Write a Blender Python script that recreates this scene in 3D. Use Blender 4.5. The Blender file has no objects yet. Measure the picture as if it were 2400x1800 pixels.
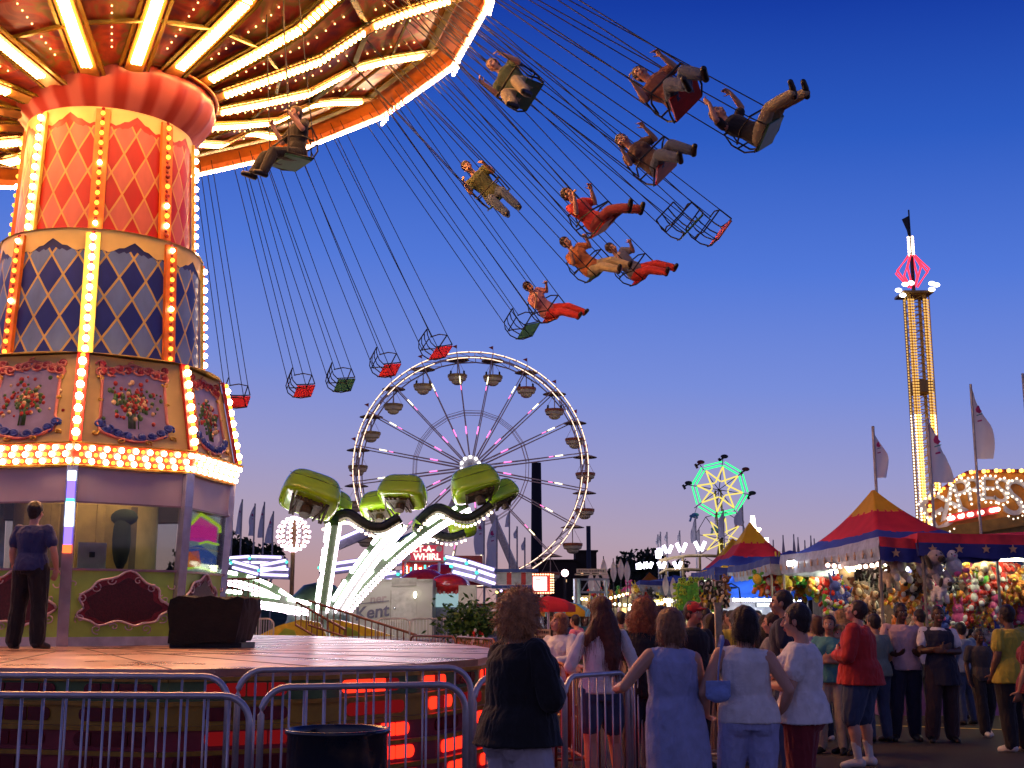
import bpy, bmesh, math, random
from math import sin, cos, pi, radians, sqrt, atan2
from mathutils import Vector, Matrix, noise
V = Vector
random.seed(7)
SC = bpy.context.scene
COL = SC.collection
# ---------------------------------------------------------------- camera
PITCH = radians(10.74); EYE = 1.55; FPX = 2900.0
cam_d = bpy.data.cameras.new('camera'); cam = bpy.data.objects.new('camera', cam_d); COL.objects.link(cam)
cam.location = (0, 0, EYE); cam.rotation_euler = (pi/2 + PITCH, 0, 0)
cam_d.sensor_width = 36.0; cam_d.lens = 36.0*FPX/2400.0; cam_d.clip_start = .1; cam_d.clip_end = 5000
SC.camera = cam
# ---------------------------------------------------------------- dusk sky
w = bpy.data.worlds.new('World'); SC.world = w; w.use_nodes = True
nt = w.node_tree; nt.nodes.clear()
geo = nt.nodes.new('ShaderNodeTexCoord'); sep = nt.nodes.new('ShaderNodeSeparateXYZ')
nt.links.new(geo.outputs['Generated'], sep.inputs[0])
mx = nt.nodes.new('ShaderNodeMath'); mx.operation = 'MULTIPLY_ADD'; mx.inputs[1].default_value = .06; mx.inputs[2].default_value = 0
nt.links.new(sep.outputs['X'], mx.inputs[0])
ad = nt.nodes.new('ShaderNodeMath'); ad.operation = 'ADD'
nt.links.new(sep.outputs['Z'], ad.inputs[0]); nt.links.new(mx.outputs[0], ad.inputs[1])
rp = nt.nodes.new('ShaderNodeValToRGB'); nt.links.new(ad.outputs[0], rp.inputs[0])
SKY = [(0.0, (.50,.28,.26)), (.03, (.50,.315,.33)), (.07, (.44,.345,.46)), (.12, (.325,.325,.60)), (.19, (.19,.27,.70)), (.28, (.085,.19,.69)),
       (.38, (.026,.105,.54)), (.47, (.008,.045,.37)), (.55, (.003,.020,.24)), (1.0, (.003,.012,.10))]
el = rp.color_ramp.elements
el[0].position = SKY[0][0]; el[0].color = (*SKY[0][1], 1); el[1].position = 1; el[1].color = (*SKY[-1][1], 1)
for p_, c_ in SKY[1:-1]:
    e_ = el.new(p_); e_.color = (*c_, 1)
bg = nt.nodes.new('ShaderNodeBackground'); bg.inputs['Strength'].default_value = 1.0
yr = nt.nodes.new('ShaderNodeMapRange'); yr.inputs['From Min'].default_value = -.25; yr.inputs['From Max'].default_value = .55; yr.inputs['To Min'].default_value = .6; yr.inputs['To Max'].default_value = 1.0
nt.links.new(sep.outputs['Y'], yr.inputs[0])   # the sky is brightest where the sun went down
yr.inputs['To Min'].default_value = 0.; yr.inputs['To Max'].default_value = 1.
r2 = nt.nodes.new('ShaderNodeValToRGB'); nt.links.new(sep.outputs['Z'], r2.inputs[0])   # opposite the sunset: the pink-grey twilight arch
for q_, (p_, c_) in enumerate([(0., (.20,.17,.32)), (.18, (.27,.225,.42)), (.4, (.10,.11,.28)), (1., (.012,.018,.10))]):
    e_ = r2.color_ramp.elements[0] if q_ == 0 else (r2.color_ramp.elements.new(p_) if q_ < 3 else r2.color_ramp.elements[-1]); e_.position = p_; e_.color = (*c_, 1)
vm = nt.nodes.new('ShaderNodeMix'); vm.data_type = 'RGBA'; nt.links.new(yr.outputs[0], vm.inputs[0]); nt.links.new(r2.outputs[0], vm.inputs[6]); nt.links.new(rp.outputs[0], vm.inputs[7])
nt.links.new(vm.outputs[2], bg.inputs['Color'])
wo = nt.nodes.new('ShaderNodeOutputWorld'); nt.links.new(bg.outputs[0], wo.inputs['Surface'])
SC.view_settings.view_transform = 'Standard'; SC.view_settings.look = 'None'; SC.view_settings.exposure = 0; SC.view_settings.gamma = 1
cy_ = SC.cycles
cy_.max_bounces = 5; cy_.diffuse_bounces = 2; cy_.glossy_bounces = 3; cy_.transmission_bounces = 4; cy_.transparent_max_bounces = 8
cy_.caustics_reflective = False; cy_.caustics_refractive = False; cy_.sample_clamp_indirect = 4.0; cy_.use_denoising = True
cy_.use_adaptive_sampling = True; cy_.adaptive_threshold = .02
# ---------------------------------------------------------------- helpers
def ray(u, v):
    cx = (u-1200)/FPX; cy = (900-v)/FPX
    return V((cx, cos(PITCH)-cy*sin(PITCH), sin(PITCH)+cy*cos(PITCH)))
def at(u, v, Y):
    d = ray(u, v); return V((0, 0, EYE)) + d*(Y/d.y)
def onz(u, v, z):
    d = ray(u, v); return V((0, 0, EYE)) + d*((z-EYE)/d.z)
MATS = {}
def principled(name):
    m = bpy.data.materials.new(name); m.use_nodes = True; return m, m.node_tree, m.node_tree.nodes['Principled BSDF']
def M(name, c, rough=.6, metal=0., var=.25, sc=6., bump=0., bsc=40., trans=0., coat=0., sheen=0., emis=None):
    if name in MATS: return MATS[name]
    m, t, b = principled(name)
    tc = t.nodes.new('ShaderNodeTexCoord'); n = t.nodes.new('ShaderNodeTexNoise'); n.inputs['Scale'].default_value = sc; n.inputs['Detail'].default_value = 5
    t.links.new(tc.outputs['Object'], n.inputs['Vector'])
    r = t.nodes.new('ShaderNodeValToRGB'); r.color_ramp.elements[0].position = .3; r.color_ramp.elements[1].position = .72
    r.color_ramp.elements[0].color = (*[x*(1-var) for x in c], 1); r.color_ramp.elements[1].color = (*[min(1, x*(1+var*.6)) for x in c], 1)
    t.links.new(n.outputs[0], r.inputs[0]); t.links.new(r.outputs[0], b.inputs['Base Color'])
    b.inputs['Roughness'].default_value = rough; b.inputs['Metallic'].default_value = metal
    if coat: b.inputs['Coat Weight'].default_value = coat
    if sheen: b.inputs['Sheen Weight'].default_value = sheen
    if trans: b.inputs['Transmission Weight'].default_value = trans
    if bump:
        n2 = t.nodes.new('ShaderNodeTexNoise'); n2.inputs['Scale'].default_value = bsc; n2.inputs['Detail'].default_value = 3
        t.links.new(tc.outputs['Object'], n2.inputs['Vector'])
        bp = t.nodes.new('ShaderNodeBump'); bp.inputs['Strength'].default_value = bump; bp.inputs['Distance'].default_value = .02
        t.links.new(n2.outputs[0], bp.inputs['Height']); t.links.new(bp.outputs[0], b.inputs['Normal'])
    if emis:
        b.inputs['Emission Color'].default_value = (*emis[0], 1); b.inputs['Emission Strength'].default_value = emis[1]
    MATS[name] = m; return m
def MT(name, c, fac=.5, var=.12, sc=3.):
    """thin cloth that lets some light through"""
    if name in MATS: return MATS[name]
    m = M(name, c, .8, 0, var, sc); t = m.node_tree; b = t.nodes['Principled BSDF']; o = t.nodes['Material Output']
    tr = t.nodes.new('ShaderNodeBsdfTranslucent'); mi_ = t.nodes.new('ShaderNodeMixShader'); mi_.inputs[0].default_value = fac
    src = b.inputs['Base Color'].links[0].from_socket; t.links.new(src, tr.inputs[0]); t.links.new(b.outputs[0], mi_.inputs[1]); t.links.new(tr.outputs[0], mi_.inputs[2]); t.links.new(mi_.outputs[0], o.inputs[0])
    return m
def E(name, c, s):
    if name in MATS: return MATS[name]
    m = bpy.data.materials.new(name); m.use_nodes = True; t = m.node_tree; t.nodes.clear()
    e = t.nodes.new('ShaderNodeEmission'); e.inputs[0].default_value = (*c, 1); e.inputs[1].default_value = s
    o = t.nodes.new('ShaderNodeOutputMaterial'); t.links.new(e.outputs[0], o.inputs[0])
    MATS[name] = m; return m
def tag(o, label=None, cat=None, group=None, kind=None):
    if label: o['label'] = label
    if cat: o['category'] = cat
    if group: o['group'] = group
    if kind: o['kind'] = kind
    return o
ORI = {}
def thing(name, label, cat, loc=(0, 0, 0), rz=0, group=None, mat=None):
    o = bpy.data.objects.new(name, None); COL.objects.link(o); o.empty_display_size = .2
    if mat is not None: o.matrix_world = mat
    else:
        o.location = loc; o.rotation_euler = (0, 0, rz)
    ORI[o.name] = V(loc)
    return tag(o, label, cat, group)
ICO = None
def ico():
    global ICO
    if ICO is None:
        t = (1+5**.5)/2; vs = [V(p).normalized() for p in [(-1,t,0),(1,t,0),(-1,-t,0),(1,-t,0),(0,-1,t),(0,1,t),(0,-1,-t),(0,1,-t),(t,0,-1),(t,0,1),(-t,0,-1),(-t,0,1)]]
        fs = [(0,11,5),(0,5,1),(0,1,7),(0,7,10),(0,10,11),(1,5,9),(5,11,4),(11,10,2),(10,7,6),(7,1,8),(3,9,4),(3,4,2),(3,2,6),(3,6,8),(3,8,9),(4,9,5),(2,4,11),(6,2,10),(8,6,7),(9,8,1)]
        ICO = (vs, fs)
    return ICO
def frame(d, up=V((0, 0, 1))):
    d = d.normalized()
    if abs(d.dot(up)) > .98: up = V((1, 0, 0))
    x = d.cross(up).normalized(); return x, x.cross(d).normalized()
class MB:
    def __init__(s): s.v = []; s.f = []; s.m = []; s.uv = None
    def add(s, vs, fs, mi=0):
        b = len(s.v); s.v.extend([tuple(p) for p in vs]); s.f.extend([tuple(i+b for i in f) for f in fs]); s.m.extend([mi]*len(fs)); return s
    def box(s, c, sz, rz=0, mi=0, mat=None):
        x, y, z = sz[0]/2, sz[1]/2, sz[2]/2; R = Matrix.Rotation(rz, 3, 'Z') if mat is None else mat; c = V(c)
        vs = [c + R @ V(p) for p in [(-x,-y,-z),(x,-y,-z),(x,y,-z),(-x,y,-z),(-x,-y,z),(x,-y,z),(x,y,z),(-x,y,z)]]
        return s.add(vs, [(0,3,2,1),(4,5,6,7),(0,1,5,4),(1,2,6,5),(2,3,7,6),(3,0,4,7)], mi)
    def bar(s, a, b, w, h=None, mi=0, up=V((0, 0, 1))):
        a = V(a); b = V(b); h = h or w; x, y = frame(b-a, up); x *= w/2; y *= h/2
        return s.add([a-x-y, a+x-y, a+x+y, a-x+y, b-x-y, b+x-y, b+x+y, b-x+y], [(0,1,2,3),(7,6,5,4),(4,5,1,0),(5,6,2,1),(6,7,3,2),(7,4,0,3)], mi)
    def tube(s, pts, r, n=8, mi=0, cap=True, flat=1., up=V((0, 0, 1)), closed=False):
        pts = [V(p) for p in pts]; k = len(pts); rs = r if isinstance(r, (list, tuple)) else [r]*k; b = len(s.v)
        for i, p in enumerate(pts):
            d = (pts[(i+1) % k]-pts[i-1]) if closed else (pts[min(i+1, k-1)]-pts[max(i-1, 0)])
            x, y = frame(d, up)
            for j in range(n):
                a = 2*pi*j/n; s.v.append(tuple(p + x*cos(a)*rs[i] + y*sin(a)*rs[i]*flat))
        fs = []
        for i in range(k if closed else k-1):
            i2 = (i+1) % k
            for j in range(n): fs.append((b+i*n+j, b+i*n+(j+1) % n, b+i2*n+(j+1) % n, b+i2*n+j))
        if cap and not closed: fs.append(tuple(b+j for j in range(n))[::-1]); fs.append(tuple(b+(k-1)*n+j for j in range(n)))
        s.f.extend(fs); s.m.extend([mi]*len(fs)); return s
    def cyl(s, a, b, r, r2=None, n=12, mi=0): return s.tube([a, b], [r, r if r2 is None else r2], n, mi)
    def ell(s, c, r, n=12, k=8, mi=0, R=None):
        c = V(c); b = len(s.v); R = R or Matrix.Identity(3)
        s.v.append(tuple(c + R @ V((0, 0, -r[2]))))
        for i in range(1, k):
            t = pi*i/k - pi/2
            for j in range(n):
                a = 2*pi*j/n; s.v.append(tuple(c + R @ V((r[0]*cos(t)*cos(a), r[1]*cos(t)*sin(a), r[2]*sin(t)))))
        s.v.append(tuple(c + R @ V((0, 0, r[2])))); top = len(s.v)-1; fs = []
        for j in range(n): fs.append((b, b+1+(j+1) % n, b+1+j))
        for i in range(k-2):
            for j in range(n): fs.append((b+1+i*n+j, b+1+i*n+(j+1) % n, b+1+(i+1)*n+(j+1) % n, b+1+(i+1)*n+j))
        for j in range(n): fs.append((top, b+1+(k-2)*n+j, b+1+(k-2)*n+(j+1) % n))
        s.f.extend(fs); s.m.extend([mi]*len(fs)); return s
    def bulb(s, c, r, mi=0):
        vs, fs = ico(); c = V(c); return s.add([c+p*r for p in vs], fs, mi)
    def ball(s, c, r, mi=0): return s.ell(c, (r, r, r), 10, 7, mi)
    def lathe(s, prof, c=(0, 0, 0), n=32, mi=0, a0=0., a1=2*pi):
        c = V(c); full = abs(a1-a0-2*pi) < 1e-6; m = n if full else n+1; b = len(s.v)
        for (r, z) in prof:
            for j in range(m):
                a = a0+(a1-a0)*j/n; s.v.append((c.x+r*cos(a), c.y+r*sin(a), c.z+z))
        fs = []
        for i in range(len(prof)-1):
            for j in range(n):
                j2 = (j+1) % m; fs.append((b+i*m+j, b+i*m+j2, b+(i+1)*m+j2, b+(i+1)*m+j))
        s.f.extend(fs); s.m.extend([mi]*len(fs)); return s
    def prism(s, poly, nrm, th, mi=0):
        """poly: list of points, extruded by th along nrm"""
        poly = [V(p) for p in poly]; nrm = V(nrm).normalized()*th; k = len(poly)
        fs = [tuple(range(k))[::-1], tuple(range(k, 2*k))]+[(i, (i+1) % k, k+(i+1) % k, k+i) for i in range(k)]
        return s.add(poly+[p+nrm for p in poly], fs, mi)
    def xf(s, mat):
        s.v = [tuple(mat @ V(p)) for p in s.v]; return s
    def build(s, name, mats, parent=None, smooth=False, world=False, uvs=None):
        me = bpy.data.meshes.new(name); vs = s.v
        if world and parent is not None:
            o = ORI[parent.name]; vs = [(p[0]-o.x, p[1]-o.y, p[2]-o.z) for p in vs]
        me.from_pydata(vs, [], s.f)
        for m in (mats if isinstance(mats, (list, tuple)) else [mats]): me.materials.append(m)
        me.polygons.foreach_set('material_index', s.m)
        if smooth: me.polygons.foreach_set('use_smooth', [True]*len(s.f))
        if uvs:
            l = me.uv_layers.new(name='UVMap')
            for i, lp in enumerate(me.loops): l.data[i].uv = uvs[lp.vertex_index]
        me.validate(); me.update()
        o = bpy.data.objects.new(name, me); COL.objects.link(o)
        if parent is not None:
            o.parent = parent
            if parent.name in ORI: ORI[o.name] = ORI[parent.name]
        return o
def recalc(o):
    b = bmesh.new(); b.from_mesh(o.data); bmesh.ops.recalc_face_normals(b, faces=b.faces); b.to_mesh(o.data); b.free(); return o
def copy_tree(o, parent=None):
    c = o.copy(); COL.objects.link(c); c.parent = parent
    for ch in [x for x in bpy.data.objects if x.parent == o]:
        k = copy_tree(ch, c)
    return c
def text(s, size, mat, parent, mw, name='lettering', ext=.01, shear=0, bold=0, sp=1., world=True):
    cu = bpy.data.curves.new('t', 'FONT'); cu.body = s; cu.size = size; cu.extrude = ext; cu.align_x = 'CENTER'; cu.align_y = 'CENTER'
    cu.shear = shear; cu.offset = bold; cu.space_character = sp; cu.resolution_u = 3
    t = bpy.data.objects.new('t', cu); COL.objects.link(t); dg = bpy.context.evaluated_depsgraph_get()
    me = bpy.data.meshes.new_from_object(t.evaluated_get(dg)); bpy.data.objects.remove(t); bpy.data.curves.remove(cu)
    me.name = name; me.transform(mw)
    if parent is not None and world: me.transform(Matrix.Translation(-ORI[parent.name]))
    me.materials.clear(); me.materials.append(mat)
    o = bpy.data.objects.new(name, me); COL.objects.link(o); o.parent = parent
    return o
def basis(x, y, z, loc=(0, 0, 0)):
    m = Matrix((x, y, z)).transposed().to_4x4(); m.translation = V(loc); return m
def lerp(a, b, t): return a+(b-a)*t
# bulb and paint materials
WARM = E('warm_bulb', (1., .42, .11), 62); WHITE = E('white_bulb', (1., .64, .36), 42); AMBER = E('amber_bulb', (1., .34, .03), 5)
REDB = E('red_bulb', (1., .10, .03), 3.0); OFFB = M('unlit_bulb', (.35, .03, .03), .25)
PINK = E('pink_tube', (1., .12, .35), 3.); COOL = E('cool_tube', (.62, .52, 1.), 3.2); GREENT = E('green_tube', (.05, 1., .28), 1.5)
YELT = E('yellow_tube', (1., .8, .18), 1.1); FLUO = E('fluorescent_tube', (.85, 1., .75), 7.)
STEEL = M('galvanised_steel', (.58, .56, .62), .34, .55, .15, 9); DARKM = M('dark_metal', (.03, .03, .035), .45, .6); CHROME = M('chrome', (.75, .75, .78), .14, 1., .1, 3)
CREAM = M('cream_paint', (.82, .62, .22), .4, 0, .12, 3, .03, 8); PALE = M('pale_paint', (.6, .58, .5), .5); GOLD = M('gold_paint', (.7, .42, .08), .3, .5)
REDP = M('red_paint', (.55, .03, .02), .35); BLUEP = M('navy_paint', (.02, .03, .18), .4); YELP = M('yellow_paint', (.75, .45, .03), .4)
# ---------------------------------------------------------------- ground
def asphalt():
    m, t, b = principled('asphalt'); tc = t.nodes.new('ShaderNodeTexCoord')
    n = t.nodes.new('ShaderNodeTexNoise'); n.inputs['Scale'].default_value = .35; n.inputs['Detail'].default_value = 8; t.links.new(tc.outputs['Object'], n.inputs['Vector'])
    n2 = t.nodes.new('ShaderNodeTexNoise'); n2.inputs['Scale'].default_value = 60; t.links.new(tc.outputs['Object'], n2.inputs['Vector'])
    r = t.nodes.new('ShaderNodeValToRGB'); r.color_ramp.elements[0].position = .35; r.color_ramp.elements[1].position = .7
    r.color_ramp.elements[0].color = (.014, .012, .012, 1); r.color_ramp.elements[1].color = (.036, .032, .03, 1)
    t.links.new(n.outputs[0], r.inputs[0]); t.links.new(r.outputs[0], b.inputs['Base Color']); b.inputs['Roughness'].default_value = .8
    bp = t.nodes.new('ShaderNodeBump'); bp.inputs['Strength'].default_value = .4; bp.inputs['Distance'].default_value = .01
    t.links.new(n2.outputs[0], bp.inputs['Height']); t.links.new(bp.outputs[0], b.inputs['Normal']); return m
g = MB().add([(-900, -40, 0), (900, -40, 0), (900, 1500, 0), (-900, 1500, 0)], [(0, 1, 2, 3)])
tag(g.build('ground', asphalt()), kind='structure')
pl = MB()
for (a, b, w_) in [((5.2, 19), (9, 17.2), .12), ((4.6, 22.5), (9.5, 20.4), .12), ((3.9, 26), (6, 25.2), .12)]:
    a = V((*a, .004)); b = V((*b, .004)); d = (b-a).normalized(); n_ = V((-d.y, d.x, 0))*w_/2
    pl.add([a-n_, b-n_, b+n_, a+n_], [(0, 1, 2, 3)])
tag(pl.build('road_marking', M('line_paint', (.7, .5, .08), .7)), kind='structure')
# ---------------------------------------------------------------- swing ride
AX = V((-6.19, 18.07, 0)); DC = V((6.19, -18.07, 0)).normalized(); RC = V((-DC.y, DC.x, 0))
def pol(R, al, z):
    """point at radius R, angle al degrees (0 = towards the viewer, + to the right), height z"""
    a = radians(al); return AX + (DC*cos(a)+RC*sin(a))*R + V((0, 0, z))
ride = thing('swing_ride', 'huge chair swing ride with glowing tilted canopy over a painted tower and round deck', 'swing ride', tuple(AX))
DZ = 1.2; DR = 9.72
def tread():
    m, t, b = principled('tread_plate'); tc = t.nodes.new('ShaderNodeTexCoord')
    mp = t.nodes.new('ShaderNodeMapping'); mp.inputs['Scale'].default_value = (14, 14, 1); mp.inputs['Rotation'].default_value = (0, 0, .6); t.links.new(tc.outputs['Object'], mp.inputs[0])
    vo = t.nodes.new('ShaderNodeTexChecker'); vo.inputs['Scale'].default_value = 1.; t.links.new(mp.outputs[0], vo.inputs[0])
    n = t.nodes.new('ShaderNodeTexNoise'); n.inputs['Scale'].default_value = 1.1; n.inputs['Detail'].default_value = 6; t.links.new(tc.outputs['Object'], n.inputs[0])
    r = t.nodes.new('ShaderNodeValToRGB'); r.color_ramp.elements[0].color = (.34, .17, .14, 1); r.color_ramp.elements[1].color = (.72, .46, .38, 1); r.color_ramp.elements[0].position = .35; r.color_ramp.elements[1].position = .65
    t.links.new(n.outputs[0], r.inputs[0]); t.links.new(r.outputs[0], b.inputs['Base Color'])
    b.inputs['Metallic'].default_value = .55
    r2 = t.nodes.new('ShaderNodeMapRange'); r2.inputs['To Min'].default_value = .14; r2.inputs['To Max'].default_value = .48; t.links.new(n.outputs[0], r2.inputs[0]); t.links.new(r2.outputs[0], b.inputs['Roughness'])
    bp = t.nodes.new('ShaderNodeBump'); bp.inputs['Strength'].default_value = .9; bp.inputs['Distance'].default_value = .008
    t.links.new(vo.outputs['Fac'], bp.inputs['Height']); t.links.new(bp.outputs[0], b.inputs['Normal']); return m
DP = [(-14,20),(-12.5,14.5),(-9,10.9),(-6.2,9.75),(-3.9,9.25),(-2.4,8.9),(-1.4,9.3),(-.75,10.05),(-.3,11.2),(-.12,12.8),(-.2,14.8),(-.5,16.9),(-1.1,18.9),(-2.2,21.6),(-3.2,24),(-4.2,26.3),(-6.5,28),(-10,28.5),(-13,26)]
DP = [V((x, y, 0)) for x, y in DP]; NS = len(DP)
DN = [(DP[(i+1) % NS]-DP[i-1]).cross(V((0, 0, 1))).normalized() for i in range(NS)]
def dpt(i, off, z): i %= NS; return DP[i]+DN[i]*off+V((0, 0, z))
dk = MB(); ring = [dpt(i, 0, DZ) for i in range(NS)]
dk.add(ring+[p-V((0, 0, .06)) for p in ring], [tuple(range(NS))]+[(i, NS+i, NS+(i+1) % NS, (i+1) % NS) for i in range(NS)])
dk.build('deck', tread(), ride, world=True)
for i in range(NS):
    sm = MB(); sm.bar(pol(2.4, 0, DZ+.002).lerp(dpt(i, 0, DZ+.002), .1 if i % 2 else .35), dpt(i, -.03, DZ+.002), .014, .004)
    sm.build('deck_seam', M('seam_steel', (.1, .07, .06), .5, .5), ride, world=True)
GREENP = M('green_paint', (.09, .17, .06), .45); OCH = M('ochre_paint', (.48, .27, .03), .45); MAR = M('maroon_panel', (.30, .03, .05), .4); DRK = M('dark_red_plastic', (.16, .01, .02), .25)
LIT = E('lit_red_panel', (1., .022, .008), 3.0); DIM = E('dim_red_panel', (1., .03, .04), .14)
zt = DZ-.06; TRM = M('step_edge_paint', (.42, .22, .03), .35, .2, .35, 12)
for k in range(7):
    hh = .162; z0 = zt-hh*(k+1); z1 = zt-hh*k; o_ = .06*k; fas = MB(); trim = MB()
    for i in range(3, 13):
        p = [dpt(i, o_, z0), dpt(i+1, o_, z0), dpt(i+1, o_, z1), dpt(i, o_, z1)]
        fas.add(p, [(0, 1, 2, 3)]); q = [dpt(i, o_-.07, z1), dpt(i+1, o_-.07, z1)]
        fas.add([p[3], p[2], q[1], q[0]], [(0, 1, 2, 3)])
        trim.bar(dpt(i, o_+.012, z1-.012), dpt(i+1, o_+.012, z1-.012), .035, .03)
        tx_ = (p[1]-p[0]); L = tx_.length; tx_.normalize(); out = tx_.cross(V((0, 0, 1)))
        nl = max(1, round(L/.78))
        for s_ in range(nl):
            c = p[0]+tx_*L*(s_+.5)/nl+V((0, 0, hh*.46))+out*.004; w2 = min(.30, L/nl*.36); h2 = .047
            uu = 1200+2900*c.x/c.y; key = (s_+2*i+k*3) % 5
            lim = [640, 960, 850, 900, 930, 960, 980][k]
            kind = 'off' if uu < lim-(300 if k in (1, 2) else 130) else ('dim' if uu < lim else ('off' if key == 0 else 'dim' if key == 3 and k in (1, 4) else 'lit'))
            nb = 4 if (k % 2 == 0) else 3; mb = MB()
            for b_ in range(nb):
                x0 = -w2+2*w2*b_/nb+.006; x1 = -w2+2*w2*(b_+1)/nb-.006; pts = []
                for ci, (cx_, cz_) in enumerate([(x0, -h2), (x1, -h2), (x1, h2), (x0, h2)]):
                    big = (b_ == 0 and ci in (0, 3)) or (b_ == nb-1 and ci in (1, 2)); r0 = .04 if big else .008
                    sx = 1 if cx_ == x0 else -1; sz = 1 if cz_ < 0 else -1
                    for t_ in range(4):
                        th = [pi, 1.5*pi, 0, .5*pi][ci]+pi/2*t_/3; pts.append((cx_+sx*r0+r0*cos(th), cz_+sz*r0+r0*sin(th)))
                mi = {'lit': 0, 'dim': 1, 'off': 2}[kind]
                if kind == 'lit' and (b_+i+k) % 5 == 4: mi = 1
                mb.prism([c+tx_*x+V((0, 0, z)) for x, z in pts], out, .008, mi)
            mb.build('step_lamp', [LIT, DIM, DRK], ride, world=True)
    rs = fas.build('step_riser', [GREENP, OCH, MAR][min(k, 2)], ride, world=True)
    trim.build('step_trim', TRM, rs, world=True)
# --- booth
PA = [-6+45*i for i in range(8)]
class Panel:
    def __init__(s, a0, a1, R0, R1, z0, z1, inset=0.):
        s.p = [pol(R0, a0, z0), pol(R0, a1, z0), pol(R1, a1, z1), pol(R1, a0, z1)]
        s.n = (s.p[1]-s.p[0]).cross(s.p[3]-s.p[0]).normalized()
        s.w = (s.p[1]-s.p[0]).length; s.h = z1-z0
    def pt(s, x, y, o=0.): return (s.p[0]*(1-x)+s.p[1]*x)*(1-y)+(s.p[3]*(1-x)+s.p[2]*x)*y+s.n*o
    def quad(s, mb, x0, x1, y0, y1, o=0, th=.02, mi=0):
        mb.prism([s.pt(x0, y0, o), s.pt(x1, y0, o), s.pt(x1, y1, o), s.pt(x0, y1, o)], s.n, th, mi)
    def shape(s, mb, pts, o, th, mi=0): mb.prism([s.pt(x, y, o) for x, y in pts], s.n, th, mi)
    def line(s, mb, pts, r, o, mi=0, n=6): mb.tube([s.pt(x, y, o) for x, y in pts], r, n, mi)
Rb0, Rb1 = 1.93, 2.03; ZB = 3.52
VIS = [0, 1, 7, 2, 6]
YGP = M('yellow_green_panel', (.52, .80, .12), .4, 0, .1); CART = M('carved_maroon', (.26, .02, .03), .35, 0, .4, 25, .3, 60); SCR = M('scroll_rose', (.75, .25, .2), .4)
LILAC = M('lilac_fascia', (.62, .48, .52), .35, .1, .1, 2); PIN = M('anodised_post', (.55, .52, .62), .25, .7); INT = M('booth_inside_wood', (.50, .32, .12), .6, 0, .3, 3)
def glass():
    m = bpy.data.materials.new('window_glass'); m.use_nodes = True; t = m.node_tree; t.nodes.clear()
    tr = t.nodes.new('ShaderNodeBsdfTransparent'); tr.inputs[0].default_value = (.82, .85, .84, 1); gl = t.nodes.new('ShaderNodeBsdfGlossy'); gl.inputs['Roughness'].default_value = .03
    lw = t.nodes.new('ShaderNodeFresnel'); lw.inputs[0].default_value = 1.5; mxx = t.nodes.new('ShaderNodeMath'); mxx.operation = 'MULTIPLY_ADD'; mxx.inputs[1].default_value = .8; mxx.inputs[2].default_value = .02
    t.links.new(lw.outputs[0], mxx.inputs[0]); mi_ = t.nodes.new('ShaderNodeMixShader'); t.links.new(mxx.outputs[0], mi_.inputs[0]); t.links.new(tr.outputs[0], mi_.inputs[1]); t.links.new(gl.outputs[0], mi_.inputs[2])
    o = t.nodes.new('ShaderNodeOutputMaterial'); t.links.new(mi_.outputs[0], o.inputs[0]); return m
GLASS = glass()
def cartouche(n=60, sx=.36, sy=.30, cx=.5, cy=.45):
    out = []
    for i in range(n):
        a = 2*pi*i/n; r = 1+.07*cos(9*a)+.05*cos(5*a+.5)
        x = sx*cos(a)*r; y = sy*sin(a)*r*(1.15 if sin(a) > 0 else .8)
        if sin(a) > .0: y += .10*math.exp(-(x/.12)**2)
        else: y *= (1-.35*math.exp(-(x/.14)**2))
        out.append((cx+x, cy+y))
    return out
def spiral(cx, cy, r, a0, turns, dirn=1, asp=1., n=16):
    return [(cx+r*(1-i/n*.85)*cos(a0+dirn*turns*2*pi*i/n), cy+asp*r*(1-i/n*.85)*sin(a0+dirn*turns*2*pi*i/n)) for i in range(n+1)]
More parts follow.
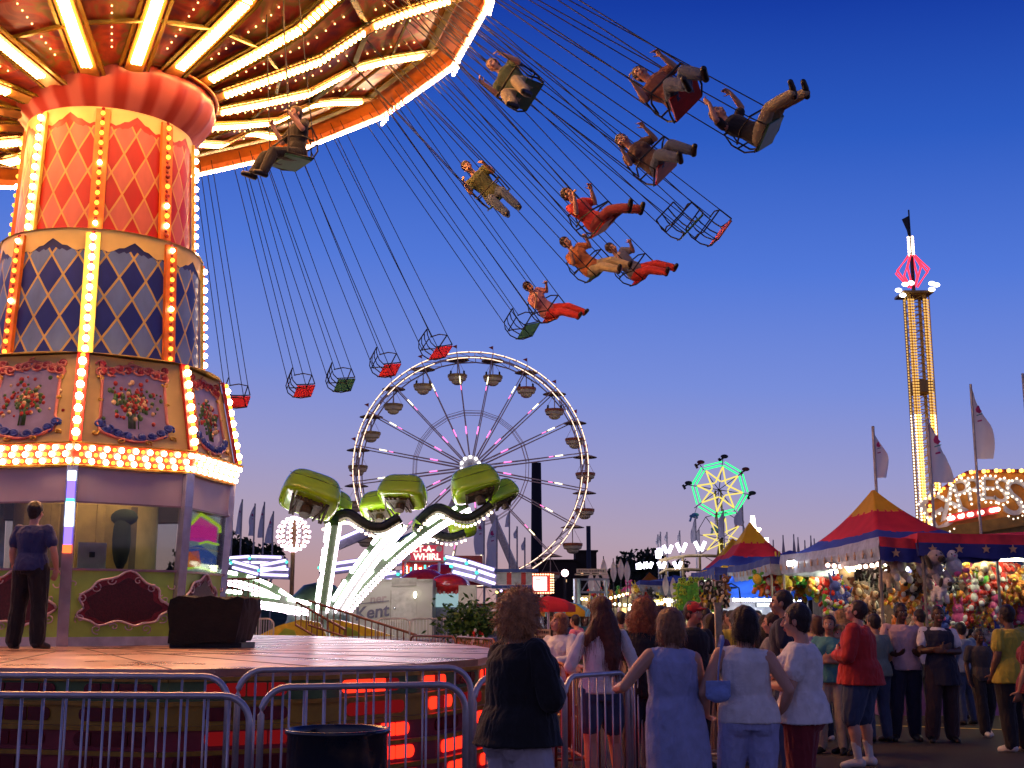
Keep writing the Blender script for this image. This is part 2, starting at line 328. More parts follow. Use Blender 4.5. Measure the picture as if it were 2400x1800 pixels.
for i in range(8):
    a0, a1 = PA[i], PA[i]+45
    k0 = Panel(a0, a1, Rb0, Rb0+.045, DZ, DZ+.98); k1 = Panel(a0, a1, Rb0+.045, Rb0+.085, DZ+.98, DZ+1.86); k2 = Panel(a0, a1, Rb0+.085, Rb1, DZ+1.86, ZB)
    mb = MB(); k0.quad(mb, .03, .97, 0, 1, -.03, .03)
    lp = mb.build('lower_panel', YGP if i in (0, 7, 1) else M('panel_green', (.3, .4, .3), .4), ride, world=True)
    if i in (0, 7, 1):
        mb = MB(); k0.quad(mb, .04, .96, .0, .12, 0, .02); mb.build('kick_board', M('kick_grey', (.66, .64, .70), .5), lp, world=True)
        c = cartouche(sx=.39, sy=.34, cy=.5); mb = MB(); k0.shape(mb, c, .0, .02)
        c2 = [(.5+(x-.5)*.82, .5+(y-.5)*.8) for x, y in c]; k0.shape(mb, c2, .02, .012, 1)
        mb.build('carved_shield', [CART, M('carved_dark', (.07, .006, .01), .4, 0, .5, 40, .4, 70)], lp, world=True)
        mb = MB(); pts = [k0.pt(x, y, .028) for x, y in c]; mb.tube(pts, .017, 6, closed=True)
        for sx in (-1, 1):
            for (px, py, r, a, t) in [(.5+sx*.12, .86, .045, 0, 1.2), (.5+sx*.25, .76, .05, 1, 1.1), (.5+sx*.37, .62, .05, 2, 1.2), (.5+sx*.37, .36, .05, 4, 1.2), (.5+sx*.22, .22, .05, 5, 1.2), (.5+sx*.07, .25, .04, 3, 1.2), (.5+sx*.44, .8, .05, 3, .6)]:
                k0.line(mb, spiral(px, py, r, a, t, sx, 1.3), .008, .03)
        mb.build('scroll_moulding', M('scroll_silver', (.8, .6, .6), .3, .3), lp, True, True)
    mb = MB(); k1.quad(mb, .06, .94, .02, .98, -.012, .008); wn = mb.build('window', GLASS, ride, world=True)
    mb = MB(); k1.quad(mb, .03, .97, -.015, .02, -.02, .06); mb.build('sill', M('window_bar', (.35, .22, .25), .3, .6), wn, world=True); mb = MB(); k1.quad(mb, .03, .97, .975, 1.0, -.02, .05); mb.build('frame', M('window_bar', (.35, .22, .25), .3, .6), wn, world=True)
    mb = MB(); k2.quad(mb, .0, 1., 0, 1, -.02, .03); mb.build('fascia_panel', LILAC, ride, world=True)
    mb = MB()
    for (r0, r1, z0, z1) in [(Rb0+.0, Rb0+.10, DZ, DZ+1.86), (Rb0+.10, Rb1+.01, DZ+1.86, ZB)]:
        p0 = pol(r0, a0, z0); p1 = pol(r1, a0, z1); mb.bar(p0, p1, .14, .10, up=(p0-AX-V((0, 0, p0.z))).normalized())
    mb.build('corner_post', PIN, ride, world=True)
ins = MB(); ins.lathe([(1.0, DZ), (1.0, ZB)], tuple(AX), 20); ins.build('core_wall', INT, ride, True, True)
mb = MB()
for a, w_, mi in [(20, .3, 0), (34, .14, 1), (2, .26, 0), (-18, .2, 1), (-35, .35, 0)]:
    c = pol(1.02, a, DZ+1.1); mb.box(c, (w_*1.6, .04, 1.6), atan2(RC.y, RC.x)+radians(a), mi)
mb.build('core_door', [M('door_ochre', (.38, .24, .08), .5), M('door_brown', (.12, .07, .04), .5)], ride, world=True)
mb = MB(); mb.box(pol(1.72, 3, DZ+1.16), (.36, .04, .36), atan2(RC.y, RC.x)+radians(12)); mb.build('notice_board', M('white_card', (.8, .78, .85), .5), ride, world=True)
mb = MB(); mb.ell(pol(1.3, 21, DZ+1.42), (.13, .10, .42), 12, 8); mb.ell(pol(1.3, 22, DZ+1.72), (.19, .10, .12), 12, 8); mb.build('hanging_coat', M('coat_black_green', (.015, .025, .02), .8), ride, True, True)
mb = MB(); mb.box(pol(1.76, 3, DZ+1.18), (.07, .02, .07), atan2(RC.y, RC.x)+radians(12)); mb.build('notice_emblem', DARKM, ride, world=True)
mb = MB(); mb.lathe([(.02, ZB-.03), (Rb1-.03, ZB-.03)], tuple(AX), 16); mb.build('booth_ceiling', PALE, ride, world=True)
mb = MB(); mb.tube([pol(1.72, a_, ZB-.16) for a_ in (-30, -10, 10, 30, 50)], .025); mb.build('added_booth_lamp', E('added_booth_lamp', (1, .72, .36), 26), ride, world=True)  # unseen lamp added behind the fascia to brighten the booth inside
# neon poster in the right-hand window
k1 = Panel(PA[1], PA[1]+45, Rb0+.03, Rb0+.07, DZ+.98, DZ+1.86); mb = MB(); k1.quad(mb, .1, .9, .02, .95, -.06, .01); npst = mb.build('window_poster', M('poster_grey', (.5, .55, .55), .4, emis=((.5, .7, .75), .7)), ride, world=True)
for pts, c_, s_ in (([(.2, .5), (.2, .72), (.42, .9), (.85, .78), (.85, .5)], (1., .05, .5), 1.6), ([(.1, .08), (.12, .3), (.45, .36), (.55, .1)], (1., .18, .03), 1.6), ([(.15, .38), (.5, .45), (.88, .3), (.88, .12), (.6, .15)], (.08, .2, .8), 1.)):
    mb = MB(); k1.shape(mb, pts, -.048, .006); mb.build('poster_colour', E('poster_%.2f' % c_[1], c_, s_), npst, world=True)
mb = MB(); k1.line(mb, [(.12, .7), (.25, .78), (.42, .95), (.6, .9), (.88, .80), (.9, .7)], .02, -.03); k1.line(mb, [(.45, .47), (.6, .52), (.88, .5)], .018, -.03); k1.line(mb, [(.15, .05), (.5, .1), (.85, .04)], .015, -.03); mb.build('poster_neon', E('neon_lime', (.65, 1., .05), 2.), npst, world=True)
# coloured light column on the front corner post
mb = MB(); q0 = pol(Rb0+.17, PA[0], DZ+.98+.2); q1 = pol(Rb1+.08, PA[0], ZB-.08)
cols = [E('violet_light', (.25, .15, 1.), 2.2), E('pale_blue_light', (.6, .75, 1.), 5.), E('red_light', (1., .12, .03), 3.), E('teal_light', (.1, .9, .6), 2.)]
seq = [(.0, .10, 2), (.1, .32, 0), (.32, .62, 1), (.62, .66, 3), (.66, .88, 0), (.88, 1., 1)]
for (a_, b_, mi) in seq:
    mb.bar(q0.lerp(q1, a_), q0.lerp(q1, b_), .10 if mi != 2 else .11, .03, mi, up=DC)
mb.build('light_column', cols, ride, world=True)
# --- bulb band around the booth
BMATS = [REDP, GOLD, E('band_bulb', (1., .58, .30), 50.), AMBER, M('orange_board', (.8, .2, .02), .4), M('halo_yellow_board', (.75, .62, .1), .4), OFFB]  # yellow board colour paints in the halo around the white strip bulbs
for i in range(8):
    hb = MB()
    a0, a1 = PA[i], PA[i]+45; kb = Panel(a0, a1, Rb1+.03, Rb1+.13, ZB, ZB+.30)
    kb.quad(hb, 0, 1, 0, 1, -.05, .05, 0)
    kb.quad(hb, 0, 1, -.02, .06, -.0, .04, 1); kb.quad(hb, 0, 1, .94, 1.02, -.0, .04, 1)
    if i in (0, 1, 7, 6):
        n = 17
        for j in range(n):
            x = (j+.5)/n
            for rI, y in enumerate((.22, .5, .78)):
                xx = x+(.5/n if rI == 1 else 0)
                if xx > .995: continue
                hb.ball(kb.pt(xx, y, .03), .036 if (j+rI) % 2 == 0 else .026, 2 if (j+rI) % 2 == 0 else 3)
    hb.build('bulb_band', BMATS, ride, world=True)
# --- ornate cream panels
Z1 = ZB+.30; Z2 = 5.06; Ro0, Ro1 = 2.06, 1.80
FL = [M('rose_red', (.45, .03, .03), .5), M('leaf_green', (.06, .16, .05), .5), M('petal_cream', (.8, .55, .3), .5)]
LAV = M('lavender_ground', (.32, .28, .48), .45, 0, .15)
for i in range(8):
    a0, a1 = PA[i], PA[i]+45; k = Panel(a0, a1, Ro0, Ro1, Z1, Z2)
    mb = MB(); k.quad(mb, 0, 1, 0, 1, -.03, .03); cp = mb.build('cream_panel', CREAM, ride, world=True)
    if i not in VIS: continue
    rnd = random.Random(i)
    out = [(.17, .24), (.2, .15), (.3, .1), (.4, .07), (.5, .05), (.6, .07), (.7, .1), (.8, .15), (.83, .24), (.8, .3), (.8, .72), (.84, .8), (.8, .88), (.7, .86), (.6, .9), (.5, .93), (.4, .9), (.3, .86), (.2, .88), (.16, .8), (.2, .72), (.2, .3)]
    mb = MB(); k.shape(mb, [(x, y) for x, y in out], 0, .008); mb.build('painted_medallion', LAV, cp, world=True)
    mb = MB(); mb.tube([k.pt(x, y, .014) for x, y in out], .022, 6, 0, closed=True)
    for sx in (-1, 1):
        for (px, py, r, a, t, mi) in [(.06, .86, .06, 2, 1.2, 0), (.14, .87, .055, 0, 1.2, 0), (.22, .83, .06, 1, 1.3, 0), (.30, .82, .06, 2, 1.2, 0), (.31, .9, .05, 3, 1., 0), (.31, .74, .03, 3, 1., 1), (.31, .5, .02, 0, 1, 1),
                                      (.06, .11, .05, 3, 1.2, 2), (.15, .13, .05, 4, 1.2, 2), (.24, .17, .055, 5, 1.2, 2), (.31, .23, .05, 5.5, 1.2, 2), (.34, .12, .03, 5.5, 1., 1), (.12, .05, .03, 5.5, 1., 1)]:
            k.line(mb, spiral(.5+sx*px, py, r*1.2, a*sx, t, sx, .8), .015, .022, mi)
            if mi != 1: mb.ell(k.pt(.5+sx*px, py, .014), (.062, .018, .058), 8, 5, mi+3 if mi == 0 else 2)
    k.line(mb, spiral(.5, .9, .07, 1.57, 1., 1, 1.), .012, .02, 0)
    mb.build('scroll_frame', [SCR, GOLD, M('scroll_blue', (.03, .07, .4), .4), M('scroll_red', (.38, .02, .04), .4)], cp, True, True)
    mb = MB()
    for q in range(190):
        r_ = abs(rnd.gauss(0, .11)); a = rnd.uniform(0, 2*pi); x = .5+r_*cos(a)*1.15; y = .5+r_*sin(a)*1.05
        mi = rnd.choice([0, 0, 1, 1, 2]); R_ = rnd.uniform(.016, .04)
        mb.ell(k.pt(x, y, .01), (R_, R_*.6, R_), 6, 4, mi)
    for q in range(14):
        x = .5+rnd.uniform(-.1, .1); k.line(mb, [(x, .48), ((x+.5)/2, .34), (.5+(x-.5)*.5, .2)], .006, .012, 1, 4)
    pass
    mb.build('painted_bouquet', FL, cp, True, True)
    st = MB()
    p0 = k.pt(0, 0, .04); p1 = k.pt(0, 1, .04); st.bar(p0, p1, .15, .05, 0, up=(p0-AX).normalized())
    for j in range(15):
        p = p0.lerp(p1, (j+.5)/15)+(p0-AX-V((0, 0, p0.z))).normalized()*.05
        st.ball(p, .05 if j % 2 else .032, 2 if j % 2 else 3)
    st.build('bulb_strip', BMATS, ride, world=True)
BMATS = [REDP, GOLD, WHITE]+BMATS[3:]
# --- drums
def diamond(name, dark, light, line):
    m, t, b = principled(name); uv = t.nodes.new('ShaderNodeUVMap'); sp = t.nodes.new('ShaderNodeSeparateXYZ'); t.links.new(uv.outputs[0], sp.inputs[0])
    def mth(op, a, b_=None):
        n = t.nodes.new('ShaderNodeMath'); n.operation = op
        for i_, x in enumerate((a, b_)):
            if x is None: continue
            if isinstance(x, (int, float)): n.inputs[i_].default_value = x
            else: t.links.new(x, n.inputs[i_])
        return n.outputs[0]
    s_ = mth('MULTIPLY', sp.outputs[0], 3.0); tt = mth('MULTIPLY', sp.outputs[1], 3.1)
    P = mth('ADD', s_, tt); Q = mth('SUBTRACT', s_, tt)
    def edge(x): return mth('ABSOLUTE', mth('SUBTRACT', mth('FRACT', x), .5))
    mxe = mth('MAXIMUM', edge(P), edge(Q)); ln = mth('GREATER_THAN', mxe, .455)
    par = mth('MODULO', mth('ADD', mth('ADD', mth('FLOOR', P), mth('FLOOR', Q)), 100), 2)
    n = t.nodes.new('ShaderNodeTexNoise'); n.inputs['Scale'].default_value = 5; n.inputs['Detail'].default_value = 6
    c1 = t.nodes.new('ShaderNodeMix'); c1.data_type = 'RGBA'; t.links.new(mth('GREATER_THAN', par, .5), c1.inputs[0]); c1.inputs[6].default_value = (*dark, 1); c1.inputs[7].default_value = (*light, 1)
    c2 = t.nodes.new('ShaderNodeMix'); c2.data_type = 'RGBA'; t.links.new(ln, c2.inputs[0]); t.links.new(c1.outputs[2], c2.inputs[6]); c2.inputs[7].default_value = (*line, 1)
    c3 = t.nodes.new('ShaderNodeMix'); c3.data_type = 'RGBA'; c3.blend_type = 'MULTIPLY'; c3.inputs[0].default_value = .5; t.links.new(c2.outputs[2], c3.inputs[6]); t.links.new(n.outputs[0], c3.inputs[7])
    t.links.new(c3.outputs[2], b.inputs['Base Color']); b.inputs['Roughness'].default_value = .4; return m
DR1 = diamond('red_harlequin', (.52, .008, .004), (.62, .15, .13), (.75, .42, .12)); DB1 = diamond('blue_harlequin', (.012, .035, .34), (.15, .27, .68), (.75, .55, .16))
def drum(R0, R1, z0, z1, mat, name, scol):
    for i in range(8):
        if i in (3, 4): pass
        a0 = PA[i]; vs = []; uv = []; N = 8
        for y in range(2):
            for j in range(N+1):
                vs.append(pol(R0 if y == 0 else R1, a0+45*j/N, z0 if y == 0 else z1)); uv.append((j/N, y))
        mb = MB().add(vs, [(j, j+1, N+2+j, N+1+j) for j in range(N)]); dp = mb.build(name, mat, ride, True, True, uvs=uv)
        # scalloped cream valance along the top with a coloured edge
        for (off, sh, mi_) in ((.02, 0., CREAM), (.012, .10, scol)):
            top = []; bot = []
            for j in range(N*2+1):
                x = j/(N*2); R_ = R1+off; wav = (.26 if R1 < 1.3 else .30)-.15*math.exp(-((x-.5)/.17)**2)+.02*cos(x*pi*10)
                top.append(pol(R_, a0+45*x, z1+.01)); bot.append(pol(R_, a0+45*x, z1-wav-sh))
            n = len(top); q = MB().add(top+bot, [(j, n+j, n+j+1, j+1) for j in range(n-1)]); q.build('scalloped_valance' if mi_ == CREAM else 'valance_edge', mi_, dp, True, True)
drum(1.50, 1.42, Z2, 6.92, DB1, 'blue_drum', BLUEP)
drum(1.28, 1.20, 6.92, 8.85, DR1, 'red_drum', REDP)
for (Ra, Rb_, za, zb, styles) in [(1.50, 1.42, Z2, 6.92, {0: 'w', 1: 'o', 7: 'o', 2: 'w', 6: 'o'}), (1.28, 1.20, 6.92, 8.85, {0: 'o', 1: 'x', 7: 'w', 2: 'w', 6: 'o'})]:
    for i, sty in styles.items():
        p0 = pol(Ra+.03, PA[i], za+.05); p1 = pol(Rb_+.03, PA[i], zb-.05); o = (p0-AX); o.z = 0; o.normalize()
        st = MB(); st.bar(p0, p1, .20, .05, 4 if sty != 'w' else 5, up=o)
        n = 12
        for j in range(n):
            p = p0.lerp(p1, (j+.5)/n)+o*.045
            if sty == 'w': st.ball(p, .041, 2)
            elif sty == 'o': st.ball(p, .032, 3 if (j*7+i) % 6 else 2)
            else: st.ball(p, .035, 2 if j in (1, 3) else 3 if j % 3 == 2 or j > 8 else 6)
            sock = p0.lerp(p1, (j+1)/n)+o*.02
            st.ball(sock, .027, 6)
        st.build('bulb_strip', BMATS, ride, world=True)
# tier edge rings
mb = MB()
for (R, z) in ((1.83, Z2+.02), (1.47, 6.93)):
    mb.lathe([(R, z), (R-.42 if R > 1.6 else R-.3, z+.03)], tuple(AX), 32)
mb.build('tier_ledge', CREAM, ride, True, True)
# cornice: flared and pleated bell
mb = MB(); N = 96; prof = [(1.2, 8.80), (1.22, 8.84), (1.34, 8.96), (1.47, 9.15), (1.53, 9.35), (1.52, 9.50), (1.46, 9.56), (1.1, 9.60)]
vs = []
for (r, z) in prof:
    for j in range(N):
        pl_ = 1+.022*cos(j*2*pi/4.8*1)*(1 if 8.85 < z < 9.5 else 0); vs.append(pol(r*pl_, 360*j/N, z))
mb.add(vs, [(i*N+j, i*N+(j+1) % N, (i+1)*N+(j+1) % N, (i+1)*N+j) for i in range(len(prof)-1) for j in range(N)])
def pleat():
    m, t, b = principled('rose_cornice'); tc = t.nodes.new('ShaderNodeTexCoord'); g_ = t.nodes.new('ShaderNodeTexGradient'); g_.gradient_type = 'RADIAL'; t.links.new(tc.outputs['Object'], g_.inputs[0])
    mu = t.nodes.new('ShaderNodeMath'); mu.operation = 'MULTIPLY'; mu.inputs[1].default_value = 2*pi*20; t.links.new(g_.outputs[1], mu.inputs[0]); s_ = t.nodes.new('ShaderNodeMath'); s_.operation = 'SINE'; t.links.new(mu.outputs[0], s_.inputs[0])
    r = t.nodes.new('ShaderNodeValToRGB'); r.color_ramp.elements[0].position = .3; r.color_ramp.elements[0].color = (.50, .13, .12, 1); r.color_ramp.elements[1].color = (.36, .04, .03, 1); r.color_ramp.elements[1].position = .8
    mr = t.nodes.new('ShaderNodeMapRange'); mr.inputs['From Min'].default_value = -1; t.links.new(s_.outputs[0], mr.inputs[0]); t.links.new(mr.outputs[0], r.inputs[0]); t.links.new(r.outputs[0], b.inputs['Base Color']); b.inputs['Roughness'].default_value = .35; return m
mb.build('cornice', pleat(), ride, True, True)
mb = MB(); mb.tube([pol(1.56, 360*j/48, 9.52) for j in range(48)], .03, 8, closed=True); mb.build('cornice_ring', M('ring_orange', (.7, .2, .05), .3, .3), ride, True, True)
# --- canopy (tilted)
TX, TY, ZC = .20, .04, 10.25
def can(r, azd, dz):
    a = radians(azd); x = r*cos(a); y = r*sin(a); return V((AX.x+x, AX.y+y, ZC+TX*x+TY*y+dz))
RIBS = [5.6+22.5*k for k in range(16)]
PROF = [(1.3, -1.02), (1.7, -.93), (2.4, -.78), (3.15, -.60), (3.5, -.40), (3.85, -.20), (4.0, -.12), (4.5, .02), (5.15, .14), (5.45, .20), (5.76, .02)]
def can_mat():
    m, t, b = principled('canopy_painting'); tc = t.nodes.new('ShaderNodeTexCoord'); n = t.nodes.new('ShaderNodeTexNoise'); n.inputs['Scale'].default_value = 1.6; n.inputs['Detail'].default_value = 7; n.inputs['Distortion'].default_value = 1.2
    t.links.new(tc.outputs['Object'], n.inputs[0]); r = t.nodes.new('ShaderNodeValToRGB'); e = r.color_ramp.elements
    e[0].position = .3; e[0].color = (.05, .02, .09, 1); e[1].position = .72; e[1].color = (.8, .45, .12, 1)
    for p, c in ((.42, (.32, .03, .02)), (.5, (.55, .07, .03)), (.58, (.30, .22, .04)), (.64, (.6, .2, .08))): x = e.new(p); x.color = (*c, 1)
    t.links.new(n.outputs[0], r.inputs[0]); t.links.new(r.outputs[0], b.inputs['Base Color']); b.inputs['Roughness'].default_value = .3
    bp = t.nodes.new('ShaderNodeBump'); bp.inputs['Strength'].default_value = .4; n3 = t.nodes.new('ShaderNodeTexNoise'); n3.inputs['Scale'].default_value = 7; t.links.new(n3.outputs[0], bp.inputs['Height']); t.links.new(bp.outputs[0], b.inputs['Normal']); return m
CANM = can_mat()
RIBM = [M('rib_gold', (.62, .30, .06), .35, .3), M('moulding_green_gold', (.34, .24, .03), .25, .6), WARM, E('small_amber', (1., .6, .2), 5.)]
RIMM = [M('rim_board', (.7, .22, .08), .3), E('rim_bulb', (1., .58, .34), 60.), REDB]
for k, az in enumerate(RIBS):
    und = MB(); top = MB(); ribs = bulbs = MB(); gb = mir = MB(); rimb = rimo = rimr = MB()
    az2 = az+22.5
    for (r0, d0), (r1, d1) in zip(PROF[:-1], PROF[1:]):
        und.add([can(r0, az, d0+.05), can(r0, az2, d0+.05), can(r1, az2, d1+.05), can(r1, az, d1+.05)], [(0, 1, 2, 3)], 0 if r1 < 5.3 else 1)
    top.add([can(1.2, az, .9), can(1.2, az2, .9), can(5.8, az2, .25), can(5.8, az, .25)], [(0, 3, 2, 1)])
    ctr = can(0, 0, 0)
    # rib beams that carry the lamps
    for (r0, d0), (r1, d1) in zip(PROF[:-2], PROF[1:-1]):
        ribs.bar(can(r0, az, d0), can(r1, az, d1), .26, .07, 0)
        for s_ in (-1, 1):
            off = V((-sin(radians(az)), cos(radians(az)), 0))*.19*s_
            ribs.bar(can(r0, az, d0-.01)+off, can(r1, az, d1-.01)+off, .05, .03, 1)
    t_ = V((-sin(radians(az)), cos(radians(az)), 0)); vis = True
    # bulbs three abreast along the profile
    def prof(r):
        for (r0, d0), (r1, d1) in zip(PROF[:-1], PROF[1:]):
            if r0 <= r <= r1: return d0+(d1-d0)*(r-r0)/(r1-r0)
        return 0
    r = 1.72
    while r < 5.25:
        if not (3.86 < r < 4.02):
            for s_ in (-1, 0, 1): bulbs.bulb(can(r, az, prof(r)-.055)+t_*.052*s_, .031, 2)
        r += .068
    # small amber ticks between the ribs
    for am, r_in in ((az+11.25, 2.0), (az+5.6, 4.1), (az+16.9, 4.1)):
        t2 = V((-sin(radians(am)), cos(radians(am)), 0)); r = r_in
        while r < (3.7 if r_in < 3 else 5.0):
            gb.bulb(can(r*cos(radians(11.25))/cos(radians(am-az-11.25)), am, prof(r)+.02), .015, 3); r += .14
    # ring mouldings
    for rr, dd, w_ in ((3.9, -.17, .09), (5.3, .16, .12), (2.55, -.74, .05), (4.6, .03, .04)):
        mir.bar(can(rr, az, dd), can(rr, az2, dd), w_, .05, 1)
    # rim: outer orange-lit soffit and bulbs on the edge
    e0, e1 = can(5.80, az, .0), can(5.80, az2, .0); L = (e1-e0).length; n = int(L/.062)
    rimo.bar(e0+V((0, 0, .09)), e1+V((0, 0, .09)), .05, .26)
    for j in range(n):
        p = e0.lerp(e1, (j+.5)/n); o = (p-AX); o.z = 0; o.normalize()
        seg = int((j/n)*3+k*3) % 8
        (rimr if seg == 5 and j % 2 else rimb).bulb(p+o*.05-V((0, 0, .06)), .036, 2 if seg == 5 and j % 2 else 1)
    for q in range(9): rimb.bulb(can(5.93-.01*q, az, .12-.04*q)+t_*.05*(q % 3-1), .036, 1)
    und.build('canopy_soffit', [CANM, M('soffit_orange', (.55, .17, .02), .35)], ride, world=True)
    top.build('canopy_roof', M('roof_canvas', (.25, .05, .03), .7), ride, world=True)
    ribs.build('light_rib', RIBM, ride, world=True); mir.build('soffit_moulding', RIBM, ride, world=True)
    rimb.build('rim_light_strip', RIMM, ride, world=True)
mb = MB(); mb.lathe([(1.25, 9.5), (1.25, 10.1), (1.1, 10.4)], tuple(AX), 24); mb.build('bearing_collar', M('collar_gold', (.35, .22, .05), .4, .4), ride, True, True)
# ---------------------------------------------------------------- people
SKIN = {}
def skin(tone):
    c = {'light': (.62, .34, .24), 'tan': (.5, .26, .16), 'brown': (.20, .095, .055), 'dark': (.09, .042, .026)}[tone]
    if tone not in SKIN:
        m = M('skin_'+tone, c, .5, 0, .08, 8); m.node_tree.nodes['Principled BSDF'].inputs['Subsurface Weight'].default_value = .08
        m.node_tree.nodes['Principled BSDF'].inputs['Subsurface Radius'].default_value = (.02, .008, .004); SKIN[tone] = m
    return SKIN[tone]
LIPS = M('lips', (.42, .12, .10), .4); EYEW = M('eye_white', (.7, .68, .65), .2); EYED = M('iris_dark', (.02, .012, .01), .15)
def cloth(name, c, rough=.85): return M('cloth_'+name, c, rough, 0, .16, 14, .25, 55, sheen=.15)
TMPS = bpy.data.scenes.new('workbench')
def tmp_graph():
    with bpy.context.temp_override(scene=TMPS, view_layer=TMPS.view_layers[0]): return bpy.context.evaluated_depsgraph_get()
def remesh(mb, voxel, name, smooth=2, fold=0., seed=0, zf=3.):
    me = bpy.data.meshes.new(name); me.from_pydata(mb.v, [], mb.f); o = bpy.data.objects.new('tmp', me); TMPS.collection.objects.link(o)
    r = o.modifiers.new('r', 'REMESH'); r.mode = 'VOXEL'; r.voxel_size = voxel; r.use_smooth_shade = True
    if smooth:
        s = o.modifiers.new('s', 'SMOOTH'); s.factor = .5; s.iterations = smooth
    dg = tmp_graph(); out = bpy.data.meshes.new_from_object(o.evaluated_get(dg))
    bpy.data.objects.remove(o); bpy.data.meshes.remove(me); out.name = name
    if fold:
        off = V((seed*3.1, seed*1.7, seed))
        new = []
        for v in out.vertices:
            p = v.co; q = V((p.x*9, p.y*9, p.z*zf))+off; q2 = V((p.x*24+noise.noise(q)*2, p.y*24, p.z*zf*3.2))+off
            n = noise.noise(q)+.8*(1-2*abs(noise.noise(q2)))-.3
            new.extend(p+v.normal*(n*fold))
        out.vertices.foreach_set('co', new); out.update()
    out.polygons.foreach_set('use_smooth', [True]*len(out.polygons)); return out
def rings(mb, secs, n=14):
    """closed loft: secs = [(centre, rx, ry, xaxis, yaxis)]"""
    b = len(mb.v)
    for c, rx, ry, xa, ya in secs:
        for j in range(n):
            a = 2*pi*j/n; mb.v.append(tuple(V(c)+xa*(rx*cos(a))+ya*(ry*sin(a))))
    fs = [(b+i*n+j, b+i*n+(j+1) % n, b+(i+1)*n+(j+1) % n, b+(i+1)*n+j) for i in range(len(secs)-1) for j in range(n)]
    fs.append(tuple(b+j for j in range(n))[::-1]); fs.append(tuple(b+(len(secs)-1)*n+j for j in range(n))); mb.f.extend(fs); mb.m.extend([0]*len(fs))
def limb(mb, pts, rad, n=10):
    pts = [V(p) for p in pts]
    for i in range(len(pts)-1):
        mb.tube([pts[i], pts[i+1]], [rad[i], rad[i+1]], n)
    for p, r in zip(pts, rad): mb.ell(p, (r*.995, r*.995, r*.995), n, 7)
def hand(mb, w, d, palm, side, curl=.5, scale=1.):
    """five separate bent fingers; w wrist, d direction of the hand, palm = palm normal, side +1/-1 thumb side"""
    d = d.normalized(); palm = (palm-d*palm.dot(d)).normalized(); x = d.cross(palm)*side
    s = scale; pc = w+d*.045*s
    R = Matrix((x, palm, d)).transposed(); mb.ell(pc, (.040*s, .017*s, .052*s), 10, 7, 0, R)
    for k, (ox, L) in enumerate(((.030, .068), (.011, .078), (-.009, .072), (-.028, .056))):
        p0 = w+d*.082*s+x*ox*s; a = curl*(.7+.15*k); p = p0; pts = [p0]; dd = d.copy()
        for q, f in enumerate((.42, .33, .25)):
            dd = (dd*cos(a*.9)+palm*sin(a*.9)).normalized(); p = p+dd*L*f*s*1.05; pts.append(p)
            pl2 = (palm*cos(a*.9)-d*sin(a*.9)).normalized(); 
        limb(mb, pts, [.0095*s, .009*s, .0082*s, .007*s], 6)
    t0 = w+d*.028*s+x*.034*s; t1 = t0+(d*.5+x*.75+palm*.25).normalized()*.036*s; t2 = t1+(d*.8+x*.3+palm*.45).normalized()*.03*s
    limb(mb, [w+d*.015*s+x*.02*s, t0, t1, t2], [.012*s, .0125*s, .0105*s, .0085*s], 6)
STAND = dict(pel=(0, 0, .93), chest=(0, .0, 1.25), neck=(0, -.012, 1.425), head=(0, .012, 1.575),
             shR=(.168, -.01, 1.365), shL=(-.168, -.01, 1.365), elR=(.235, -.03, 1.115), elL=(-.235, -.03, 1.115), wrR=(.245, .06, .89), wrL=(-.245, .06, .89),
             hR=(.24, .1, .80), hL=(-.24, .1, .80), kR=(.105, .015, .50), kL=(-.105, .015, .50), aR=(.11, -.03, .085), aL=(-.11, -.03, .085), fR=(.13, .11, .03), fL=(-.13, .11, .03), yaw=0, tilt=0, curl=.45)
SEAT = dict(pel=(0, -.06, .12), chest=(0, -.12, .46), neck=(0, -.12, .63), head=(0, -.10, .78), shR=(.17, -.12, .57), shL=(-.17, -.12, .57),
            elR=(.265, -.02, .42), elL=(-.265, -.02, .42), wrR=(.235, .12, .60), wrL=(-.235, .12, .60), hR=(.232, .16, .67), hL=(-.232, .16, .67),
            kR=(.11, .38, .06), kL=(-.11, .38, .04), aR=(.11, .60, -.26), aL=(-.11, .56, -.30), fR=(.12, .72, -.27), fL=(-.12, .68, -.33), yaw=0, tilt=0, curl=1.1)
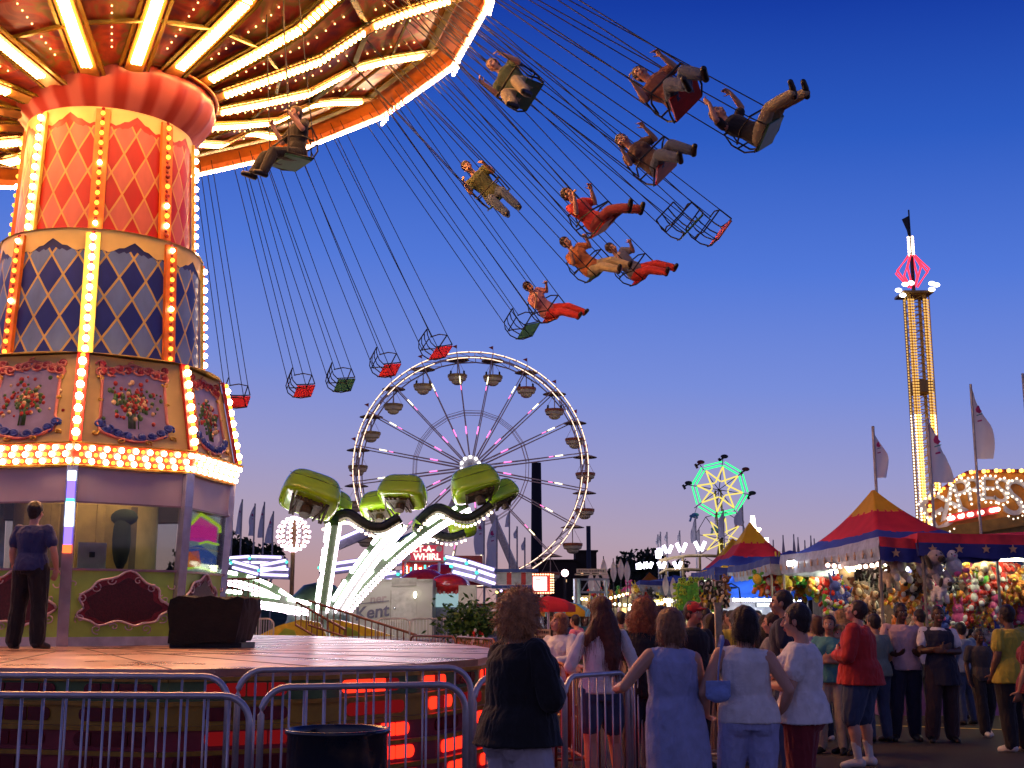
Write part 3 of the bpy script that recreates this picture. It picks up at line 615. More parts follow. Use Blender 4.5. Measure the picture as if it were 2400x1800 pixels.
def person(label, loc, rz, h, wear, sk='light', hair=('short', (.05, .03, .02)), pose=None, base=None, fat=1., res=.011, matx=None, group=None, sex='f', face=True, hemz=None):
    P = dict(base or STAND); P.update(pose or {})
    k = h/1.70
    if base is None and not (pose and 'kR' in pose):      # weight on one leg, shoulders not quite level
        rs = random.Random(len(label)*7+int(h*100)); sd = rs.choice(('R', 'L')); sx_ = 1 if sd == 'R' else -1; ot = 'L' if sd == 'R' else 'R'
        P['pel'] = (sx_*.022, 0, .925); P['k'+ot] = (-sx_*.125, .07, .49); P['a'+ot] = (-sx_*.15, .01, .085); P['f'+ot] = (-sx_*.185, .14, .03)
        for n_, dz in (('sh'+sd, -.012), ('sh'+ot, .012)): q = P[n_]; P[n_] = (q[0], q[1], q[2]+dz)
        q = P['head']; P['head'] = (q[0]+sx_*.008, q[1]+.01, q[2]-.004); P['yaw'] = P['yaw']+rs.uniform(-12, 12)
    J = {n: V(p) for n, p in P.items() if isinstance(p, tuple)}
    Rh = Matrix.Rotation(radians(P['yaw']), 3, 'Z') @ Matrix.Rotation(radians(P['tilt']), 3, 'X')
    sc = Matrix.Scale(k, 4)
    shw = 1.0 if sex == 'f' else 1.08
    for n in ('shR', 'shL'): J[n].x *= shw
    up = (J['neck']-J['chest']).normalized(); low = (J['chest']-J['pel']).normalized()
    xa = (J['shR']-J['shL']).normalized()
    hx = V((1, 0, 0))
    def ax(u, x): 
        y = u.cross(x).normalized(); return x, y
    x1, y1 = ax(low, hx); x2, y2 = ax(up, xa)
    hipw = (.17 if sex == 'f' else .155)*fat
    mid = J['pel'].lerp(J['chest'], .5)
    def torso(g=0., z0=-1., flare=0., drop=0.):
        """torso rings with girth growth g, optionally starting drop below the pelvis"""
        S = [(J['pel']-low*(.07+drop), (hipw*.92+g+flare), (.115*fat+g+flare*.8), x1, y1), (J['pel'], hipw+g*1.0+flare*.5, .128*fat+g+flare*.4, x1, y1), (J['pel']+low*.08, hipw*.94+g, .118*fat+g, x1, y1),
             (mid, hipw*.82+g, .10*fat+g, x1, y1), (J['chest'], .152*shw*(.6+.4*fat)+g, (.115)*fat**.7+g, x2, y2), (J['chest']+up*.08, .158*shw*(.6+.4*fat)+g, .108*fat**.5+g, x2, y2), (J['chest']+up*.13, .13*shw+g, .085+g, x2, y2), (J['neck']-up*.01, .07+g, .06+g, x2, y2)]
        return S
    # body
    mb = MB(); rings(mb, torso())
    if sex == 'f':
        for s_ in (-1, 1): mb.ell(J['chest']+xa*.07*s_+y2*(.075*fat), (.062*fat, .06*fat, .065*fat), 10, 7)
    def glutes(m_, g=0.):
        for s_ in (-1, 1): m_.ell(J['pel']+V((.072*s_*fat, -.050*fat, -.03)), (.078*fat+g, .072*fat+g, .088*fat+g), 12, 8)
    glutes(mb)
    limb(mb, [J['neck']-up*.05, J['neck']+up*.02, J['head']-up*.05], [.058, .052, .052])
    F = .93 if sex == 'f' else 1.04
    for s_ in ('R', 'L'):
        sh, elb, wr, hd = J['sh'+s_], J['el'+s_], J['wr'+s_], J['h'+s_]
        limb(mb, [J['chest']+up*.085+(sh-J['chest']).project(xa)*.6, sh-up*.015, sh.lerp(elb, .45), elb, elb.lerp(wr, .35), wr], [.06*F, .055*F*fat, .047*F*fat, .037*F*fat, .040*F*fat, .025*F])
        hip = J['pel']+V((.088 if s_ == 'R' else -.088, 0, -.02)); kn, an, ft = J['k'+s_], J['a'+s_], J['f'+s_]
        limb(mb, [hip, hip.lerp(kn, .4), kn, kn.lerp(an, .35)-V((0, .012, 0)), an.lerp(kn, .12), an], [.092*fat, .082*fat, .054*fat**.6, .056*fat**.6, .033, .036])
        limb(mb, [an-V((0, .02, .03)), an.lerp(ft, .6), ft], [.036, .034, .028])
        if res < .02: 
            dd = hd-wr; pn = P.get('palm'+s_, (J['chest']-hd)+V((0, .3, 0))); hand(mb, wr, dd, V(pn), 1 if s_ == 'R' else -1, P['curl'])
        else: limb(mb, [wr, wr+(hd-wr).normalized()*.13], [.026, .03])
    H = J['head']; hr = V((.073, .092, .112))
    def hp(x, y, z): return H+Rh @ V((x, y, z))
    mb.ell(hp(0, -.008, .022), (.076, .093, .094), 14, 10, 0, Rh); mb.ell(hp(0, .022, -.035), (.058, .066, .075), 12, 8, 0, Rh)
    mb.ell(hp(0, .055, -.085), (.026, .024, .022), 8, 6, 0, Rh)
    if face:
        limb(mb, [hp(0, .088, .012), hp(0, .106, -.022)], [.010, .0145], 8)
        for s_ in (-1, 1):
            mb.ell(hp(.076*s_, -.01, -.008), (.010, .02, .032), 8, 6, 0, Rh); mb.ell(hp(.030*s_, .082, .026), (.024, .010, .008), 8, 5, 0, Rh); mb.ell(hp(.040*s_, .062, -.028), (.022, .022, .022), 8, 6, 0, Rh)
            mb.ell(hp(.013*s_, .103, -.028), (.008, .010, .007), 6, 5, 0, Rh)
        mb.ell(hp(0, .088, -.052), (.024, .011, .006), 8, 5, 0, Rh); mb.ell(hp(0, .085, -.063), (.020, .011, .007), 8, 5, 0, Rh)
    me = remesh(mb, res, 'body', 1 if res < .02 else 2)
    for m_ in (skin(sk), LIPS, EYEW, EYED, M('brow', tuple(x*.6 for x in hair[1]), .8)): me.materials.append(m_)
    if face and res < .02:
        for p in me.polygons:
            q = Rh.transposed() @ (p.center-H)
            if q.y > .06:
                if abs(q.x) < .026 and -.069 < q.z < -.047 and q.y > .075: p.material_index = 1
                elif abs(abs(q.x)-.031) < .014 and abs(q.z-.010) < .0065: p.material_index = 3 if abs(abs(q.x)-.031) < .006 else 2
                elif abs(abs(q.x)-.032) < .020 and abs(q.z-.031) < .0055: p.material_index = 4
    me.transform(sc); body = bpy.data.objects.new('person', me); COL.objects.link(body)
    if matx is not None: body.matrix_world = matx
    else: body.location = loc; body.rotation_euler = (0, 0, rz)
    tag(body, label, 'person', group)
    def put(name, mesh, mat):
        mesh.materials.append(mat); mesh.transform(sc); o = bpy.data.objects.new(name, mesh); COL.objects.link(o); o.parent = body; return o
    # clothes
    for ci, g_ in enumerate(wear):
        kind, mat = g_[0], g_[1]; o_ = g_[2] if len(g_) > 2 else {}
        mb = MB(); gr = o_.get('g', .014); fold = .0075 if res < .02 else .005
        if kind in ('shirt', 'dress', 'jacket'):
            drop = o_.get('drop', .06); fl = o_.get('flare', 0.)
            S = torso(gr+.004, drop=0)
            if kind == 'dress': S = [(J['pel']-low*drop, hipw*.95+gr+fl, .13*fat+gr+fl, x1, y1), (J['pel']-low*drop*.5, hipw+gr+fl*.6, .14*fat+gr+fl*.6, x1, y1)]+S[1:]
            else: S[0] = (J['pel']-low*drop, hipw*1.03+gr+fl+.006, .142*fat+gr+fl+.006, x1, y1); S[1] = (J['pel'], hipw*1.03+gr+.006, .142*fat+gr+.006, x1, y1); S[2] = (J['pel']+low*.08, hipw*.98+gr+.006, .130*fat+gr+.006, x1, y1)
            if o_.get('low'): S = S[:-1]
            rings(mb, S, 18)
            if sex == 'f':
                for s_ in (-1, 1): mb.ell(J['chest']+xa*.068*s_+y2*(.075*fat), (.062*fat+gr, .06*fat+gr, .065*fat+gr), 10, 7)
            if kind == 'dress': glutes(mb, gr*.9)
            sl = o_.get('sleeve', .5)
            for s_ in ('R', 'L'):
                sh, elb, wr = J['sh'+s_], J['el'+s_], J['wr'+s_]; c0 = J['chest']+up*.10+(sh-J['chest']).project(xa)*.6
                gb = gr; gr = min(gr, .020)
                if sl == 0: limb(mb, [c0, c0.lerp(sh, .6)], [.055*F+gr, .045*F*fat+gr*.4])
                elif sl < .7: limb(mb, [c0, sh, sh.lerp(elb, .3), sh.lerp(elb, .6)], [.050*F+gr*.6, .052*F+gr*.6, .051*F*fat+gr*.7, .048*F*fat+gr*1.0])
                else: limb(mb, [c0, sh, sh.lerp(elb, .5), elb, elb.lerp(wr, .5), elb.lerp(wr, sl)], [.052*F+gr*.7, .052*F*fat+gr*.8, .05*F*fat+gr*1.1, .042*F*fat+gr*1.2, .040*F*fat+gr, .030*F+gr])
                gr = gb
            put({'shirt': 'shirt', 'dress': 'dress', 'jacket': 'jacket'}[kind], remesh(mb, res*1.05, kind, 2, fold, ci+h*7, 3), mat)
        elif kind in ('trousers', 'shorts', 'skirt'):
            L = o_.get('len', 1.0); g2 = o_.get('g', .016)
            if kind == 'skirt':
                rings(mb, [(J['pel']-V((0, 0, o_.get('drop', .4))), hipw+.05, .16, x1, y1), (J['pel'], hipw+.015, .14*fat, x1, y1), (J['pel']+low*.1, hipw*.9, .125*fat, x1, y1)], 18)
            else:
                rings(mb, [(J['pel']-low*.075, hipw*.93+g2, .12*fat+g2, x1, y1), (J['pel'], hipw+g2*.7, .13*fat+g2*.7, x1, y1), (J['pel']+low*.10, hipw*.9+g2*.5, .118*fat+g2*.5, x1, y1)], 18)
                glutes(mb, g2*.7)
                for s_ in ('R', 'L'):
                    hip = J['pel']+V((.088 if s_ == 'R' else -.088, 0, -.02)); kn, an = J['k'+s_], J['a'+s_]
                    seg = [hip, hip.lerp(kn, .45), kn, kn.lerp(an, .5), an.lerp(kn, .03)]; rr = [.095*fat+g2, .084*fat+g2, .060*fat**.6+g2*1.2, .052*fat**.6+g2*1.5, .045+g2*1.4]
                    cut = {1.: 5, .8: 4, .5: 3, .3: 2}[L]
                    if L == .3: seg[1] = hip.lerp(kn, .62)
                    limb(mb, seg[:cut], rr[:cut])
            put(kind, remesh(mb, res*1.05, kind, 2, fold, ci+h*5, 2), mat)
        elif kind == 'shoes':
            for s_ in ('R', 'L'):
                mb = MB(); an, ft = J['a'+s_], J['f'+s_]; hl = an-V((0, .035, .035)); limb(mb, [hl, an.lerp(ft, .5)+V((0, 0, -.012)), ft+(ft-an)*.12], [.045, .044, .038]); mb.ell(an+V((0, 0, -.01)), (.045, .05, .05), 10, 7)
                put('shoe', remesh(mb, max(res, .01), 'shoe', 1), mat)
        elif kind == 'socks':
            for s_ in ('R', 'L'):
                mb = MB(); kn, an = J['k'+s_], J['a'+s_]; limb(mb, [an, an.lerp(kn, .2), an.lerp(kn, .4)], [.042, .044, .052]); put('sock', remesh(mb, max(res, .01), 'sock', 1), mat)
        elif kind == 'cap':
            mb.ell(hp(0, -.01, .045), (.088, .105, .082), 14, 10, 0, Rh); mb.ell(hp(0, .11, .045), (.06, .07, .010), 12, 6, 0, Rh); put('cap', remesh(mb, .012, 'cap', 1), mat)
        elif kind == 'belt_bag':
            pass
    # hair
    st_, hc = hair[0], hair[1]
    if st_ != 'bald':
        hm = M('hair_%.2f_%.2f' % (hc[0], hc[1]), hc, .45, 0, .5, 30, .5, 90)
        mb = MB(); vol = {'short': .010, 'bob': .022, 'long': .016, 'puffy': .034, 'curly': .045, 'bun': .012, 'crop': .006}[st_]
        mb.ell(hp(0, -.020, .034), (.078+vol, .090+vol, .088+vol), 16, 12, 0, Rh)
        if st_ in ('bob', 'puffy', 'curly'): mb.ell(hp(0, -.040, -.02), (.080+vol*1.15, .070+vol, .098+vol*.7), 14, 10, 0, Rh)
        if st_ == 'curly': mb.ell(hp(0, -.04, -.09), (.10+vol*1.0, .062+vol, .09+vol*.6), 14, 10, 0, Rh)
        if st_ == 'long':
            mb.ell(hp(0, -.045, -.03), (.092, .075, .13), 14, 10, 0, Rh)
            limb(mb, [hp(0, -.065, -.05), hp(.03, -.09, -.2), hp(.04, -.115, -.36), hp(.05, -.13, -.48)], [.10, .108, .085, .04]); limb(mb, [hp(-.04, -.06, -.08), hp(-.12, -.05, -.2), hp(-.16, -.03, -.26)], [.07, .055, .03])
        if st_ == 'short' or st_ == 'crop': mb.ell(hp(0, -.045, -.02), (.072, .058, .07), 12, 8, 0, Rh)
        if st_ == 'bun': mb.ell(hp(0, -.045, -.015), (.072, .060, .08), 12, 8, 0, Rh); mb.ell(hp(0, -.12, .06), (.045, .04, .045), 10, 8, 0, Rh)
        hmesh = remesh(mb, res*1.1, 'hair', 1)
        nrms = [v.normal.copy() for v in hmesh.vertices]
        for v, vn in zip(hmesh.vertices, nrms):
            q = Rh.transposed() @ (v.co-H)
            v.co += vn*(noise.noise(V((q.x*30, q.y*30, q.z*(14 if st_ in ('long', 'bob') else 26))))*(.010 if st_ in ('puffy', 'curly') else .006))
            # carve the hair back from the face
            lim = .035 if q.z > -.02 else .01
            if q.y > lim and q.z < .065: v.co = v.co+Rh @ V((0, -(q.y-lim)*.97, 0))
        if res < .02:
            rnd = random.Random(int(h*1000)+len(label)); sb = MB(); mh = hmesh; nv = len(mh.vertices); ns = {'puffy': 1500, 'curly': 1500, 'long': 800, 'bob': 900}.get(st_, 500)
            Ls = {'puffy': .055, 'curly': .06, 'long': .12, 'bob': .06, 'short': .025, 'crop': .012, 'bun': .02}[st_]
            for q_ in range(ns):
                v = mh.vertices[rnd.randrange(nv)]; p = v.co.copy(); q = Rh.transposed() @ (p-H)
                if q.y > .05 and q.z < .07: continue
                nn = v.normal.copy(); g_ = V((0, 0, -1)); tng = (g_-nn*g_.dot(nn)); tng = tng.normalized() if tng.length > .1 else V((rnd.uniform(-1, 1), rnd.uniform(-1, 1), 0)).normalized()
                sp_ = {'puffy': .75, 'curly': .6}.get(st_, .22); d = (tng*(1-sp_)+nn*sp_+V((rnd.gauss(0, .25), rnd.gauss(0, .25), rnd.gauss(0, .15)))*(1.2 if sp_ > .5 else .4)).normalized()
                L = Ls*rnd.uniform(.5, 1.3); wv = d.cross(nn); wv = (wv.normalized() if wv.length > .05 else V((1, 0, 0)))*rnd.uniform(.0018, .0034); pts = []
                for t_ in range(5):
                    f = t_/4; c = p-nn*.004+d*L*f+g_*L*f*f*(.35 if sp_ > .5 else .5)+wv.normalized()*sin(f*6+q_)*L*(.14 if sp_ > .5 else .03); pts += [c-wv*(1-f*.8), c+wv*(1-f*.8)]
                sb.add(pts, [(2*i, 2*i+1, 2*i+3, 2*i+2) for i in range(4)])
            bm = bmesh.new(); bm.from_mesh(mh); t2 = bpy.data.meshes.new('s'); t2.from_pydata(sb.v, [], sb.f); bm.from_mesh(t2); bm.to_mesh(mh); bm.free(); bpy.data.meshes.remove(t2)
            mh.polygons.foreach_set('use_smooth', [True]*len(mh.polygons))
        put('hair', hmesh, hm)
    return body
def ground_at(u, Y, z=0.): 
    p = at(u, 1450, Y); return V((p.x, Y, z))
WHT = cloth('white', (.84, .82, .84)); BLK = cloth('black', (.014, .014, .018)); NAVY = cloth('navy', (.016, .02, .05)); DEN = cloth('denim', (.05, .08, .16)); PBL = cloth('pale_blue', (.36, .42, .72)); MRN = cloth('maroon', (.22, .02, .03))
REDC = cloth('red', (.55, .03, .03)); GRY = cloth('grey', (.22, .22, .24)); YEL = cloth('mustard', (.5, .42, .05)); TEAL = cloth('teal', (.05, .25, .30)); KHA = cloth('khaki', (.40, .33, .2)); WSH = M('white_shoe', (.7, .7, .68), .5); BSH = M('black_shoe', (.015, .015, .015), .4)
# ---------------------------------------------------------------- swing seats and riders
def make_seat(basket=True):
    t = thing('chair_swing', 'x', 'swing')
    mb = MB(); mb.box((0, .02, 0), (.42, .40, .03)); mb.tube([(-.21, .22, .0), (.21, .22, .0)], .018, 8)
    mb.build('seat_pan', REDP, t)
    mb = MB()
    for x in (-.21, -.07, .07, .21):
        mb.tube([(x, -.18, 0), (x*1.12, -.27, .14), (x*1.15, -.27, .34), (x*1.05, -.2, .5)], .013, 6)
    mb.tube([(-.22, -.2, .5), (.22, -.2, .5)], .014, 6); mb.tube([(-.24, -.27, .25), (.24, -.27, .25)], .012, 6)
    mb.build('backrest', DARKM, t)
    mb = MB()
    for s in (-1, 1): mb.tube([(s*.23, -.2, .02), (s*.26, 0, .0), (s*.24, .22, .02)], .013, 6); mb.tube([(s*.24, -.22, .28), (s*.27, .0, .30), (s*.25, .2, .26), (s*.24, .22, .02)], .013, 6)
    mb.tube([(-.25, .2, .27), (.25, .2, .27)], .014, 6)
    mb.build('side_frame', DARKM, t)
    return t
seat0 = make_seat()
seat_col = {'r': REDP, 'g': M('seat_green', (.03, .12, .06), .4), 'o': M('seat_orange', (.6, .12, .06), .4)}
RID = [ # px, py (display px), rider?, seat colour, twist, wear
 (1662, 292, 1, 'g', 62, 'black shirt and khaki trousers', 'm', BLK, KHA), (1555, 505, 0, 'o', 0, '', '', 0, 0), (1492, 492, 0, 'g', 0, '', '', 0, 0), (1482, 215, 1, 'r', 25, 'brown top', 'm', cloth('rust2', (.25, .08, .05)), DEN),
 (1440, 362, 1, 'r', 25, 'dark vest', 'f', cloth('umber', (.1, .05, .04)), DEN), (1388, 595, 1, 'r', 12, 'grey shirt with red shorts', 'm', GRY, REDC), (1292, 588, 1, 'g', 8, 'orange shirt and bare legs', 'f', cloth('orange', (.6, .2, .06)), KHA),
 (1305, 490, 1, 'r', 45, 'red shirt', 'm', REDC, MRN), (1195, 680, 1, 'o', 5, 'pink shirt and red trousers', 'f', cloth('pink2', (.6, .25, .25)), REDC), (1140, 715, 0, 'g', 0, '', '', 0, 0),
 (1078, 432, 1, 'g', -30, 'olive shirt', 'm', cloth('olive2', (.10, .12, .05)), DEN), (1140, 205, 1, 'g', -20, 'dark green shirt', 'm', cloth('moss', (.06, .10, .05)), KHA), (950, 762, 0, 'r', 0, '', '', 0, 0), (840, 800, 0, 'r', 0, '', '', 0, 0),
 (742, 832, 0, 'g', 0, '', '', 0, 0), (655, 845, 0, 'r', 0, '', '', 0, 0), (515, 868, 0, 'r', 0, '', '', 0, 0), (632, 352, 1, 'g', -20, 'black top', 'm', BLK, BLK)]
WHERE = ['farthest right of the flying seats', 'small red empty seat right of its dark green twin', 'dark green empty seat with bare hoops', 'second from the top right', 'at mid height left of the right edge group', 'lowest on the right', 'just below the red shirt rider',
 'in the middle of the flying group', 'low, above the big wheel', 'empty seat trailing below the pink rider', 'close to the canopy under its right side', 'highest, nearest the canopy rim', 'empty red seat touching the top of the big wheel', 'empty red seat left above the big wheel',
 'empty green seat left of the big wheel', 'empty red seat low beside the green one', 'empty red seat lowest at left near the tower', 'under the canopy rim beside the tower']
first = True
riders = []
for i, (px, py, rd, colr, tw, desc, sex, topc, botc) in enumerate(RID):
    d = ray(px*1.085, py*1.085); H = ZC-EYE-(4.3 if i not in (10, 11, 17) else 3.0)
    t_ = (H-TX*AX.x-TY*AX.y)/(d.z-TX*d.x-TY*d.y); p = V((0, 0, EYE))+d*t_
    o = V((p.x-AX.x, p.y-AX.y, 0)); rp_ = o.length; o.normalize(); az = math.degrees(atan2(o.y, o.x))
    ra = 5.35 if rp_ > 8.8 else 4.5
    if rp_ < 7: ra = max(3.2, rp_-2.6)
    att = can(ra, az, -.02); tg = V((o.y, -o.x, 0))
    c = (att-p).normalized(); f = tg*cos(radians(tw))+o*sin(radians(tw)); f = (f-c*f.dot(c)).normalized(); x = f.cross(c).normalized()
    mw = basis(x, f, c, p)
    if first: s = seat0; first = False
    else: s = copy_tree(seat0)
    s.matrix_world = mw; s['group'] = 'seats hanging on chains from the swing ride'
    cn = {'r': 'red', 'g': 'dark green', 'o': 'orange-red'}[colr]
    s['label'] = (cn+' swing seat, '+WHERE[i]) if not rd else (cn+' swing seat under the rider in '+desc)
    for ch in s.children:
        if ch.name.startswith('seat_pan'):
            ch.data = ch.data.copy(); ch.data.materials[0] = seat_col[colr]
    # four chains in the seat's own space
    L = (att-p).length
    for ch in list(s.children):
        if ch.name.startswith('chain'): bpy.data.objects.remove(ch)
    for sx in (-1, 1):
        for (y0, y1) in ((-.2, -.12), (.2, .12)):
            mb = MB(); n = 6; pts = []
            for q in range(n+1):
                f_ = q/n; pts.append((sx*lerp(.25, .22, f_), lerp(y0, y1, f_), lerp(.26, L, f_)))
            mb.tube(pts, .0085, 5); mb.build('chain', DARKM, s)
    if rd:
        hold = dict(SEAT); 
        if i == 0: hold.update(kR=(.11, .38, .12), aR=(.12, .72, -.10), fR=(.12, .82, -.02), kL=(-.11, .38, .06), aL=(-.12, .70, -.18), fL=(-.12, .80, -.1), elR=(.34, -.02, .66), wrR=(.26, .1, .86), hR=(.25, .1, .94), elL=(-.34, -.02, .62), wrL=(-.27, .12, .82), hL=(-.26, .12, .9))
        elif i in (5, 6, 8, 7): hold.update(kR=(.12, .38, .08), aR=(.13, .68, -.12), fR=(.13, .78, -.08), kL=(-.12, .38, .02), aL=(-.14, .62, -.22), fL=(-.14, .72, -.2))
        person('person in '+desc+' riding, '+WHERE[i], None, 0, 1.68, [('trousers', botc, {'g': .015}), ('shirt', topc, {'sleeve': .5, 'g': .018, 'drop': .03}), ('shoes', BSH)], 'light', ('short', (.05, .025, .015)), base=hold, matx=mw, sex=sex, res=.010)
# ---------------------------------------------------------------- big wheel
WY = 115.0; WC = at(1104, 1098, WY); WR = 10.9
bw = thing('big_wheel', 'large ferris wheel with white rim lights and cream tub gondolas behind the green spider cars', 'ferris wheel', (WC.x, WY, 0))
WMETAL = M('wheel_steel', (.62, .46, .38), .4, .4); TUBW = E('rim_tube', (1., .70, .50), 3.); TUBP = E('spoke_pink_tube', (1., .14, .45), 3.2); TUBY = E('spoke_cream_tube', (1., .85, .5), 3.)
NW = 20; WA = [radians(10.8+18*i) for i in range(NW)]
def wp(a, r, y=0.): return V((WC.x+r*sin(a), WY+y, WC.z+r*cos(a)))
for y in (-1.1, 1.1):
    for rr, th in ((WR, .14), (WR-.55, .11)):
        rim = MB()
        for i in range(NW):
            for q in range(2): a0 = WA[i]+radians(9*q); a1 = a0+radians(9); rim.bar(wp(a0, rr, y), wp(a1, rr, y), th)
        rim.build('rim', WMETAL, bw, world=True)
    rim = MB()
    for i in range(NW*2): a = WA[0]+radians(9)*i; rim.bar(wp(a, WR, y), wp(a, WR-.55, y), .07); rim.bar(wp(a, WR, y), wp(a+radians(9), WR-.55, y), .05)
    rim.build('rim_lattice', WMETAL, bw, world=True)
    for f_ in (.475, .5):
        rim = MB()
        for i in range(NW): rim.bar(wp(WA[i], WR*f_, y*.5), wp(WA[(i+1) % NW], WR*f_, y*.5), .045)
        rim.build('inner_ring', WMETAL, bw, world=True)
for i in range(NW):
    lamps = MB()
    for q in range(3):
        a0 = WA[i]+radians(18)*(q+.05)/3; a1 = WA[i]+radians(18)*(q+.95)/3; lamps.tube([wp(a0, WR, -1.22), wp(a1, WR, -1.22)], .03, 6)
        if q != 1 or i % 2: lamps.tube([wp(a0, WR-.55, -1.2), wp(a1, WR-.55, -1.2)], .028, 6)
    lamps.build('rim_light', TUBW, bw, world=True)
    sp = MB()
    for y in (-1, 1):
        sp.bar(wp(WA[i], .4, y*1.4), wp(WA[i], WR, y*1.1), .09); 
        sp.bar(wp(WA[i]+.02, .4, y*.6), wp(WA[i], WR, y*1.1), .045)
    for t_ in range(5): r_ = 2+t_*1.8; sp.bar(wp(WA[i], r_, -1.35), wp(WA[i], r_+.7, -.7), .04)
    s_ = sp.build('spoke', WMETAL, bw, world=True)
    sl = MB(); sl.tube([wp(WA[i], 7.9, -1.35), wp(WA[i], 8.6, -1.35)], .06, 6, 0); sl.tube([wp(WA[i], 3.1, -1.45), wp(WA[i], 3.8, -1.45)], .055, 6, 1); sl.tube([wp(WA[i], 7.3, -1.35), wp(WA[i], 7.7, -1.35)], .03, 6, 1); sl.build('spoke_light', [TUBY, TUBP], s_, world=True)
hb = MB(); hb.cyl(wp(0, 0, -1.7), wp(0, 0, 1.7), .75, n=20); hb.cyl(wp(0, 0, -1.9), wp(0, 0, -1.7), 1.0, n=20); hb.build('hub', M('hub_white', (.7, .7, .7), .3), bw, world=True)
mb = MB()
for j in range(10): a = 2*pi*j/10; mb.ball(wp(a, .85, -1.95), .13)
mb.build('hub_lamp', E('hub_lamp', (1, .9, .9), 6), bw, world=True)
lg = MB()
for y in (-3.2, 3.2):
    for dx in (-5.6, 5.6): lg.bar(V((WC.x+dx*1.15, WY+y, .6)), wp(0, .2, y*.5), .62, .5)
lg.bar(V((WC.x-6.4, WY-3.2, .9)), V((WC.x+6.4, WY-3.2, .9)), .4)
lg.build('support_leg', M('leg_beige', (.75, .64, .52), .5), bw, world=True)
br = MB(); br.box((WC.x, WY, .45), (15, 8, .9)); br.build('base_platform', M('platform_grey', (.2, .18, .18), .6, .3), bw, world=True)
TUBC = M('tub_cream', (.9, .74, .44), .45, 0, .08); TUBO = M('tub_orange', (.6, .15, .04), .45); TUBG = M('tub_shadow_brown', (.25, .14, .1), .5)
def gondola(a, n):
    p = wp(a, WR-.15, 0); g_ = MB(); cols_ = TUBO if n < 12 and n != 0 else M('tub_ochre', (.5, .30, .08), .45)
    z0 = -1.75
    prof = [(.02, z0-1.15), (.35, z0-1.12), (.62, z0-.95), (.70, z0-.72), (.98, z0-.62), (1.06, z0-.35), (1.12, z0-.30), (1.14, z0-.02), (1.05, z0), (1.0, z0-.3), (.5, z0-.5)]
    prof = [(r*.82, z0+(z-z0)*.85) for r, z in prof]
    for k in range(len(prof)-1):
        mi = 1 if k in (6,) else 0
        g_.lathe(prof[k:k+2], p, 16, mi)
    tub = g_.build('gondola_tub', [TUBC, cols_], bw, True, True)
    m2 = MB(); m2.lathe([(.02, -.02), (.5, -.10), (1.1, -.30), (1.12, -.34), (.02, -.22)], p, 16); m2.build('gondola_canopy', M('canopy_tan', (.75, .5, .3), .5), tub, True, True)
    m3 = MB(); m3.cyl(p+V((0, 0, 0)), p+V((0, 0, z0-.8)), .045)
    for s_ in (-1, 1):
        m3.bar(p+V((0, 0, -.2)), p+V((s_*.8, 0, z0)), .03); m3.bar(p+V((0, 0, -.2)), p+V((0, s_*.8, z0)), .03)
    m3.build('gondola_rod', WMETAL, tub, world=True)
for i in range(NW): gondola(WA[i], i)
# small pennants on the rim
for i in range(NW):
    a = WA[i]; p = wp(a, WR, -1.2)
    if cos(a) > -.95: 
        fm = MB(); fm.bar(p, p+V((0, 0, .75)), .03); q = p+V((0, 0, .75)); fm.prism([q, q+V((-.42, 0, -.15)), q+V((0, 0, -.38))], (0, 1, 0), .02, 1); fm.build('pennant', [WMETAL, REDP], bw, world=True)
# seated riders in the tubs, only those on top are seen above the edge
for i in (0, 1, 2, 18, 19):
    for s_ in (-1, 1):
        p = wp(WA[i], WR-.15, 0)+V((s_*.62, 0, -1.78)); mb = MB(); mb.ell(p+V((0, 0, .32)), (.1, .11, .14), 8, 6); rings(mb, [(p+V((0, 0, -.25)), .17, .13, V((1, 0, 0)), V((0, 1, 0))), (p+V((0, 0, .05)), .21, .13, V((1, 0, 0)), V((0, 1, 0))), (p+V((0, 0, .16)), .10, .09, V((1, 0, 0)), V((0, 1, 0))), (p+V((0, 0, .26)), .05, .05, V((1, 0, 0)), V((0, 1, 0)))], 8)
        o = mb.build('person', BLK, None, True); tag(o, 'small dark figure sitting %s in the %s wheel gondola' % ('left' if s_ < 0 else 'right', {0: 'upper right middle', 1: 'second right', 2: 'third right', 18: 'second left', 19: 'upper left middle'}[i]), 'person', 'people riding the big wheel')
# ---------------------------------------------------------------- green spider ride
SY = 40.0; sc_ = at(748, 1400, SY); SC0 = V((sc_.x, SY, 0))
sp = thing('spider_ride', 'spider ride with lime green tubs on curved arms of white tubes and bulbs', 'fairground ride', tuple(SC0))
LIME = M('lime_fibreglass', (.50, .82, .02), .16, 0, .12, 1.5, coat=.8); ARM = M('arm_dark_green', (.04, .07, .03), .35, .2); UNDER = M('underside_steel', (.12, .085, .05), .5, .3, .5, 9)
AWH = E('arm_bulb', (1., .76, .92), 16.); ATB = E('arm_tube', (.85, 1., .82), 14.)
hub = SC0+V((0, 0, 1.9))
mb = MB(); mb.lathe([(2.6, .55), (2.4, .7), (1.3, .9), (1.0, 1.5), (.9, 2.2), (.5, 2.6), (.05, 2.7)], tuple(SC0), 24); mb.build('centre_hub', M('hub_green_black', (.03, .05, .03), .35, .3), sp, True, True)
tips = [ # pixel (display) of the elbow and of the end of the arm, depth of each
 ((712, 1190), (722, 1125), 37.5, 36.5, 0), ((792, 1200), (862, 1128), 38.5, 37.5, 0), ((880, 1150), (1010, 1092), 40., 40.5, 0), ((840, 1160), (935, 1150), 43., 45.5, 0), ((562, 1240), (420, 1238), 39., 38., 1), ((560, 1287), (425, 1282), 36.5, 35.5, 1)]
ends = []
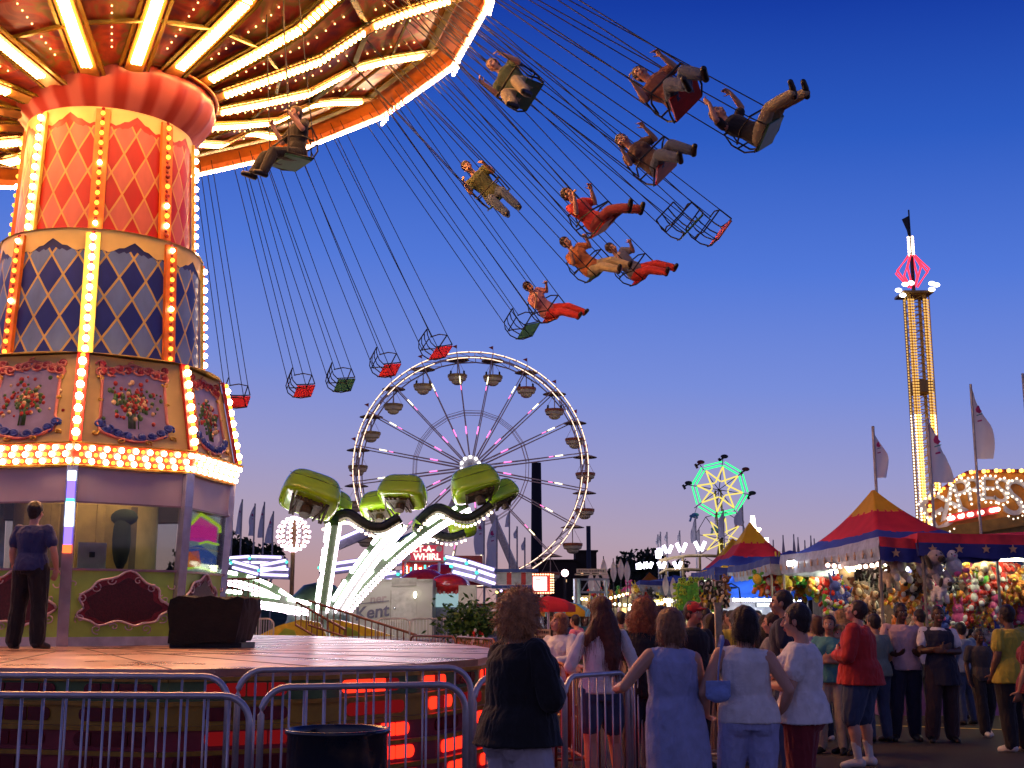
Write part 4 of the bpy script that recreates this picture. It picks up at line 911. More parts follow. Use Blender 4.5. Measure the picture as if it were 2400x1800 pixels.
for (e, t, ye, yt, low) in tips:
    pe = at(e[0]*1.085, e[1]*1.085, ye); pt = at(t[0]*1.085, t[1]*1.085, yt); h0 = hub+(V((pe.x, pe.y, 0))-V((hub.x, hub.y, 0))).normalized()*.8
    pts = [];
    for i in range(13):
        f = i/12; a = h0*(1-f)**2+pe*2*f*(1-f)+pt*f*f; pts.append(a)
    mb = MB()
    for i in range(12): mb.bar(pts[i], pts[i+1], .26, .36, 0)
    for i in range(12):
        for s_ in (-1, 1):
            x, y = frame(pts[i+1]-pts[i]); off = x*.155*s_
            if i % 2 == 0 or i % 4 == 1: mb.tube([pts[i].lerp(pts[i+1], .05)+off+y*.1, pts[i].lerp(pts[i+1], .95)+off+y*.1], .06, 6, 1)
            for q in range(4): 
                for r_ in (-.12, -.24): mb.bulb(pts[i].lerp(pts[i+1], (q+.5)/4)+off+y*r_, .05, 2)
    mb.build('lit_arm', [ARM, ATB, AWH], sp, world=True); ends.append((pts[-1], (pts[-1]-pts[-2]).normalized(), low))
# wavy cross beams at the arm ends
waves = [([(700, 1125), (720, 1122), (740, 1112), (757, 1112), (775, 1124), (800, 1138), (825, 1140), (845, 1130), (865, 1118)], 36.8), ([(905, 1128), (925, 1108), (945, 1098), (965, 1104), (985, 1116), (1010, 1120), (1035, 1110), (1062, 1090)], 39.5), ([(895, 1140), (920, 1146), (945, 1156), (975, 1161), (1005, 1152)], 44.)]
for w_, Y in waves:
    pts = [at(a*1.085, b*1.085, Y) for a, b in w_]; mb = MB()
    sm_ = []
    for i in range(len(pts)-1):
        for q in range(3):
            p0, p1, p2, p3 = pts[max(i-1, 0)], pts[i], pts[i+1], pts[min(i+2, len(pts)-1)]; t_ = q/3
            sm_.append(.5*((2*p1)+(p2-p0)*t_+(2*p0-5*p1+4*p2-p3)*t_*t_+(-p0+3*p1-3*p2+p3)*t_**3))
    sm_.append(pts[-1]); mb.tube(sm_, .17, 10, 0)
    for i in range(len(sm_)): mb.bulb(sm_[i]+V((0, -.08, -.26)), .05, 1)
    mb.build('wave_beam', [M('beam_dark_glossy', (.05, .055, .04), .2, .4), E('beam_bulb', (1., .75, .55), 7.)], sp, world=True)
# rounded tubs
def tubm(p, s, tilt, yaw, roll=0.):
    mb = MB(); n = 24; k = 14; R = Matrix.Rotation(yaw, 3, 'Z') @ Matrix.Rotation(roll, 3, 'Y') @ Matrix.Rotation(tilt, 3, 'X')
    vs = []
    for i in range(k+1):
        t_ = -pi/2+pi*i/k
        for j in range(n):
            a = 2*pi*j/n; ca, sa = cos(a), sin(a); e = .5; 
            x = (abs(ca)**e)*(1 if ca > 0 else -1); y = (abs(sa)**e)*(1 if sa > 0 else -1); ct = abs(cos(t_))**.45; sz = (abs(sin(t_))**.7)*(1 if t_ > 0 else -1)
            wz = 1-.12*sz
            q = V((x*ct*1.0*wz, y*ct*.82*wz, sz*.66)); q.z = max(q.z, -.52); q.y += .10*q.z
            vs.append(V(p)+R @ (q*s))
    mb.add(vs, [(i*n+j, i*n+(j+1) % n, (i+1)*n+(j+1) % n, (i+1)*n+j) for i in range(k) for j in range(n)])
    t = mb.build('tub', LIME, sp, True, True); recalc(t)
    m2 = MB(); rnd = random.Random(int(p[0]*100))
    m2.box(V(p)+R @ V((0, 0, -.58*s)), (1.0*s, .75*s, .16*s), mat=R)
    for q in range(9):
        x = rnd.uniform(-.7, .7); m2.bar(V(p)+R @ (V((x, -.5, -.6))*s), V(p)+R @ (V((x+rnd.uniform(-.3, .3), .5, -.72))*s), .07*s)
    m2.cyl(V(p)+R @ (V((0, 0, -.55))*s), V(p)+R @ (V((0, 0, -.95))*s), .2*s)
    m2.build('tub_chassis', UNDER, t, world=True)
    m3 = MB(); m3.tube([V(p)+R @ (V((-.95, -.72, .08))*s), V(p)+R @ (V((0, -.84, .05))*s), V(p)+R @ (V((.95, -.72, .08))*s)], .012*s, 5); m3.build('tub_seam', M('seam_green', (.12, .17, .01), .3), t, world=True)
for (px, py, Y, s, ti, ya, ro) in [(672, 1066, 36., .95, -.5, .25, .3), (712, 1088, 37.5, .74, -.5, .3, .4), (872, 1062, 37.6, .80, -.45, -.25, .05), (822, 1090, 38.6, .68, -.45, -.2, -.1), (1024, 1044, 39.5, .88, -.35, .2, -.3), (1078, 1066, 41., .68, -.3, .3, -.4), (918, 1138, 46, .52, 2.6, .3, .2), (1000, 1140, 46, .62, 2.8, .1, -.2)]:
    tubm(at(px*1.085, py*1.085, Y), s*.88, ti, ya, ro)
# yellow platform skirts and inclined railings
mb = MB(); SKY_ = M('skirt_yellow', (.85, .62, .03), .35); SKG = M('skirt_lime', (.35, .55, .05), .35)
for (pp, mi) in [([(560, 1372), (600, 1352), (650, 1338), (690, 1345), (705, 1374)], 0), ([(708, 1338), (735, 1340), (775, 1350), (850, 1374), (714, 1374)], 0)]:
    q = [at(a*1.085, b*1.085, 34.0) for a, b in pp]; mb.prism(q, (0, 1, 0), .3, 0)
for (pp) in ([(600, 1372), (616, 1357), (636, 1362), (640, 1373)], [(740, 1372), (745, 1352), (772, 1364), (780, 1373)]):
    q = [at(a*1.085, b*1.085, 33.96) for a, b in pp]; mb.prism(q, (0, 1, 0), .02, 1)
mb.build('platform_skirt', [SKY_, SKG], sp, world=True)
mb = MB(); mb.lathe([(4.6, .0), (4.6, .9), (.2, .95)], tuple(SC0), 32); mb.build('ride_platform', M('spider_deck', (.25, .2, .16), .4, .5), sp, True, True)
RUST = M('rail_rust', (.30, .12, .07), .45, .5)
def railing(parent, a, b, Y0, Y1, n, h_px):
    p0 = at(a[0]*1.085, a[1]*1.085, Y0); p1 = at(b[0]*1.085, b[1]*1.085, Y1); mb = MB(); hh = V((0, 0, h_px))
    mb.tube([p0, p1], .035, 6); mb.tube([p0-hh, p1-hh], .03, 6)
    for i in range(n+1): q = p0.lerp(p1, i/n); mb.tube([q, q-hh], .018, 5)
    return mb.build('railing', RUST, parent, world=True)
railing(sp, (668, 1298), (900, 1372), 33., 32.5, 17, .62); railing(sp, (445, 1252), (560, 1250), 33, 33.5, 10, .6); railing(sp, (640, 1300), (745, 1360), 33.5, 33, 9, .6)
# ---------------------------------------------------------------- globe of bulbs
gp = at(688, 1252, 62); gl = thing('bulb_globe', 'round lantern globe of white bulbs on a post left of the spider ride', 'light', (gp.x, gp.y, 0))
mb = MB()
for j in range(12):
    for q in range(10):
        t_ = -pi/2+pi*(q+.5)/10; a = 2*pi*j/12; mb.bulb(gp+V((.8*cos(t_)*cos(a), .8*cos(t_)*sin(a), .82*sin(t_))), .085)
mb.build('globe_bulbs', E('globe_bulb', (1., .72, .9), 7.), gl, world=True)
mb = MB()
for j in range(12): a = 2*pi*j/12; mb.tube([gp+V((.74*cos(t_)*cos(a), .74*cos(t_)*sin(a), .76*sin(t_))) for t_ in [-pi/2+pi*i/10 for i in range(11)]], .03, 5)
mb.cyl(V((gp.x, gp.y, 0)), gp+V((0, 0, .9)), .11); mb.build('globe_frame', M('frame_gold_dark', (.25, .15, .06), .4, .4), gl, world=True)
# ---------------------------------------------------------------- whirl ride: light arches, sign, hoods
ty = 58.0; tc_ = at(985, 1380, ty)
tw = thing('whirl_ride', 'tilt and whirl ride with arches of blue-white fluorescent tubes and red hoods', 'fairground ride', (tc_.x, ty, 0))
def arch(pts, Y0, Y1, rows=2, gap=14):
    P_ = [at(a*1.085, b*1.085, lerp(Y0, Y1, i/(len(pts)-1))) for i, (a, b) in enumerate(pts)]
    mb = MB()
    for i in range(len(P_)-1):
        for r_ in range(rows):
            o = V((0, 0, -.30*r_)); mb.tube([P_[i].lerp(P_[i+1], .06)+o, P_[i].lerp(P_[i+1], .94)+o], .07, 6, 0)
        mb.bar(P_[i]+V((0, .15, -.2)), P_[i+1]+V((0, .15, -.2)), .12, .6, 1)
        mb.bulb(P_[i]+V((0, -.1, -.1)), .09, 2)
    mb.build('tube_arch', [COOL, M('arch_grey', (.3, .3, .35), .4, .3), E('joint_green', (.1, 1., .7), 1.5)], tw, world=True)
arch([(960, 1202), (1008, 1212), (1070, 1232)], 55, 54); arch([(690, 1222), (790, 1208), (910, 1192)], 60, 57); arch([(760, 1250), (860, 1236), (958, 1228)], 59, 56)
arch([(495, 1205), (540, 1202), (610, 1204)], 66, 63); arch([(500, 1212), (560, 1228), (625, 1230)], 64, 62); arch([(720, 1170), (790, 1140)], 62, 61, 1); arch([(975, 1218), (1030, 1232), (1072, 1246)], 52, 52); arch([(620, 1210), (560, 1222)], 62, 63, 2)
mb = MB()
for (px, py, Y, r_) in [(915, 1275, 50, 1.15), (955, 1262, 53, 1.2)]:
    p = at(px*1.085, py*1.085, Y); mb.lathe([(r_, -.9), (r_*1.05, -.2), (r_*.85, .45), (r_*.4, .8), (.02, .85)], tuple(p), 20)
mb.build('car_hood', M('hood_red', (.55, .02, .02), .2, coat=.6), tw, True, True)
mb = MB(); p = at(955*1.085, 1232*1.085, 56); mb.box(p, (3.6, .1, 1.3)); mb.build('fascia_board', M('fascia_maroon', (.25, .015, .03), .4), tw, world=True)
mb = MB()
for q in range(16):
    x = -1.6+q*.21; mb.box(p+V((x, -.1, random.uniform(-.05, .2))), (.09, .03, .3), 0, q % 3)
mb.build('fascia_lamp', [WARM, E('teal_lamp', (.1, .9, .7), 2.), E('white_lamp', (1, .9, .8), 5.)], tw, world=True)
mb = MB(); mb.lathe([(4.0, 0), (4.0, .7), (.1, .75)], (tc_.x, ty, 0), 28); mb.build('ride_platform', M('whirl_deck', (.2, .16, .15), .5), tw, True, True)
# sign of the ride
sg = at(990, 1296, 52); ts = thing('ride_sign', 'red sign reading TILT-A-WHIRL above the grey trailer', 'sign', (sg.x, sg.y, 0))
mb = MB(); mb.box(sg, (1.75, .12, .66)); mb.build('sign_board', M('sign_red', (.5, .02, .05), .4, emis=((.8, .02, .1), .35)), ts, world=True)
mb = MB(); mb.tube([sg+V((x, -.08, z)) for x, z in ((-.9, -.35), (.9, -.35), (.9, .35), (-.9, .35))], .035, 6, closed=True); mb.cyl(sg+V((-.62, -.07, -.17)), sg+V((-.62, -.1, -.17)), .15, n=16); mb.cyl(sg+V((.70, -.07, .17)), sg+V((.70, -.1, .17)), .13, n=16); mb.build('sign_trim', PALE, ts, world=True)
for s_ in (-.7, .7):
    mb = MB(); mb.cyl((sg.x+s_, sg.y+.05, 0), (sg.x+s_, sg.y+.05, sg.z-.3), .05); mb.build('sign_post', STEEL, ts, world=True)
RX = Matrix.Rotation(pi/2, 4, 'X')
LTR = E('sign_letter', (1., .95, .8), 1.6)
text('TILT-A-', .36, LTR, ts, Matrix.Translation(sg+V((-.08, -.09, .15))) @ RX, bold=.012); text('WHIRL', .36, LTR, ts, Matrix.Translation(sg+V((.20, -.09, -.17))) @ RX, bold=.012)
# grey generator trailer
tr0 = at(848, 1470, 45); tr1 = at(1014, 1470, 45); tr = thing('box_trailer', 'plain beige-grey box trailer with slanted dark lettering and a door', 'trailer', ((tr0.x+tr1.x)/2, 45, 0))
tx0, tx1, tz1 = at(800, 1358, 45).x, at(1014, 1358, 45).x, at(900, 1358, 45).z; TB = M('trailer_beige', (.42, .40, .30), .5, 0, .06, 1)
mb = MB(); mb.box(((tx0+tx1)/2, 46.2, (tz1+.7)/2), (tx1-tx0, 2.4, tz1-.7)); mb.build('trailer_body', TB, tr, world=True)
mb = MB()
for x in (.3, .7):
    for y in (45.2, 47.2): mb.cyl((lerp(tx0, tx1, x), y, .42), (lerp(tx0, tx1, x), y+.25, .42), .42, n=18)
mb.build('wheel', M('rubber', (.015, .015, .015), .8), tr, world=True)
d0 = at(918, 1384, 44.98); d1 = at(975, 1460, 44.98); mb = MB(); mb.box(((d0.x+d1.x)/2, 44.98, (d0.z+d1.z)/2), (d1.x-d0.x, .05, d0.z-d1.z)); dr = mb.build('door', M('trailer_door', (.46, .43, .33), .5), tr, world=True)
mb = MB(); mb.ball((d0.x+.12, 44.92, lerp(d1.z, d0.z, .45)), .05); mb.build('handle', CHROME, dr, world=True)
mb = MB(); mb.box(((d0.x+d1.x)/2, 44.98, d0.z+.30), (d1.x-d0.x, .04, .3)); mb.box((d0.x-.02, 44.96, (d0.z+d1.z)/2), (.03, .03, d0.z-d1.z)); mb.box(((tx0+tx1)/2, 44.98, tz1-.04), (tx1-tx0, .06, .1)); mb.build('vent_panel', M('trailer_trim', (.3, .28, .2), .5), tr, world=True)
mb = MB(); q = at(973, 1394, 44.8); mb.ell(q, (.06, .06, .12), 8, 6); mb.build('wall_lamp', E('wall_lamp', (1, .95, .8), 7), tr, world=True)
DK = M('letter_slate', (.10, .09, .12), .6); SHX = .25
a_ = at(885, 1404, 44.94); b_ = at(870, 1436, 44.94)
text('ner', .42, M('letter_tan', (.34, .26, .22), .6), tr, Matrix.Translation(a_) @ Matrix.Rotation(radians(-6), 4, 'Y') @ RX, shear=.15, bold=.012); text('Kent', .62, DK, tr, Matrix.Translation(b_) @ Matrix.Rotation(radians(-8), 4, 'Y') @ RX, shear=.2, bold=.014)
mb = MB(); mb.bar(b_+V((-.55, 0, .30)), b_+V((.62, 0, .42)), .03, .03); mb.build('underline', DK, tr, world=True)
# control booth right of the trailer
cp = at(1095, 1440, 44); cb = thing('control_cabin', 'narrow grey control cabinet with a small number plate right of the trailer', 'cabinet', (cp.x, 44, 0))
z1 = at(1095, 1372, 44).z; mb = MB(); mb.box((cp.x, 44.4, z1/2), (.62, .8, z1)); mb.build('cabinet_body', TB, cb, world=True)
mb = MB(); q = at(1098, 1425, 43.97); mb.box(q, (.24, .02, .36)); mb.build('number_plate', PALE, cb, world=True)
mb = MB()
for i in range(3):
    for j in (-1, 1): mb.box(q+V((j*.05, -.02, .1-.1*i)), (.05, .01, .06))
mb.build('plate_marks', DARKM, cb, world=True)
# ride wall between trailer and cabinet
bp_ = at(1050, 1425, 47); rb = thing('ticket_booth', 'low striped booth with a red arched roof between the trailer and the cabinet', 'booth', (bp_.x, 47, 0))
z1 = at(1050, 1372, 47).z; mb = MB(); mb.box((bp_.x, 47.5, z1/2), (1.1, .9, z1)); mb.build('booth_wall', M('booth_grey_blue', (.2, .24, .3), .5), rb, world=True)
mb = MB(); mb.box((bp_.x, 47.0, z1-.55), (1.0, .1, .5)); mb.build('booth_window', E('booth_win', (.5, .75, .8), .6), rb, world=True)
mb = MB(); mb.ell((bp_.x, 47.4, z1), (.75, .6, .45), 16, 8); mb.build('booth_roof', M('hood_red', (.55, .02, .02), .2), rb, True, True)
for k_ in range(7): mb = MB(); mb.box((bp_.x-.45+.15*k_, 46.93, z1-.2), (.07, .02, .25)); mb.build('roof_stripe', REDP if k_ % 2 else PALE, rb, world=True)
# ---------------------------------------------------------------- double wheel with green octagon
KY = 200.; kc = at(1685, 1148, KY); kl = at(1692, 1262, KY); sw = thing('double_wheel', 'tall double wheel, upper octagon in green neon with yellow star, lower wheel yellow', 'ferris wheel', (kc.x, KY, 0))
def kp(c, a, r, y=0.): return V((c.x+r*sin(a), c.y+y, c.z+r*cos(a)))
KR = 65/2900*KY; gm = MB(); ym = MB(); dm = MB()
for j in range(8):
    a0 = radians(9+45*j+3); a1 = a0+radians(39); A_ = radians(9+45*j)
    for rr in (1., .86): gm.tube([kp(kc, a0, KR*rr, -1), kp(kc, a1, KR*rr, -1)], .14, 6)
    gm.tube([kp(kc, a0, KR*.93, 1), kp(kc, a1, KR*.93, 1)], .1, 6)
    for s_ in (-1, 1): ym.tube([kp(kc, A_, KR*.82, -1), kp(kc, A_+s_*radians(42), KR*.28, -1)], .14, 6); ym.tube([kp(kl, A_, KR*.72, -1), kp(kl, A_+s_*radians(40), KR*.2, -1)], .1, 6)
    dm.bar(kp(kc, A_, 0, 0), kp(kc, A_, KR*1.12, 0), .12); dm.bar(kp(kl, A_, 0), kp(kl, A_, KR*.95), .1); dm.bar(kp(kl, A_, KR*.95), kp(kl, A_+radians(45), KR*.95), .1)
gm.build('octagon_tubes', GREENT, sw, world=True); ym.build('star_tubes', YELT, sw, world=True); dm.build('wheel_frame', DARKM, sw, world=True)
for j in range(8):
    A_ = radians(9+45*j); p = kp(kc, A_, KR*1.16); lowr = cos(A_) < -.5
    if lowr: p.z -= 1.3
    mb = MB(); R = Matrix.Rotation(-.5 if not lowr else .3, 3, 'Y'); mb.box(p, (1.3, .9, .25), mat=R); mb.box(p+V((-.5, 0, -.35)), (.25, .9, .8), mat=R); mb.ell(p+V((.25, 0, .3)), (.65, .45, .35), 8, 5)
    mb.build('wheel_seat', [DARKM, MRN, DARKM, M('seat_orange2', (.6, .15, .05), .4), M('seat_blue', (.1, .3, .6), .4)][(3 if j == 3 else 4) if lowr else j % 3], sw, world=True)
    if lowr: mb = MB(); mb.bar(p, kp(kc, A_, KR), .08); mb.build('seat_hanger', DARKM, sw, world=True)
mb = MB()
for s_ in (-.45, .45): mb.bar(V((kc.x+s_, KY+1, kc.z)), V((kl.x+s_, KY+1, kl.z)), .25)
for i in range(9): z_ = lerp(kl.z, kc.z, i/9); mb.bar(V((kc.x-.45, KY+1, z_)), V((kc.x+.45, KY+1, z_+.9)), .1)
mb.bar(V((kl.x-2.5, KY+2, 0)), V((kl.x, KY+1, kl.z)), .5); mb.bar(V((kl.x+2.5, KY+2, 0)), V((kl.x, KY+1, kl.z)), .5)
mb.build('boom', M('boom_yellow_dark', (.3, .2, .03), .4), sw, world=True)
# ---------------------------------------------------------------- drop tower
TY_ = 120.; tb = at(2160, 1400, TY_); ttop = at(2147, 694, TY_); TXx = at(2155, 900, TY_).x
dt = thing('drop_tower', 'tall drop tower of yellow-lit lattice with a red neon diamond crown and mast', 'drop tower', (TXx, TY_, 0))
H1 = ttop.z; hw = 1.05; LAT = M('tower_yellow', (.75, .45, .06), .4, .1)
mb = MB()
for sx in (-1, 1):
    for sy in (-1, 1): mb.bar((TXx+sx*hw*.72, TY_+sy*hw*.7, 0), (TXx+sx*hw*.72, TY_+sy*hw*.7, H1), .26)
n = 40
for i in range(n):
    z0, z1 = H1*i/n, H1*(i+1)/n
    for sy in (-1, 1): mb.bar((TXx-hw*.7, TY_+sy*hw*.7, z0), (TXx+hw*.7, TY_+sy*hw*.7, z1), .07); mb.bar((TXx-hw*.7, TY_+sy*hw*.7, z1), (TXx+hw*.7, TY_+sy*hw*.7, z1), .08)
    for sx in (-1, 1): mb.bar((TXx+sx*hw*.7, TY_-hw*.7, z0), (TXx+sx*hw*.7, TY_+hw*.7, z1), .07)
mb.build('lattice', LAT, dt, world=True)
GLD = E('gold_bulb', (1., .62, .12), 4.); PKB = E('pale_gold_bulb', (1., .72, .5), 3.6); OFG = E('dim_gold_bulb', (1., .55, .14), 1.1)
lit_to = at(2155, 975, TY_).z
for k_, x in enumerate((-1.28, -1.0, -.72, -.5, .62, .9, 1.2)):
    mb = MB(); z = 1.; dzz = .29
    if x > .5: lim = at(2160, 1130, TY_).z
    else: lim = lit_to
    while z < H1-.4: mb.bulb((TXx+x*.95, TY_-1.1 + (.4 if abs(x) > 1.1 else 0), z), .115, 0 if z < lit_to else 1); z += dzz
    mb.bar((TXx+x*.95, TY_-.95, 1), (TXx+x*.95, TY_-.95, H1-.3), .2, .05, 2)
    mb.build('bulb_line', [PKB if k_ in (0, 1, 6) else GLD, OFG, LAT], dt, world=True)
mb = MB(); mb.box((TXx, TY_, H1+.1), (3.0, 3.0, .22)); mb.box((TXx+.15, TY_, H1*.72), (1.7, 2.2, 1.2)); mb.build('head_platform', M('head_ochre', (.4, .22, .05), .4, .2), dt, world=True)
mb = MB()
for (dx, dz_) in ((-2.0, .2), (-1.3, .8), (-.7, .95), (1.35, .9), (1.8, .75), (-1.6, -.3), (1.3, .3)): mb.ell((TXx+dx, TY_-1.5, H1+dz_), (.34, .2, .22), 8, 6)
mb.build('head_lamp', E('head_lamp', (1, .92, .85), 7.), dt, world=True)
zc0, zc1 = at(2150, 672, TY_).z, at(2145, 600, TY_).z; zm = (zc0+zc1)/2; rt = MB(); CR_ = 40/2900*TY_
for j in range(8):
    a = 2*pi*j/8+.2; p0 = V((TXx+.45*cos(a), TY_+.45*sin(a), zc0)); p1 = V((TXx+CR_*cos(a), TY_+CR_*sin(a), zm)); p2 = V((TXx+.35*cos(a), TY_+.35*sin(a), zc1)); rt.tube([p0, p1, p2], .10, 6)
rt.build('neon_crown', E('neon_red', (1., .035, .07), 2.2), dt, world=True)
mb = MB(); mb.bar((TXx, TY_, H1), (TXx, TY_, zc1+.3), .3); z3 = at(2140, 555, TY_).z; z4 = at(2130, 492, TY_).z; mb.bar((TXx, TY_, zc1), (TXx, TY_, z4), .12)
q = V((TXx, TY_, z4-.6)); mb.prism([q, q+V((-.75, 0, -.4)), q+V((-.3, 0, -1.6)), q+V((-.1, 0, -3.))], (0, 1, 0), .03, 0); mb.build('mast', DARKM, dt, world=True)
mb = MB(); z = zc1+.1
while z < z3:
    for j in range(4): mb.bulb((TXx+.27*cos(j*pi/2+.4), TY_+.27*sin(j*pi/2+.4), z), .15)
    z += .3
mb.build('mast_bulbs', E('mast_bulb', (1., .75, .55), 5.), dt, world=True)
zr = at(2150, 1240, TY_).z; mb = MB(); mb.lathe([(1.9, -.5), (2.3, .1), (2.3, .5), (.4, .6)], (TXx, TY_, zr), 20, 0)
for j in range(16):
    a = 2*pi*j/16; mb.bulb((TXx+2.05*cos(a), TY_+2.05*sin(a), zr-.45), .2, 1 if j % 2 else 2)
mb.build('seat_ring', [M('ring_maroon', (.3, .03, .06), .4), E('ring_pink', (1., .25, .5), 3.), E('ring_white', (1, .85, .7), 5.)], dt, world=True)
# ---------------------------------------------------------------- chimney, poles, far buildings, trees
ch = MB(); cx_ = at(1257, 1085, 260); x0 = cx_.x; zt_ = cx_.z; ch.lathe([(1.35, 0), (1.0, zt_), (.7, zt_), (.7, zt_-1)], (x0, 260, 0), 20); o = ch.build('chimney', M('chimney_dark', (.012, .012, .02), .9), None, True); tag(o, 'tall dark factory chimney standing behind the right half of the big wheel', 'chimney')
mb = MB(); p = at(1379, 1233, 230); mb.cyl((p.x, 230, 0), (p.x, 230, p.z), .42, n=10); o = mb.build('pole', M('pole_slate', (.03, .03, .05), .7), None, True); tag(o, 'dark slate pole right of the big wheel before the dark block', 'pole')
FAR = M('far_dark_brick', (.03, .018, .015), .9)
for i, (u0, u1, v, Y, lab) in enumerate([(1349, 1398, 1293, 240, 'dark blocky building behind the slate pole'), (1262, 1352, 1315, 235, 'low dark building with a flat roof behind the foot of the big wheel'), (1880, 1990, 1296, 220, 'low dark roof line beyond the striped tents')]):
    a, b = at(u0, v, Y), at(u1, v, Y); t = thing('far_building', lab, 'building', ((a.x+b.x)/2, Y, 0)); mb = MB(); mb.box(((a.x+b.x)/2, Y+4, a.z/2), (b.x-a.x, 8, a.z)); mb.build('wall', FAR, t, world=True)
    mb = MB(); mb.box(((a.x+b.x)/2, Y+4, a.z+.15), (b.x-a.x+.6, 8.6, .3)); mb.build('roof', FAR, t, world=True)
    mb = MB()
    for q in range(2): mb.box((lerp(a.x, b.x, .3+.4*q), Y-.05, a.z*.7), (.5, .06, .5))
    mb.build('window', E('far_window', (1, .6, .3), 1.), t, world=True)
LEAF = M('dark_foliage', (.02, .035, .015), .8, 0, .5, 2)
def tree(u, vtop, Y, w_, label, group, seed=0, palm=False):
    rnd = random.Random(seed); p = at(u, vtop, Y); h = p.z; t = thing('tree', label, 'tree', (p.x, Y, 0), 0, group)
    mb = MB(); mb.tube([(p.x, Y, 0), (p.x+.2, Y, h*.35), (p.x-.1, Y, h*.6)], [.45, .32, .15], 8)
    for k in range(5): a = rnd.uniform(0, 6.3); mb.tube([(p.x, Y, h*.4), (p.x+w_*.35*cos(a), Y+w_*.3*sin(a), h*rnd.uniform(.6, .8))], [.2, .06], 6)
    mb.build('trunk', M('bark', (.03, .02, .015), .9), t, True, True)
    mb = MB()
    cl = [(rnd.gauss(0, w_*.24), rnd.gauss(0, w_*.2), h*rnd.uniform(.45, .92), rnd.uniform(.12, .24)*w_) for _ in range(13)]
    for (cx, cy, cz, r) in cl:
        for q in range(120):
            d = V((rnd.gauss(0, 1), rnd.gauss(0, 1), rnd.gauss(0, .8))).normalized()*r*rnd.uniform(.5, 1.12); c = V((p.x+cx, Y+cy, min(cz, h-r*.5)))+d; s_ = rnd.uniform(.16, .42)*h/9
            u_ = V((rnd.gauss(0, 1), rnd.gauss(0, 1), rnd.gauss(0, 1))).normalized(); v_ = u_.cross(V((rnd.gauss(0, 1), rnd.gauss(0, 1), rnd.gauss(0, 1)))).normalized()
            mb.add([c-u_*s_, c+v_*s_*.6, c+u_*s_, c-v_*s_*.6], [(0, 1, 2, 3)])
    mb.build('crown', LEAF, t, world=True)
for i, (u, v, Y, w_) in enumerate([(505, 1268, 150, 8), (545, 1256, 155, 7), (585, 1262, 150, 6), (618, 1272, 148, 6), (470, 1275, 150, 8)]):
    tree(u, v, Y, w_, ['leftmost dark tree beside the booth window', 'rounded tallest dark tree behind the white flags', 'dark tree behind the third white flag', 'low dark tree right of the white flags', 'dark tree mostly hidden behind the booth corner'][i], 'trees behind the white flags', i)
for i, (u, v, Y, w_) in enumerate([(1432, 1308, 160, 6), (1478, 1300, 165, 7), (1505, 1288, 160, 7), (1528, 1292, 158, 6), (1552, 1305, 150, 6), (1462, 1315, 150, 6), (1842, 1300, 150, 6)]):
    tree(u, v, Y, w_, ['flat topped dark tree left of the two rows of V lights', 'dark tree beside the flat topped one', 'tallest dark tree behind the V lights', 'dark tree right of the tallest by the V lights', 'low dark tree under the upper V lights', 'dark tree lowest in the clump left of the V lights', 'small dark tree between striped tent and white spires'][i], 'dark trees beyond the midway', 20+i)
# grassy bank at the left
mb = MB(); N = 24; a = at(440, 1330, 140); b = at(760, 1330, 140)
vs = [];
for i in range(N+1):
    for j in range(4): vs.append((lerp(a.x-10, b.x+10, i/N), 125+j*10, 4.2*sin(pi*i/N)*[0, .7, 1, 0][j]+.01))
mb.add(vs, [(i*4+j, (i+1)*4+j, (i+1)*4+j+1, i*4+j+1) for i in range(N) for j in range(3)]); tag(mb.build('grass_bank', M('grass_dim', (.035, .07, .02), .9, 0, .4, 1), None, True), kind='structure')
# feather flags
FLG = MT('flag_white', (.84, .82, .80), .55, .05, 2); EMB = M('flag_emblem', (.45, .04, .18), .8); EMB2 = M('flag_emblem_teal', (.08, .3, .3), .8)
def flag(u, vt, vb, Y, wpx, label, group=None, flip=1, seed=0, pole_to=0., emb=True, bend=.15):
    p = at(u, vt, Y); q = at(u, vb, Y); w_ = wpx/2900*Y*flip; t = thing('feather_flag', label, 'flag', (p.x, Y, 0), 0, group)
    mb = MB(); mb.cyl((p.x, Y, pole_to), (p.x, Y, p.z+.05), .02+Y*.0004, n=6); mb.build('flag_pole', M('pole_grey', (.35, .35, .38), .4, .5), t, world=True)
    vs = []; N = 14; K = 5; rnd = random.Random(seed); ph = rnd.uniform(0, 6)
    for i in range(N+1):
        f = i/N; wd = w_*(.06+.94*min(1, f*1.9)**.8)*(1+.10*sin(f*7+ph)); z = lerp(p.z, q.z, f)
        for j in range(K+1): g_ = j/K; vs.append(V((p.x+wd*g_, Y+abs(w_)*.25*sin(g_*5+f*4+ph)*g_, z-abs(w_)*bend*g_*(1-f)+(.05*abs(w_)*sin(f*9+ph))*g_)))
    fs = [(i*(K+1)+j, i*(K+1)+j+1, (i+1)*(K+1)+j+1, (i+1)*(K+1)+j) for i in range(N) for j in range(K)]
    MB().add(vs, fs).build('flag_cloth', FLG, t, True, True)
    if emb:
        c = (p+q)/2+V((w_*.42, -abs(w_)*.28, .15*(p.z-q.z))); mb = MB(); s_ = abs(w_)*.30
        mb.prism([c+V((s_*x, 0, s_*y)) for x, y in ((-.5, -.3), (.1, -.6), (.6, -.1), (.3, .2), (.1, 1.), (-.3, .9), (-.6, .2))], (0, -1, 0), .01, 0); mb.prism([c+V((s_*x, 0, s_*y-s_*.9)) for x, y in ((-.5, 0), (.7, .35), (.6, .15), (-.5, -.2))], (0, -1, 0), .01, 1)
        mb.prism([c+V((s_*x, 0, s_*y-s_*2.)) for x, y in ((-.4, 0), (.4, .2), (.5, -.1), (-.4, -.3))], (0, -1, 0), .01, 0); mb.build('emblem', [EMB, EMB2], t, world=True)
